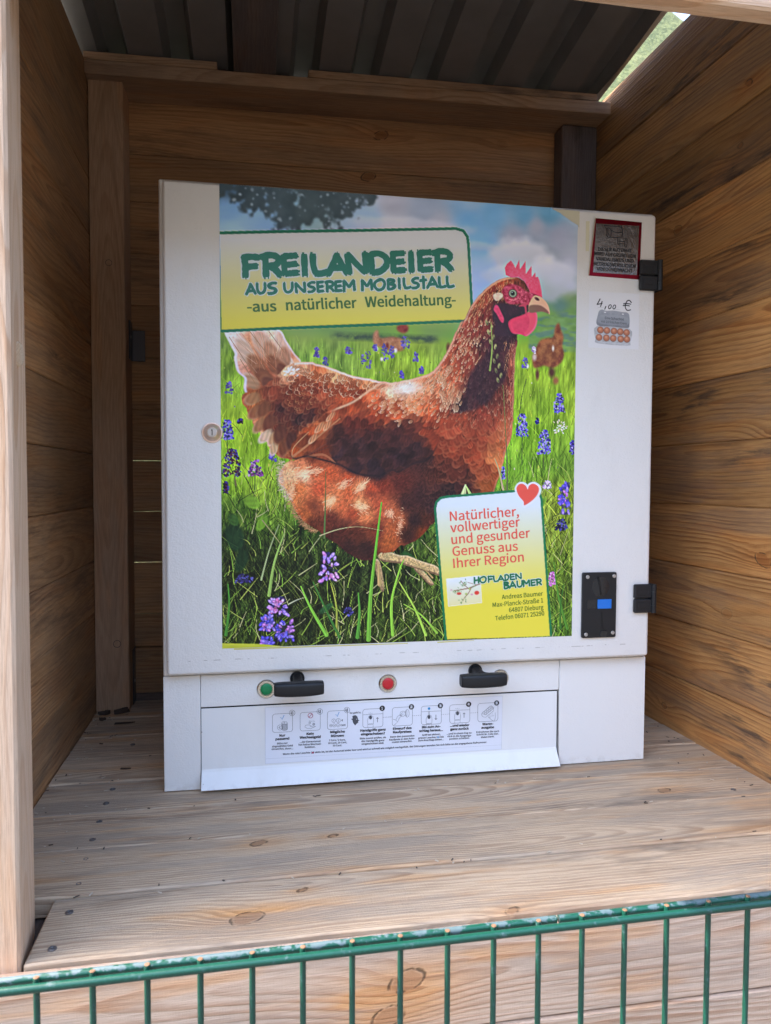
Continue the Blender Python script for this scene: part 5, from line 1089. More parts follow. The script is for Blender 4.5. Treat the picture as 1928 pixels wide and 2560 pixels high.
# ------------------------------------------------------------------ a small painter for the printed pictures (numpy, one cell per vertex)
class Canvas:
    def __init__(self, w, h, seed=1):
        self.w, self.h = w, h
        self.img = np.zeros((h, w, 3), np.float32)
        self.r = np.random.RandomState(seed)
        self.tab = self.r.rand(256, 256).astype(np.float32)
        self.Y, self.X = np.mgrid[0:h, 0:w].astype(np.float32)

    def vn(self, x, y):
        xi, yi = np.floor(x).astype(int), np.floor(y).astype(int)
        fx, fy = x - xi, y - yi
        fx = fx * fx * (3 - 2 * fx); fy = fy * fy * (3 - 2 * fy)
        t = self.tab
        a = t[yi & 255, xi & 255]; b = t[yi & 255, (xi + 1) & 255]
        c = t[(yi + 1) & 255, xi & 255]; d = t[(yi + 1) & 255, (xi + 1) & 255]
        return (a + (b - a) * fx) * (1 - fy) + (c + (d - c) * fx) * fy

    def fbm(self, x, y, o=4):
        s, k, a = 0, 0, 1.0
        for i in range(o):
            s = s + a * self.vn(x + 17.3 * i, y + 9.1 * i); k += a; a *= .5; x = x * 2; y = y * 2
        return s / k

    @staticmethod
    def blur(a, s):
        if s <= 0:
            return a
        n = int(s * 2.6) + 1
        k = np.exp(-0.5 * (np.arange(-n, n + 1) / s) ** 2); k /= k.sum()
        for ax in (0, 1):
            pad = [(0, 0)] * a.ndim; pad[ax] = (n, n)
            b = np.pad(a, pad, 'edge'); o = 0
            L = a.shape[ax]
            for i, w in enumerate(k):
                o = o + w * (b[i:i + L] if ax == 0 else b[:, i:i + L])
            a = o
        return a

    @staticmethod
    def smooth(P, k=4, closed=True):
        P = np.array(P, float); n = len(P); out = []
        for i in range(n if closed else n - 1):
            if closed:
                a, b, c, d = P[i - 1], P[i], P[(i + 1) % n], P[(i + 2) % n]
            else:
                a, b, c, d = P[max(i - 1, 0)], P[i], P[i + 1], P[min(i + 2, n - 1)]
            for j in range(k):
                t = j / k
                out.append(.5 * (2 * b + (c - a) * t + (2 * a - 5 * b + 4 * c - d) * t * t + (3 * b - 3 * c + d - a) * t ** 3))
        if not closed:
            out.append(P[-1])
        return np.array(out)

    def mask(self, P, soft=0.0, sm=True, jag=0.0):
        P = self.smooth(P) if sm else np.array(P, float)
        if jag:
            P = P + (self.r.rand(*P.shape) - .5) * jag * 2
        S = 3
        g = np.zeros((self.h * S, self.w * S + 1), np.int16)
        n = len(P)
        for i in range(n):
            (x0, y0), (x1, y1) = P[i] * S, P[(i + 1) % n] * S
            if y0 == y1:
                continue
            if y0 > y1:
                x0, y0, x1, y1 = x1, y1, x0, y0
            r0, r1 = max(int(math.ceil(y0 - .5)), 0), min(int(math.ceil(y1 - .5)), self.h * S)
            if r1 <= r0:
                continue
            rows = np.arange(r0, r1)
            xs = x0 + (rows + .5 - y0) * (x1 - x0) / (y1 - y0)
            np.add.at(g, (rows, np.clip(np.ceil(xs - .5), 0, self.w * S).astype(int)), 1)
        f = (np.cumsum(g, 1)[:, :-1] % 2).astype(np.float32)
        m = f.reshape(self.h, S, self.w, S).mean((1, 3))
        return self.blur(m, soft)

    def put(self, m, col):
        c = np.asarray(col, np.float32)
        self.img += (c - self.img) * m[..., None]

    def rbf(self, pts, pw=3.2, e=60.0):
        st = 3
        y, x = self.Y[::st, ::st], self.X[::st, ::st]
        num = np.zeros(y.shape + (3,), np.float32); den = np.zeros(y.shape, np.float32)
        for px, py, r, g, b in pts:
            w = ((x - px) ** 2 + (y - py) ** 2 + e) ** (-pw / 2)
            num += w[..., None] * np.array((r, g, b), np.float32) / 255; den += w
        a = num / den[..., None]
        yy = np.clip(self.Y / st, 0, a.shape[0] - 1.001); xx = np.clip(self.X / st, 0, a.shape[1] - 1.001)
        yi, xi = yy.astype(int), xx.astype(int); fy, fx = (yy - yi)[..., None], (xx - xi)[..., None]
        return (a[yi, xi] * (1 - fx) + a[yi, xi + 1] * fx) * (1 - fy) + (a[yi + 1, xi] * (1 - fx) + a[yi + 1, xi + 1] * fx) * fy

    def win(self, x0, x1, y0, y1):
        x0, x1 = max(int(x0), 0), min(int(x1) + 2, self.w); y0, y1 = max(int(y0), 0), min(int(y1) + 2, self.h)
        if x1 <= x0 or y1 <= y0:
            return None
        return slice(y0, y1), slice(x0, x1)

    def line(self, P, w, col, alpha=1.0, w1=None, soft=.6, clip=None, sm=True):
        P = np.array(P, float)
        if sm and len(P) > 2:
            P = self.smooth(P, 5, False)
        w1 = w if w1 is None else w1
        n = len(P) - 1
        m = max(w, w1) / 2 + 1.5
        s = self.win(P[:, 0].min() - m, P[:, 0].max() + m, P[:, 1].min() - m, P[:, 1].max() + m)
        if s is None:
            return
        X, Y = self.X[s], self.Y[s]
        best = np.full(X.shape, -9.0, np.float32)
        for i in range(n):
            a, b = P[i], P[i + 1]
            d = b - a; L = max((d * d).sum(), 1e-6)
            t = np.clip(((X - a[0]) * d[0] + (Y - a[1]) * d[1]) / L, 0, 1)
            dist = np.hypot(X - a[0] - t * d[0], Y - a[1] - t * d[1])
            hw = (w + (w1 - w) * (i + t) / n) / 2
            best = np.maximum(best, hw - dist)
        mk = np.clip(best / soft + .5, 0, 1) * alpha
        if clip is not None:
            mk = mk * clip[s]
        self.img[s] += (np.asarray(col, np.float32) - self.img[s]) * mk[..., None]

    def ell(self, cx, cy, a, b, ang, col, alpha=1.0, soft=.15, clip=None):
        R_ = max(a, b) + 2
        s = self.win(cx - R_, cx + R_, cy - R_, cy + R_)
        if s is None:
            return
        X, Y = self.X[s] - cx, self.Y[s] - cy
        c, q = math.cos(ang), math.sin(ang)
        d = np.hypot((X * c + Y * q) / a, (-X * q + Y * c) / b)
        mk = np.clip((1 - d) / soft, 0, 1) * alpha
        if clip is not None:
            mk = mk * clip[s]
        self.img[s] += (np.asarray(col, np.float32) - self.img[s]) * mk[..., None]

    def feather(self, cx, cy, ang, l, w, col, tip, clip=None, alpha=.9):
        """one small feather pointing along ang, a paler rim at its end"""
        s = self.win(cx - l, cx + l, cy - l, cy + l)
        if s is None:
            return
        X, Y = self.X[s] - cx, self.Y[s] - cy
        c, q = math.cos(ang), math.sin(ang)
        u = (X * c + Y * q) / l; v = (-X * q + Y * c) / w
        d = np.hypot(np.where(u > 0, u * 1.15, u * 1.0), v)
        mk = np.clip((1 - d) * 3.5, 0, 1) * np.clip((u + .95) * 2, 0, 1) * alpha
        rim = np.clip((d - .55) * 2.6, 0, 1) * np.clip(u * 1.6 + .2, 0, 1)
        barb = .10 * min(1.0, 4.5 / w) * np.sin(v * 7 + u * 9)
        colr = np.asarray(col, np.float32) * (1 + barb - .16 * np.clip(-u, 0, 1))[..., None]
        colr = colr + (np.asarray(tip, np.float32) - colr) * rim[..., None]
        if clip is not None:
            mk = mk * clip[s]
        self.img[s] += (colr - self.img[s]) * mk[..., None]

    def mesh(self, name, fr, sx, sy, mat, parent, h=0.0, hole=None, bend=None):
        """a grid with one vertex per cell and the picture as vertex colour"""
        w, hh = self.w, self.h
        X = (self.X / (w - 1) * sx).ravel(); Y = (self.Y / (hh - 1) * sy).ravel()
        o = np.array(fr(0, 0, h)); ex = np.array(fr(1, 0, h)) - o; ey = np.array(fr(0, 1, h)) - o; en = np.array(fr(0, 0, h + 1)) - o
        co = o + X[:, None] * ex + Y[:, None] * ey
        if bend is not None:
            co = co + bend(X, Y)[:, None] * en
        i = np.arange(w * hh).reshape(hh, w)
        q = np.stack([i[:-1, :-1], i[1:, :-1], i[1:, 1:], i[:-1, 1:]], -1).reshape(-1, 4)
        if hole is not None:
            keep = ~(hole.reshape(hh, w)[:-1, :-1].ravel())
            q = q[keep]
        me = bpy.data.meshes.new(name)
        me.vertices.add(w * hh); me.vertices.foreach_set("co", co.astype(np.float32).ravel())
        me.loops.add(q.size); me.loops.foreach_set("vertex_index", q.astype(np.int32).ravel())
        me.polygons.add(len(q)); me.polygons.foreach_set("loop_start", np.arange(0, q.size, 4, dtype=np.int32))
        try:
            me.polygons.foreach_set("loop_total", np.full(len(q), 4, np.int32))
        except Exception:
            pass
        c = np.clip(self.img, 0, 1).reshape(-1, 3)
        c = np.where(c <= .04045, c / 12.92, ((c + .055) / 1.055) ** 2.4)
        a = me.color_attributes.new("print", 'FLOAT_COLOR', 'POINT')
        a.data.foreach_set("color", np.concatenate([c, np.ones((len(c), 1))], 1).astype(np.float32).ravel())
        me.materials.append(mat)
        me.update(calc_edges=True); me.validate()
        ob = bpy.data.objects.new(name, me); COL.objects.link(ob)
        ob.parent = parent
        if parent is not None and parent.data is None:
            ob.matrix_parent_inverse = Matrix.Translation(-parent.location)
        return ob

def print_mat(name, rough, spec=0.5):
    n = NT(name)
    c = n.node("ShaderNodeVertexColor", layer_name="print")
    n.set(Base_Color=c.outputs[0], Roughness=rough)
    n.bsdf.inputs["Specular IOR Level"].default_value = spec
    return n.mat
INK = print_mat("printed_film", 0.42, 0.3)
INK_P = print_mat("printed_paper", 0.55, 0.35)
def c8(*a):
    return np.array(a, np.float32) / 255

def paint_poster():
    C = Canvas(648, 796, 5)
    rnd = random.Random(4); rs = C.r
    X, Y = C.X, C.Y
    # meadow, hills and sky
    wx = X + 26 * (C.fbm(X / 40, Y / 40) - .5); 
    base = C.rbf(SH['BG'], 3.4, 90)
    base = base * (1 - .34 * np.clip((Y - 500) / 120, 0, 1) * np.clip((560 - X) / 60, 0.3, 1))[..., None]
    base = base * (1 + np.clip((Y - 240) / 15, 0, 1)[..., None] * np.array((.15, .05, -.12), np.float32))
    C.img[:] = base
    skym = np.clip((232 - Y) / 12, 0, 1)
    cl = C.fbm(X / 95, Y / 46, 5)
    C.img += ((cl - .5) * .16 * skym)[..., None] * np.array((1, .9, .8), np.float32)
    # cloud with a crisp upper rim
    for (cx, cy, a, b, al) in ((540, 95, 62, 40, .8), (590, 130, 70, 42, .75), (505, 130, 40, 22, .55), (330, 50, 120, 16, .45), (420, 78, 70, 10, .4)):
        m = np.clip((1.08 - np.hypot((X - cx) / a, (Y - cy) / b) + .5 * (C.fbm(X / 22, Y / 18) - .5)) * 3.0, 0, 1) * al * skym
        C.put(C.blur(m, 2.0), c8(196, 198, 212) - .10 * np.clip((Y[..., None] - cy) / b, -1, 1))
    # tree at the top left
    tm = C.mask(SH['tree'], 7.0)
    n1 = C.fbm(X / 13, Y / 13, 4)
    n2 = C.fbm(X / 6 + 40, Y / 6, 3)
    t = np.clip((tm * 1.15 + (n1 - .70) * 2.2 + (n2 - .5) * 1.0) * 3.0, 0, 1) * np.clip(tm * 4, 0, 1)
    C.put(C.blur(t, 1.1) * .84, c8(58, 72, 78) + .10 * (C.fbm(X / 20, Y / 20) - .5)[..., None])
    for _ in range(80):
        x, y = rnd.uniform(20, 265), rnd.uniform(2, 82)
        if tm[int(y), int(x)] > .5:
            r = rnd.uniform(1.0, 3.6)
            C.ell(x, y, r, r * rnd.uniform(.8, 1.5), rnd.uniform(0, 3), c8(150, 172, 190), rnd.uniform(.35, .85), .5)
    # hills to the right
    green_backdrop = C.mask([(555, 208), (580, 200), (612, 192), (650, 184), (650, 262), (555, 262)], 1.5, False)
    C.put(green_backdrop * .65, c8(112, 150, 92) + .22 * (C.fbm(X / 14, Y / 7) - .5)[..., None])
    C.put(green_backdrop * np.clip((C.fbm(X / 16 + 5, Y / 5, 3) - .5) * 6, 0, 1) * .6, c8(88, 118, 122))
    C.img[:] = C.blur(C.img, 1.2)
    # dark hedge line below the banner, right half
    hd = np.clip(1 - np.abs(Y - 248) / 10, 0, 1) * np.clip((X - 185) / 20, 0, 1) * np.clip((390 - X) / 20, 0, 1)
    C.put(np.clip(hd * (C.fbm(X / 9, Y / 9) * 1.8), 0, 1) * .8, c8(62, 80, 66))
    # meadow streaks
    g = np.clip((Y - 250) / 30, 0, 1)
    far = C.fbm(X / 3.2, Y / 24, 3) - .5
    mid = C.fbm(X / 9 + Y / 60, Y / 26, 4) - .5
    C.img += (g * (far * .30 + mid * .42))[..., None] * np.array((.95, 1.0, .45), np.float32)
    low = np.clip((Y - 430) / 150, 0, 1)
    tex = C.fbm(X / 5, Y / 9, 4) - .5
    C.img += (low * tex * .45)[..., None] * np.array((.85, 1, .45), np.float32)
    # yellow dots and pale specks
    for _ in range(260):
        x, y = rnd.uniform(0, 648), rnd.uniform(268, 520)
        r = rnd.uniform(.8, 2.2)
        col = rnd.choice([(205, 200, 90), (190, 205, 95), (215, 215, 180), (120, 95, 130), (85, 120, 45), (150, 185, 70)])
        C.ell(x, y, r, r * rnd.uniform(1, 2.2), 0, c8(*col), rnd.uniform(.35, .8), .6)
    # blades: short and soft above, long and sharp below
    for i in range(5200):
        f = i / 5200.0
        y = 270 + 545 * (f ** .72) + rnd.uniform(-12, 12); x = rnd.uniform(-15, 660)
        k = min(1, max(0, (y - 300) / 420))
        L = rnd.uniform(7, 16) + k * rnd.uniform(4, 44)
        lean = rnd.gauss(0, .25 + .42 * k)
        yi, xi = int(min(max(y, 0), 795)), int(min(max(x, 0), 647))
        b = base[yi, xi]
        q = rnd.random()
        if q < .16 + .34 * k:
            col = b * rnd.uniform(.3, .75)
        elif q < .80:
            col = b * rnd.uniform(.95, 1.25) + c8(22, 18, 4) * rnd.uniform(0, 1)
        else:
            col = b * rnd.uniform(1.05, 1.35) + c8(60, 56, 24) * rnd.uniform(.2, 1.2)
        x2 = x + lean * L; bend = rnd.gauss(0, .18 * L)
        wd = rnd.uniform(.7, 1.5) + (rnd.uniform(0, 1.3) if k > .5 and rnd.random() < .3 else 0)
        C.line([(x, y), ((x + x2) / 2 + bend * .4, y - L * .55), (x2 + bend, y - L)], wd, np.clip(col, 0, 1), rnd.uniform(.25, .5) + .4 * k, .4, .9)
    # dry tangled stems low down
    for i in range(620):
        x, y = rnd.uniform(0, 648), 480 + 320 * rnd.random() ** .8
        a = rnd.uniform(-2.6, -.5); L = rnd.uniform(14, 50)
        col = rnd.choice([(168, 184, 84), (126, 166, 62), (190, 188, 126), (148, 178, 70), (25, 38, 24), (18, 26, 18)])
        C.line([(x, y), (x + math.cos(a) * L * .5 + rnd.gauss(0, 3), y + math.sin(a) * L * .5), (x + math.cos(a) * L, y + math.sin(a) * L)], rnd.uniform(.8, 1.7), c8(*col), .8, .5)
    # broad leaves
    for (x, y, l, w, a, col) in ((22, 600, 34, 18, 1.3, (28, 62, 34)), (34, 640, 30, 12, 1.9, (24, 55, 30)), (52, 540, 20, 12, .6, (128, 172, 50)), (70, 575, 22, 9, 2.1, (120, 165, 48)), (330, 640, 22, 8, .6, (52, 96, 46)), (356, 662, 20, 7, -.4, (48, 92, 42)), (556, 520, 26, 10, .3, (112, 160, 48)), (580, 545, 22, 8, -.8, (104, 150, 44)), (180, 730, 20, 6, -.6, (44, 92, 48)), (20, 570, 16, 9, 1., (60, 100, 40))):
        C.feather(x, y, a, l, w, c8(*col), c8(*col) * 1.2, None, .85)
    for pts, w, col in SH['BL']:
        if w < 5 and pts[0][1] > 520 and False:
            continue
    # distant hens
    for nm, c0, c1 in (('henR', (120, 66, 44), (168, 108, 66)), ('henL', (150, 96, 66), (186, 134, 98)), ('henL2', (120, 52, 46), (150, 80, 60))):
        m = C.mask(SH[nm], 1.8)
        C.put(m, c8(*c0) + (c8(*c1) - c8(*c0)) * np.clip(C.fbm(X / 9, Y / 9) * 2 - .5, 0, 1)[..., None])
    for (x, y, a, b, col) in ((602, 256, 3.5, 8, (222, 205, 190)), (566, 273, 6, 10, (215, 196, 180)), (552, 290, 5, 6, (236, 232, 236)), (600, 300, 9, 14, (86, 46, 40)), (572, 305, 5, 14, (96, 52, 44)), (608, 315, 8, 10, (160, 100, 66)),
                              (270, 268, 5, 6, (232, 226, 226)), (305, 270, 4.5, 6, (236, 232, 230)), (280, 286, 4, 5, (230, 222, 220)), (290, 262, 4, 8, (120, 50, 44)), (402, 262, 6, 12, (112, 58, 46)), (130, 288, 4, 4, (205, 100, 62))):
        C.ell(x, y, a, b, 0, c8(*col), .85, .7)
    # flowers
    def floret(x, y, w, h, cols, n, size, al=.95):
        for k in range(n):
            v = rnd.random()
            yy = y + (v - .5) * h
            ww = w * (.45 + .55 * math.sin(min(v * 1.9, 1.57))) * .5
            xx = x + rnd.uniform(-1, 1) * ww
            s = size * rnd.uniform(.6, 1.25)
            C.ell(xx, yy, s, s * rnd.uniform(.5, .9), rnd.uniform(0, 3.1), c8(*rnd.choice(cols)) * rnd.uniform(.85, 1.12), al, .45)
    kinds = {0: [(92, 84, 150), (120, 108, 180), (100, 92, 140)], 1: [(78, 70, 158), (122, 114, 205), (160, 152, 225), (52, 46, 100)],
             2: [(58, 32, 54), (92, 44, 60), (80, 70, 130), (36, 26, 40)], 3: [(150, 90, 140), (190, 150, 190), (110, 60, 100), (80, 60, 110)],
             4: [(228, 226, 205), (240, 238, 225), (205, 200, 140)], 5: [(110, 100, 205), (150, 130, 220), (90, 80, 190), (180, 120, 200)],
             6: [(190, 120, 165), (160, 90, 140), (215, 160, 190)], 7: [(200, 185, 205), (225, 215, 225), (150, 130, 160)],
             8: [(50, 46, 92), (80, 80, 140), (26, 26, 44)], 9: [(200, 130, 195), (170, 140, 225), (150, 120, 215), (220, 160, 205), (190, 110, 160)]}
    def flowers(sel):
        for x, y, w, h, t in SH['FL']:
            if t not in sel:
                continue
            big = t in (5, 9)
            if t == 0:
                floret(x, y, w * 1.35, h * 1.05, kinds[0], 26, 3.0, .75)
            elif t == 4:
                for k in range(40):
                    a = rnd.uniform(0, 6.28); r = rnd.uniform(.2, 1) * w * .62
                    C.ell(x + r * math.cos(a), y + r * .85 * math.sin(a), 2.6, 1.3, a, c8(*rnd.choice(kinds[4])), .9, .4)
            else:
                if big:
                    for k in range(34):
                        yy = y + rnd.uniform(-.5, .5) * h; xx = x + rnd.uniform(-.5, .5) * w * (.7 + .3 * (yy - y) / h)
                        C.ell(xx, yy, 4.6, 3.2, rnd.uniform(0, 3), c8(62, 52, 118), .55, .5)
                    for k in range(30):
                        yy = y + rnd.uniform(-.48, .48) * h; xx = x + rnd.uniform(-.5, .5) * w * (.75 + .3 * (yy - y) / h)
                        a = math.atan2(yy - y, xx - x) + rnd.gauss(0, .5); s = rnd.uniform(4.2, 7.0)
                        c = c8(*rnd.choice(kinds[t]))
                        C.ell(xx, yy, s, s * .55, a, c * rnd.uniform(.8, 1.0), .95, .35)
                        C.ell(xx + s * .3 * math.cos(a), yy + s * .3 * math.sin(a), s * .45, s * .3, a, np.clip(c * 1.25, 0, 1), .8, .5)
                else:
                    floret(x, y, w * 1.0, h * 1.0, kinds[t], int(26 + w * h / 10), 2.9, .92)
                if t in (1, 2, 3):
                    floret(x, y + h * .1, w, h * .8, [tuple(int(c * .5) for c in kinds[t][0])], 12, 1.6, .8)
    flowers((0, 1, 2, 3, 4, 6, 7, 8))
    for pts, w, col in SH['BL']:
        if w <= 2.0 and pts[0][1] < 560:
            C.line(pts, w, c8(*col), .9, w * .6)

    # ---------------- the hen
    H = C.rbf(SH['HEN'], 3.6, 40)
    H = np.clip((H - .34) * 1.12 + .345, .02, 1)
    g_ = H.mean(-1, keepdims=True)
    H = np.clip((g_ + (H - g_) * 1.0) * np.array((1.05, .93, .83), np.float32), 0, 1)
    def hc(x, y, k=1.0):
        return H[int(min(max(y, 0), 795)), int(min(max(x, 0), 647))] * k
    hair = 1.7 * (C.fbm(X / 4.2 + Y / 7, Y / 4.2 - X / 9, 3) - .5)
    def rim(m, d, col, al):
        dx, dy = d
        sh = np.roll(np.roll(m, dy, 0), dx, 1)
        C.put(C.blur(np.clip(m - sh, 0, 1), .7) * al, c8(*col))
    pmx = SH['PM']
    def pm(x, y):
        d = pmx[6] * x + pmx[7] * y + 1
        return ((pmx[0] * x + pmx[1] * y + pmx[2]) / d, (pmx[3] * x + pmx[4] * y + pmx[5]) / d)
    K = .39
    def fth(lst, clip, al=.85):
        for x, y, a, l, w, col, tip in lst:
            mx, my = pm(x, y)
            C.feather(mx, my, a, l * K, w * K, c8(*col), c8(*tip), clip, al)
    def inside(mk, x, y, t=.5):
        return mk[int(min(max(y, 0), 795)), int(min(max(x, 0), 647))] > t
    def scatter(mk, n, ang, l, w, tipk, tipc, order, alpha=.8, jit=.25, var=.16):
        ys_, xs_ = np.nonzero(mk > .5)
        pts = []
        for _ in range(n):
            i = rnd.randrange(len(xs_)); pts.append((xs_[i] + rnd.random(), ys_[i] + rnd.random()))
        pts.sort(key=order)
        for x, y in pts:
            c = hc(x, y, rnd.uniform(1 - var, 1 + var))
            tp = c + (c8(*tipc) - c) * min(1, tipk * rnd.uniform(.1, 1.5) * (.25 + float(c.mean()) * 1.7))
            k = rnd.uniform(.7, 1.3)
            C.feather(x, y, ang(x, y) + rnd.gauss(0, jit), l * k, w * k, c, tp, mk, alpha)
    # tail
    tm = C.mask(SH['tail'], .8)
    C.put(tm, H * (1 + .16 * hair[..., None]))
    fth([(330, 850, -2.0, 60, 26, (232, 205, 186), (240, 226, 216)), (210, 760, -1.95, 110, 46, (212, 172, 146), (240, 226, 216)), (300, 770, -1.75, 110, 38, (222, 186, 164), (246, 232, 224)), (130, 790, -2.1, 90, 40, (216, 182, 158), (238, 224, 220)),
         (250, 800, -2.0, 84, 38, (190, 136, 104), (226, 190, 164)), (180, 850, -2.3, 70, 38, (160, 104, 72), (208, 160, 126)), (310, 820, -1.6, 70, 32, (186, 130, 98), (222, 180, 152)),
         (260, 850, -2.1, 66, 36, (148, 90, 62), (196, 138, 102)), (210, 900, -2.4, 64, 36, (136, 82, 56), (184, 124, 88)), (300, 880, -2.0, 56, 30, (128, 74, 54), (178, 118, 84)), (160, 930, -2.4, 60, 30, (186, 142, 106), (226, 200, 176)), (240, 940, -2.4, 60, 34, (120, 68, 50), (168, 108, 74))], tm, .9)
    for i in range(46):
        x0, y0 = pm(260 + rnd.gauss(0, 40), 920 + rnd.gauss(0, 20))
        x1, y1 = pm(70 + 250 * (i / 46.0) + rnd.gauss(0, 10), 720 + rnd.gauss(0, 40))
        t0 = rnd.uniform(.2, .6)
        xa, ya = x0 + (x1 - x0) * t0, y0 + (y1 - y0) * t0
        c = hc((xa + x1) / 2, (ya + y1) / 2, rnd.choice((.7, .82, 1.12, 1.2)))
        C.line([(xa, ya), ((xa + x1) / 2 + 2, (ya + y1) / 2), (x1, y1)], rnd.uniform(.7, 1.2), np.clip(c, 0, 1), .30, .6, .8, tm)
    for P_ in ([(150, 700), (250, 830)], [(240, 705), (310, 800)], [(60, 730), (200, 940)], [(110, 830), (190, 960)]):
        C.line([pm(*p) for p in P_], 1.1, c8(176, 124, 88), .8, .8, .8, tm)
    rim(tm, (4, 0), (228, 228, 244), .9)
    rim(tm, (-2, 1), (248, 240, 240), .8)
    # rump
    rm = C.mask(SH['rump'], .9, True, .8)
    C.put(rm, H * (1 + .22 * hair[..., None]))
    scatter(rm, 300, lambda x, y: 2.45 + .5 * (y - 380) / 110, 12.5, 6.6, .42, (226, 178, 130), lambda p: p[0] - p[1] * .6, .8, .28, .2)
    fth([(165, 1010, 2.7, 52, 30, (176, 122, 80), (216, 174, 130)), (180, 1070, 2.4, 60, 28, (156, 98, 62), (208, 158, 112)), (215, 1060, 2.2, 60, 30, (130, 76, 50), (180, 124, 84)), (200, 1130, 2.3, 60, 26, (170, 116, 76), (222, 184, 144)),
         (240, 1120, 2.1, 60, 30, (116, 64, 46), (170, 110, 72)), (225, 1180, 2.4, 56, 24, (214, 180, 146), (240, 228, 218)), (262, 1190, 2.2, 54, 24, (196, 150, 108), (236, 214, 190)), (262, 1235, 1.9, 48, 20, (206, 168, 126), (238, 222, 204)),
         (290, 1170, 1.9, 66, 32, (104, 56, 42), (150, 92, 60)), (305, 1235, 1.8, 56, 24, (122, 68, 46), (184, 128, 86)), (340, 1200, 1.8, 60, 26, (90, 48, 38), (136, 80, 54))], None, .88)
    for _ in range(150):     # pale feather ends on the saddle
        t = rnd.random(); d = rnd.random() ** 1.3
        x, y = pm(330 + 400 * t, 862 + 84 * t + d * (118 - 60 * t))
        if inside(rm, x, y):
            C.feather(x, y, 2.65 + rnd.gauss(0, .3), rnd.uniform(4.5, 10), rnd.uniform(2.4, 5), hc(x, y, .84), c8(252, 228, 190) * rnd.uniform(.84, 1.0), rm, .9)
    for _ in range(34):
        x, y = pm(rnd.uniform(330, 460), rnd.uniform(980, 1060))
        C.feather(x, y, 2.5 + rnd.gauss(0, .3), rnd.uniform(4, 7), rnd.uniform(2, 4), hc(x, y), c8(206, 152, 100), rm, .7)
    for _ in range(26):
        x, y = pm(340 + rnd.gauss(0, 16), 884 + rnd.gauss(0, 12))
        C.ell(x, y, 4, 2, rnd.uniform(2, 3), c8(250, 240, 234), .6, .6, rm)
    rim(rm * (X > 125), (0, 3), (250, 236, 222), .85)

    # banner (the neck overlaps it)
    bm = C.mask(SH['banner'], .3, False)
    ty = np.clip((Y - 82 + .03 * X) / 180, 0, 1)[..., None]
    cw, cm, cy_ = c8(232, 236, 240), c8(226, 219, 150), c8(236, 222, 84)
    grad = np.where(ty < .45, cw + (cm - cw) * np.clip((ty - .06) / .39, 0, 1), cm + (cy_ - cm) * np.clip((ty - .45) / .4, 0, 1))
    C.put(bm, grad)
    C.line(SH['banner'][0:14] + [], 5.0, c8(22, 112, 84), 1, sm=False)

    # body
    bmask = C.mask(SH['body'], .8, True, .7)
    thigh = C.mask(SH['thigh'], 1.0)
    leg = c8(196, 166, 112)
    for nm, k in (('leg2', .8), ('leg1b', .9), ('leg1', 1.0)):
        m = C.mask(SH[nm], .6)
        C.put(m, leg * k * (1 + .5 * (C.fbm(X / 2.4, Y / 2.4, 2) - .5))[..., None])
        rim(m, (0, -3), (84, 60, 44), .7)
        rim(m, (0, 2), (226, 208, 164), .6)
    full = np.clip(bmask + thigh, 0, 1)
    C.put(full, H * (1 + .25 * hair[..., None]))
    neck = full * np.clip((420 - Y) / 30, 0, 1) * np.clip((X - 345) / 20, 0, 1)
    belly = full * np.clip((Y - 455) / 20, 0, 1)
    breast = full * np.clip((Y - 385) / 20, 0, 1) * np.clip((X - 345) / 30, 0, 1)
    scatter(breast, 360, lambda x, y: 1.95 - .35 * (x - 420) / 100, 13.5, 8.5, .55, (220, 136, 92), lambda p: -p[1], .8, .22, .17)
    back = full * np.clip((400 - Y) / 20, 0, 1) * np.clip((400 - X) / 30, 0, 1)
    scatter(back, 120, lambda x, y: 2.7, 11, 4.6, .6, (246, 214, 180), lambda p: -p[0], .75, .3, .2)
    # belly fluff: soft hair strokes
    for i in range(2100):
        x, y = rnd.uniform(105, 400), rnd.uniform(450, 668)
        if belly[int(y), int(x)] < .4:
            continue
        a = 2.2 + .5 * math.sin(x / 23.0) * math.cos(y / 27.0) + rnd.gauss(0, .22)
        L = rnd.uniform(4, 12)
        c = np.clip(hc(x, y, rnd.choice((.72, .86, 1.0, 1.12, 1.28))), 0, 1)
        C.line([(x, y), (x + math.cos(a) * L, y + math.sin(a) * L)], rnd.uniform(.7, 1.6), c, .6, .4, .8)
    for (x, y, l, w, a) in ((385, 1345, 42, 22, -.35), (655, 1410, 50, 12, -.75), (520, 1470, 40, 22, 2.4), (655, 1500, 40, 24, .2), (575, 1400, 40, 14, -.6), (790, 1530, 26, 20, 1.9), (835, 1580, 16, 60, .15), (340, 1440, 20, 60, .2), (440, 1340, 40, 14, -.3)):
        x, y = pm(x, y); l *= K; w *= K
        C.ell(x, y, l * 1.0, w * .9, a, c8(250, 216, 184), .36, .95, full)
        for k in range(46):
            t = max(-1.3, min(1.3, rnd.gauss(0, .6)))
            o = rnd.gauss(0, .45) * l
            x0 = x - math.sin(a) * w * t + math.cos(a) * o; y0 = y + math.cos(a) * w * t + math.sin(a) * o
            L = l * rnd.uniform(.25, .7); a2 = a + rnd.gauss(0, .35)
            C.line([(x0, y0), (x0 + math.cos(a2) * L, y0 + math.sin(a2) * L)], rnd.uniform(.8, 1.5), np.clip(hc(x0, y0, 1.2) * .4 + c8(250, 212, 170) * .6, 0, 1), .75, .3, .7, full)
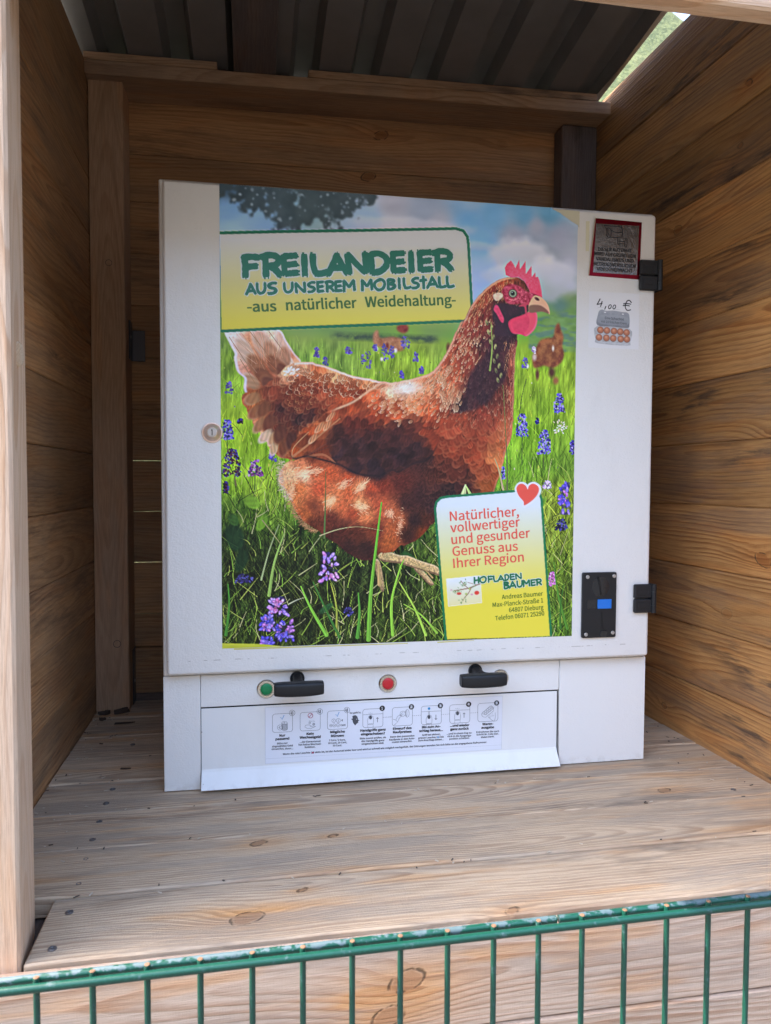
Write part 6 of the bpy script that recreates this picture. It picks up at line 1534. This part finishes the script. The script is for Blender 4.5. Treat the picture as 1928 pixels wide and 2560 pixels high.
    for (x, y, l, w, a, c0) in ((450, 1500, 46, 30, 1.2, (84, 46, 38)), (740, 1620, 60, 26, 1.7, (96, 52, 40)), (600, 1570, 60, 24, .1, (92, 50, 42)), (700, 1440, 60, 20, .3, (120, 62, 46))):
        x, y = pm(x, y)
        C.ell(x, y, l * K, w * K, a, c8(*c0), .45, .95, full)
    vent = [(300, 1290), (290, 1350), (300, 1410), (335, 1470), (360, 1530), (400, 1580), (450, 1610)]
    for i in range(620):     # cream edge fluff at the vent
        t = rnd.random() * 5.99; k = int(t); f = t - k
        x, y = pm(vent[k][0] * (1 - f) + vent[k + 1][0] * f + rnd.uniform(-12, 16), vent[k][1] * (1 - f) + vent[k + 1][1] * f)
        a = math.pi + rnd.gauss(.25 - .12 * t, .5)
        C.line([(x, y), (x + math.cos(a) * rnd.uniform(3, 8), y + math.sin(a) * 6)], rnd.uniform(.6, 1.2), (c8(236, 208, 172) if t < 3 else c8(196, 142, 96)) * rnd.uniform(.8, 1.05), .5, .3, .8)
    # wing
    wm = C.mask(SH['wing'], .9)
    C.put(wm, H * (1 + .22 * hair[..., None]))
    scatter(wm, 300, lambda x, y: 2.55 + .25 * (x - 250) / 100, 15, 8, .62, (228, 142, 92), lambda p: -p[0], .78, .2, .24)
    for P_, c0, w0 in (([(350, 1270), (440, 1200), (560, 1100)], (196, 128, 86), 4), ([(360, 1285), (480, 1240), (520, 1225)], (96, 52, 42), 1.6), ([(380, 1285), (480, 1262), (540, 1300)], (176, 104, 70), 5), ([(400, 1280), (500, 1290), (600, 1330)], (70, 42, 40), 2), ([(400, 1275), (480, 1225), (560, 1180)], (120, 62, 46), 2.5), ([(345, 1280), (352, 1230), (420, 1160)], (214, 160, 112), 1.6)):
        C.line([pm(*p) for p in P_], w0, c8(*c0), .75, w0 * .6, 1.2, wm)
    for x, y, a, l, w in ((470, 1140, 2.3, 44, 14), (520, 1090, 2.3, 40, 12), (440, 1190, 2.3, 40, 14), (505, 1130, 2.2, 40, 12)):
        mx, my = pm(x, y)
        C.feather(mx, my, a, l * K, w * K, c8(206, 140, 96), c8(246, 206, 166), wm, .8)
    wd = C.mask(SH['wingdark'], 2.2)
    C.put(wd * .30, c8(56, 36, 40) + .05 * hair[..., None] + .10 * (C.fbm(X / 14, Y / 10) - .5)[..., None])
    scatter(wd * wm, 150, lambda x, y: 2.5, 15, 8, .8, (176, 92, 66), lambda p: -p[0], .5, .25, .4)
    rim(wm * np.clip((Y - 430) / 10, 0, 1), (0, -3), (40, 28, 32), .6)
    for _ in range(120):     # sunlit shoulder
        x, y = pm(rnd.gauss(830, 75), rnd.gauss(1030, 40))
        if inside(full, x, y):
            C.feather(x, y, 2.45 + rnd.gauss(0, .4), rnd.uniform(4, 10), rnd.uniform(1.4, 3.2), hc(x, y) * .4 + c8(224, 166, 118) * .6, c8(255, 236, 212), full, .7)
    hx, hy = pm(865, 965)
    m = np.exp(-(((X - hx) / 30) ** 2 + ((Y - hy + .12 * (X - hx)) / 8.5) ** 2)) * full * (.6 + .8 * C.fbm(X / 4, Y / 3, 3))
    C.put(np.clip(m * .95, 0, .75), c8(250, 232, 220))
    # neck hackle
    scatter(neck, 620, lambda x, y: 2.15 - .6 * max(0, min(1, (x - 400) / 110)), 10, 2.5, .85, (242, 200, 156), lambda p: -p[1], .8, .12, .26)
    nd = C.mask(SH['neckdark'], 2.4)
    C.put(nd * .62, c8(56, 36, 46) + .05 * hair[..., None])
    for _ in range(230):
        t = rnd.random()
        x, y = pm(985 + 200 * t + rnd.gauss(0, 45), 985 - 330 * t + rnd.gauss(0, 45))
        if inside(full, x, y, .6) and not inside(nd, x, y, .45):
            C.feather(x, y, 2.15 - .3 * t + rnd.gauss(0, .14), rnd.uniform(5, 11) * (1 - .5 * t), rnd.uniform(1.1, 2.4) * (1 - .3 * t), hc(x, y) * .35 + c8(206, 156, 116) * .65, c8(250, 226, 196), full, .85)
    for _ in range(60):
        x, y = pm(rnd.uniform(1010, 1110), rnd.uniform(980, 1060))
        if inside(full, x, y, .6):
            C.feather(x, y, 1.85 + rnd.gauss(0, .12), rnd.uniform(6, 12), rnd.uniform(1.2, 2.6), hc(x, y) * .4 + c8(210, 160, 120) * .6, c8(250, 222, 186), full, .85)
    for _ in range(150):
        y0 = rnd.uniform(740, 1260)
        x, y = pm(1352 - max(0, y0 - 1000) * .12 - rnd.random() ** 1.6 * 46, y0)
        if inside(full, x, y):
            C.line([(x, y), (x - 1.5, y + rnd.uniform(4, 9))], 1.2, c8(216, 152, 110) * rnd.uniform(.6, 1.05), .7, .4, .8, full)
    for _ in range(150):     # fine crest feathers behind the head
        t = rnd.random(); x, y = pm(1120 + 180 * t + rnd.gauss(10, 22), 640 - 160 * t + rnd.gauss(10, 22))
        if inside(full, x, y, .6):
            C.line([(x, y), (x - 2.6, y + 5.0)], 1.2, c8(214, 152, 104) * rnd.uniform(.75, 1.05), .7, .4, .8, full)
    rim(full * np.clip((pm(0, 960)[1] + 40 - Y) / 10, 0, 1) * np.clip((530 - X) / 10, 0, 1), (2, 3), (240, 200, 160), .75)
    rim(full * np.clip((Y - 250) / 10, 0, 1) * np.clip((X - 470) / 10, 0, 1), (-2, 0), (214, 160, 110), .7)
    # head
    C.put(C.mask(SH['throat'], 1.6) * full * .85, c8(62, 40, 52))
    fm = C.mask(SH['face'], 1.0)
    C.put(fm, c8(176, 62, 84) + .35 * (C.fbm(X / 4, Y / 4, 3) - .5)[..., None])
    cm_ = C.mask(SH['comb'], .5, False)
    C.put(cm_, c8(216, 62, 92) - .10 * np.clip((Y - 175) / 40, -1, 1)[..., None] + .10 * (C.fbm(X / 3, Y / 3, 2) - .5)[..., None])
    C.put(cm_ * np.clip(1 - np.hypot((X - 480) / 12, (Y - 172) / 8), 0, 1) * (C.fbm(X / 1.6, Y / 1.6, 2) > .5), c8(236, 170, 186))
    rim(cm_, (-2, 1), (236, 120, 140), .6)
    wt = C.mask(SH['wattle'], .6)
    C.put(wt, c8(218, 66, 96) + .06 * (C.fbm(X / 6, Y / 6) - .5)[..., None])
    C.put(C.mask(SH['wattle2'], .8) * .9, c8(226, 84, 104))
    rim(wt, (-2, -1), (240, 140, 150), .7); rim(wt, (3, 0), (170, 46, 74), .5)
    C.put(C.mask(SH['wattle0'], .8) * .9, c8(196, 70, 92))
    C.put(C.mask(SH['earwattle'], .7), c8(200, 66, 100) + .1 * (C.fbm(X / 4, Y / 4) - .5)[..., None])
    C.put(C.mask(SH['earlobe'], .7), c8(216, 182, 158) + .2 * (C.fbm(X / 3, Y / 3) - .5)[..., None])
    bk = C.mask(SH['beak'], .6)
    C.put(bk, c8(186, 140, 108) + .10 * np.clip((240 - Y) / 30, -1, 1)[..., None])
    C.put(C.mask(SH['beakdark'], .9) * .75, c8(110, 74, 62))
    rim(bk, (-1, 2), (214, 176, 140), .6)
    (ex, ey), (ex2, _) = SH['eye']; er = ex2 - ex
    C.ell(ex, ey, er * 1.25, er * 1.2, 0, c8(146, 52, 70), .8, .3)
    C.ell(ex, ey, er, er * .95, 0, c8(84, 70, 66), 1, .15)
    C.ell(ex, ey, er * .84, er * .8, 0, c8(150, 148, 128), 1, .2)
    C.ell(ex, ey, er * .62, er * .6, 0, c8(96, 92, 84), .9, .2)
    C.ell(ex, ey, er * .40, er * .40, 0, c8(22, 22, 30), 1, .25)
    C.ell(ex - er * .15, ey - er * .2, er * .13, er * .1, 0, c8(210, 215, 220), .9, .4)
    for k in range(26):
        a = rnd.uniform(.2, 2.6)
        C.line([(ex + math.cos(a) * er * 1.4, ey + math.sin(a) * er * 1.25), (ex + math.cos(a + .25) * er * 1.6, ey + math.sin(a + .25) * er * 1.45)], .9, c8(206, 110, 120), .6)
    nx, ny = SH['beak'][2]
    C.ell(nx - 7, ny + 3, 6.5, 3.6, .5, c8(120, 66, 66), .9, .4); C.ell(nx - 6, ny + 3.5, 4, 1.8, .5, c8(48, 28, 30), .9, .4)

    # things in front of the hen
    for k in range(13):     # grass ear before the neck
        t = k / 12.0
        x, y = pm(1235 + 50 * t + (9 if k % 2 else -9), 665 + 260 * t)
        C.ell(x, y, 3.2, 6.4, .2 if k % 2 else -.3, c8(158, 150, 98) * rnd.uniform(.6, 1.15), .85, .5)
        C.ell(x + 1, y + 2, 2.0, 3.6, .2 if k % 2 else -.3, c8(60, 62, 48), .6, .6)
    for pts, w, col in SH['BL']:
        if not (w <= 2.0 and pts[0][1] < 560):
            C.line(pts, w, c8(*col), .92, w * .25, .9)
            if w > 4:
                C.line([(p[0] - w * .12, p[1]) for p in pts], w * .3, np.clip(c8(*col) * 1.25, 0, 1), .5, w * .1, 1.2)
    flowers((5, 9))
    # small yellow print edge at the bottom left
    C.put(C.mask([(0, 786), (70, 790), (110, 796), (0, 796)], .6, False), c8(196, 200, 60))

    # the print itself is crisp: bring out the fine detail
    C.img = np.clip(C.img + .95 * (C.img - C.blur(C.img, 1.4)) + .28 * (C.img - C.blur(C.img, 7.0)), 0, 1)
    C.put(bm * np.clip((470 - X) / 4, 0, 1) * np.clip(1 - full * 3, 0, 1), grad)
    C.line(SH['banner'][0:14], 5.0, c8(22, 112, 84), 1, sm=False, clip=np.clip(1 - full * 2, 0, 1))

    # info panel
    pm = C.mask(SH['panel'], .3, False)
    ty = np.clip((Y - 525) / 190, 0, 1)[..., None]
    ca, cb, cc = c8(226, 236, 246), c8(228, 226, 168), c8(236, 220, 72)
    C.put(pm, np.where(ty < .5, ca + (cb - ca) * np.clip((ty - .08) / .42, 0, 1), cb + (cc - cb) * np.clip((ty - .5) / .5, 0, 1)))
    C.line(SH['panel'], 4.4, c8(14, 118, 74), 1, sm=False)
    hp = C.smooth(SH['heart'], 4)
    C.line(np.vstack([hp, hp[:1]]), 8, c8(232, 238, 246), 1, sm=False)
    C.put(C.mask(SH['heart'], .3), c8(238, 92, 78))
    pic = SH['pic']
    pc = C.mask(pic, .3, False)
    pt = np.clip((Y - pic[0][1]) / 50, 0, 1)[..., None]
    C.put(pc, c8(232, 238, 240) + (c8(232, 222, 160) - c8(232, 238, 240)) * pt)
    C.line(pic + [pic[0]], 1.1, c8(240, 240, 232), 1, sm=False)
    q = [np.array(p) for p in pic]
    def pp(u, v):
        return tuple(q[0] * (1 - u) * (1 - v) + q[1] * u * (1 - v) + q[2] * u * v + q[3] * (1 - u) * v)
    for pts, w in (([(.98, .30), (.8, .36), (.62, .42), (.4, .44), (.2, .46)], 1.8), ([(.72, .4), (.62, .6), (.5, .74)], 1.4), ([(.62, .42), (.5, .26), (.42, .12)], 1.2), ([(.5, .74), (.44, .86)], 1.0), ([(.88, .33), (.7, .24), (.62, .2)], .9)):
        C.line([pp(*p) for p in pts], w, c8(136, 78, 52), .95)
    for _ in range(46):
        u, v = rnd.choice([(.2, .46), (.3, .45), (.42, .12), (.5, .25), (.44, .86), (.5, .78), (.62, .2), (.8, .42), (.34, .5), (.55, .84), (.46, .2)])
        x, y = pp(u + rnd.gauss(0, .045), v + rnd.gauss(0, .055))
        C.ell(x, y, 2.4, .9, rnd.uniform(0, 3.1), c8(*rnd.choice([(110, 150, 84), (90, 132, 70), (150, 170, 110)])), .85, .4)
    for u, v, a, b, col in ((.34, .58, 5.0, 3.0, (214, 54, 46)), (.87, .62, 5.4, 4.4, (222, 50, 42)), (.55, .62, 2.6, 2.4, (170, 190, 90)), (.66, .44, 2.4, 2.2, (160, 186, 86)), (.72, .66, 2.8, 2.2, (214, 160, 170)), (.12, .42, 2.4, 2.2, (220, 180, 180))):
        x, y = pp(u, v); C.ell(x, y, a, b, 0, c8(*col), .95, .3)
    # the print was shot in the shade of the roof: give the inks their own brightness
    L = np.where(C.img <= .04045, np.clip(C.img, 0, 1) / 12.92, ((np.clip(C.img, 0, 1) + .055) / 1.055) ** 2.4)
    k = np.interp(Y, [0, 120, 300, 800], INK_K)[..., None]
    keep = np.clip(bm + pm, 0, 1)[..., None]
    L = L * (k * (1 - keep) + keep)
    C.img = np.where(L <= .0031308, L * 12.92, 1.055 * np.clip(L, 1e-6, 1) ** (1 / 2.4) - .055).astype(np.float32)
    return C
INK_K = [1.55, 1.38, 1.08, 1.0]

PTOP = 1.0505
def fP(x, y, h):
    return V(0.094 + x / 1000.0, DY - h, PTOP - y / 1000.0)
PC = paint_poster()
torn = np.array(SH['torn'], float)
def hole_mask():
    yt = np.interp(PC.X, torn[:, 0], torn[:, 1], left=-9)
    return (PC.Y < yt + 0.5) & (PC.X > torn[0, 0])
def curl(X, Y):
    yt = np.interp(X, torn[:, 0], torn[:, 1], left=-40)
    d = Y - yt
    return np.where(X > torn[0, 0] - 6, 0.0030 * np.exp(-np.clip(d, 0, 99) / 5.0), 0) + 0.00012 * np.sin(X / 37.0) * np.sin(Y / 51.0)
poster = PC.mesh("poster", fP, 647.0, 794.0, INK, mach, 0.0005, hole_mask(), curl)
mb = MB()
mb.prism([(592, 1.5), (650.5, 2.5), (650.5, 32)] + [(x + 3, y + 3) for x, y in SH['torn'][::-1]], fP, None, 0.00025)
mb.build("glue_patch", simple("yellowed_glue", (0.62, 0.59, 0.44), 0.6), poster)
mb = MB(); mb.prism([(20, 794.5), (330, 796.2), (330, 797.6), (20, 797.2)], fP, None, 0.0003)
mb.prism([(385, 796.0), (405, 795.5), (455, 795.4), (455, 796.2), (385, 798)], fP, None, 0.0003)
mb.build("film_edge", simple("yellow_print_edge", (0.62, 0.56, 0.16), 0.5), poster)
GRN, GRN2 = simple("ink_green", s255(34, 122, 100), 0.4), simple("ink_dark_green", s255(62, 112, 52), 0.4)
HALO = simple("ink_pale_outline", s255(222, 232, 232), 0.4)
CORAL = simple("ink_coral", s255(232, 92, 76), 0.4)
for key, wk, nm, gr in (('H1', .30, "headline_lettering", 2.2), ('H2', .27, "headline_lettering", 1.5), ('H3', .27, "farm_shop_lettering", .9)):
    rnd = random.Random(8)
    A_, B_ = MB(), MB()
    for i, (ch, qd) in enumerate(SH[key]):
        hgt = abs(qd[3][1] - qd[0][1])
        brush_letter(A_, ch, qd, hgt * wk, fP, 0.00075 + (i % 2) * 0.0001, rnd, gr)
        brush_letter(B_, ch, qd, hgt * wk, fP, 0.00105, rnd)
    A_.build("lettering_outline", HALO, poster)
    B_.build(nm, GRN if key != 'H3' else simple("ink_farm_green", s255(10, 112, 72), 0.4), poster)
mb = MB()
for s, a, b, cap in SH['T1']:
    put_text(mb, s, a, b, cap, fP, 0.0008, 0.010)
mb.build("banner_text", GRN2, poster)
mb = MB()
for s, a, b, cap in SH['T2']:
    put_text(mb, s, a, b, cap, fP, 0.0008, 0.006)
mb.build("slogan_text", CORAL, poster)
mb = MB()
for s, a, b, cap in SH['T3']:
    put_text(mb, s, a, b, cap, fP, 0.0008, 0.008)
mb.build("address_text", simple("ink_olive", s255(86, 118, 30), 0.4), poster)

# ------------------------------------------------------------------ warning sticker, price label, instruction sheet
def foil(name, col, rough, bumpy):
    n = NT(name)
    g = n.node("ShaderNodeTexCoord").outputs["Object"]
    n.set(Base_Color=col, Metallic=1.0, Roughness=rough)
    h = n.math('ADD', n.noise(g, 190, 3, .6), n.math('MULTIPLY', n.noise(g, 45, 2), 1.2))
    n.bump(h, 0.0022, bumpy)
    return n.mat
DARK = simple("ink_black", (0.012, 0.012, 0.016), 0.5)
st = SH['STK']
mb = MB(); mb.prism(st, fP, 0.0001, 0.0007)
stk = mb.build("warning_sticker", foil("red_foil", (0.20, 0.010, 0.022), 0.3, 0.12), mach)
mb = MB(); mb.prism(SH['FOIL'], fP, None, 0.0010)
mb.build("silver_panel", foil("silver_foil", (0.23, 0.225, 0.235), 0.27, 0.22), stk)
mb = MB()   # lifted left edge of the sticker
a, b = Vector(st[0]), Vector(st[3])
pts = []
for i in range(9):
    t = i / 8
    p = a.lerp(b, t)
    l = 0.004 * (1 - t) ** 1.2 + 0.0006
    pts.append((p, l))
vs = [fP(p.x, p.y, 0.0008) for p, l in pts] + [fP(p.x - 2.2 - 1.2 * (1 - i / 8), p.y, 0.0008 + l) for i, (p, l) in enumerate(pts)]
mb.add(vs, [(i, i + 1, i + 10, i + 9) for i in range(8)])
mb.build("lifted_edge", simple("sticker_backing", (0.55, 0.46, 0.34), 0.6), stk)
mb = MB()
for s, A_, B_, cap in SH['STKT']:
    put_text(mb, s, A_, B_, cap, fP, 0.0013, 0.014)
mb.build("warning_text", DARK, stk)
mb = MB()
for i, q in enumerate(SH['STKI']):
    mb.ribbon(q, 1.3, fP, 0.0013 + i * 1.5e-5)
for q in ((620, 488), (645, 491), (668, 494)):
    x_, y_ = SH['STKI'][0][0]
    p = Vector(SH['STKI'][3][0]).lerp(Vector(SH['STKI'][3][2]), 0.12 + (q[0] - 620) / 48 * .25)
    mb.ribbon([(p.x, p.y + 8.0), (p.x + .9, p.y + 8.0)], 0.9, fP, 0.0013)
mb.build("camera_symbol", DARK, stk)
mb = MB(); mb.prism(SH['TAPE'], fP, 0.0001, 0.0003)
mb.build("tape_residue", simple("yellowed_tape", (0.66, 0.63, 0.46), 0.35), mach)

def paint_price():
    C = Canvas(208, 212, 9)
    X, Y = C.X, C.Y
    C.img[:] = c8(229, 229, 231)
    def g(x, y):
        return ((x - 285) * .1427 * 2, (y - 1265) * .1335 * 2)
    def gs(*P): return [g(*p) for p in P]
    C.line(gs((410, 1485), (492, 1488)), .8, c8(170, 170, 172), .8); C.line(gs((640, 1500), (730, 1503)), .8, c8(170, 170, 172), .8)
    ink = c8(18, 18, 22)
    for P in (((442, 1368), (424, 1405), (402, 1445), (472, 1428)), ((472, 1402), (462, 1440), (452, 1472)), ((527, 1468), (512, 1506)),
              ((892, 1392), (866, 1366), (835, 1372), (812, 1412), (806, 1462), (825, 1500), (852, 1506), (884, 1496)), ((782, 1416), (835, 1410), (884, 1416)), ((776, 1442), (830, 1436), (866, 1442))):
        C.line(gs(*P), 4.0, ink, 1, 3.4, .8, sm=len(P) > 4)
    for cx0 in (585, 648):
        P = [g(cx0 + 19 * math.cos(t) + 7 * math.sin(-t), 1468 + 28 * math.sin(t)) for t in np.linspace(0, 6.28, 14)]
        C.line(P, 3.4, ink, 1, 3.0, .8)
    base = C.mask(gs((405, 1752), (875, 1768), (888, 1955), (850, 2008), (425, 1992), (388, 1930)), .5)
    C.put(base, c8(186, 188, 192) + .2 * (C.fbm(X / 6, Y / 6) - .5)[..., None])
    lid = C.mask(gs((418, 1590), (440, 1530), (480, 1515), (540, 1530), (640, 1522), (760, 1535), (835, 1540), (868, 1580), (872, 1710), (845, 1758), (640, 1748), (412, 1738)), .4)
    C.put(lid, c8(146, 150, 158) + .10 * (C.fbm(X / 9, Y / 9) - .5)[..., None] + .10 * np.clip((g(0, 1640)[1] - Y) / 40, -1, 1)[..., None])
    inner = C.mask(gs((455, 1590), (830, 1602), (835, 1720), (450, 1708)), 1.5)
    C.put(inner * .5, c8(170, 176, 184))
    for p in ((517, 1550), (773, 1563)):
        C.ell(*g(*p), 5.2, 2.2, .05, c8(240, 240, 242), 1, .3)
    for row in (((455, 1800), (548, 1803), (650, 1808), (740, 1812), (832, 1820)), ((437, 1905), (542, 1908), (640, 1910), (748, 1915), (838, 1915))):
        for p in row:
            x, y = g(*p)
            C.ell(x, y + .6, 14.2, 13.6, 0, c8(104, 66, 56), .9, .12)
            C.ell(x, y, 12.9, 12.3, 0, c8(182, 112, 84), 1, .12)
            C.ell(x - 1, y - 1.5, 10.4, 9.6, 0, c8(212, 146, 112), .9, .6)
            C.ell(x - 1.5, y - 3, 5.6, 4.8, 0, c8(232, 178, 146), .8, .9)
    for i in range(4):
        x, y = g(498 + i * 100, 1858 + i * 4)
        C.ell(x, y, 5, 5, .78, c8(206, 206, 210), .9, .4); C.ell(x, y + 1, 2, 2, 0, c8(150, 150, 156), .8, .5)
    C.line(gs((425, 1972), (850, 1988)), 3, c8(206, 210, 216), .8)
    return C
pl = SH['STK']
PX0, PY0 = 671.5, 147.5
def fL(x, y, h):
    return fP(PX0 + x, PY0 + y + 0.004 * x, h)
lab = paint_price().mesh("price_label", fL, 102.0, 104.0, INK_P, mach, 0.0004)
mb = MB()
def gl(x, y):
    return ((x - 285) * .1427, (y - 1265) * .1335)
put_text(mb, "Eine Schachtel", gl(512, 1640), gl(780, 1650), 4.6, fL, 0.0007, 0.0)
put_text(mb, "mit 10 frischen Eiern", gl(460, 1690), gl(820, 1705), 4.4, fL, 0.0007, 0.0)
mb.build("carton_text", simple("ink_dark_grey", (0.03, 0.035, 0.045), 0.6), lab)

def fS(x, y, h):
    return V(0.1675 + x / 1000.0, 0.0004 - h, 0.142 - y / 1000.0)
mb = MB(); mb.prism([(0, 0), (445.6, 0.6), (444.6, 103.6), (0, 103.0)], fS, None, 0.0003)
sheet = mb.build("instruction_sheet", simple("printed_white_paper", (0.78, 0.80, 0.86), 0.5), mach)
GREY = simple("ink_outline_grey", (0.07, 0.075, 0.09), 0.6)
mb = MB()
for q in ([(0, .3), (445.6, .9)], [(0.2, 0), (0.2, 103)], [(445.2, .6), (444.4, 103.4)], [(0, 102.8), (444.4, 103.4)], [(0, 93.6), (444.6, 95.2)]):
    mb.ribbon(q, 0.28, fS, 0.00042)
mb.build("sheet_border", simple("ink_pale_grey", (0.42, 0.44, 0.48), 0.6), sheet)
mb = MB()
for s, A_, B_, cap, big in SH['T4']:
    put_text(mb, s, A_, B_, cap, fS, 0.0006, 0.022 if big else 0.012)
mb.build("instruction_text", DARK, sheet)
mb = MB()
for i, (q, w) in enumerate(SH['K0']):
    mb.ribbon(q, w, fS, 0.0005 + (i % 9) * 1.2e-5)
for q in SH['K3']:
    mb.prism(q, fS, None, 0.00066)
mb.prism(SH['ROO'], fS, None, 0.00062)
ROO = SH['ROO']
mb.build("picture_symbols", GREY, sheet)
def disc(mb, c, r, fr, h, n=20, mi=0):
    mb.prism([(c[0] + r * math.cos(6.2832 * k / n), c[1] + r * math.sin(6.2832 * k / n)) for k in range(n)], fr, None, h, mi)
PAPER = simple("paper_white", (0.8, 0.82, 0.87), 0.5)
for s, c in SH['NB']:
    mb = MB(); disc(mb, c, 5.1, fS, 0.0007)
    w = 1.4 if s == '1' else 2.6
    k0 = len(mb.f)
    put_text(mb, s, (c[0] - w / 2 - .1, c[1] + 2.2), (c[0] + w / 2, c[1] + 2.1), 4.4, fS, 0.0009, 0.05)
    for k in range(k0, len(mb.f)):
        mb.m[k] = 1
    mb.build("step_number", [DARK, PAPER], sheet)
e = Vector(ROO[6]); mb = MB(); disc(mb, (e.x - 2.2, e.y + 2.2), .75, fS, 0.0009, 10)
mb.build("rooster_eye", PAPER, sheet)
for c in SH['IB']:
    mb = MB()
    put_text(mb, "i", (c[0] - .75, c[1] + 2.4), (c[0] + .75, c[1] + 2.3), 4.8, fS, 0.0007, 0.04)
    mb.build("info_mark", DARK, sheet)
BLUE = simple("ink_blue", s255(52, 150, 205), 0.5)
for q, w in SH['K1']:
    mb = MB(); mb.ribbon(q, w, fS, 0.0006); mb.build("tick_mark", BLUE, sheet)
for c, r in ((SH['BD'][0], 2.5), (SH['BD'][1], 1.6)):
    mb = MB(); disc(mb, c, r, fS, 0.0007); mb.build("blue_dot", BLUE, sheet)
REDI = simple("ink_red", s255(170, 40, 80), 0.5)
mb = MB()
for i, (q, w) in enumerate(SH['K2']):
    mb.ribbon(q, w, fS, 0.0006 + i * 2e-5)
mb.build("no_change_mark", REDI, sheet)
mb = MB(); disc(mb, SH['BD'][2], 1.8, fS, 0.0007); mb.build("red_dot", REDI, sheet)
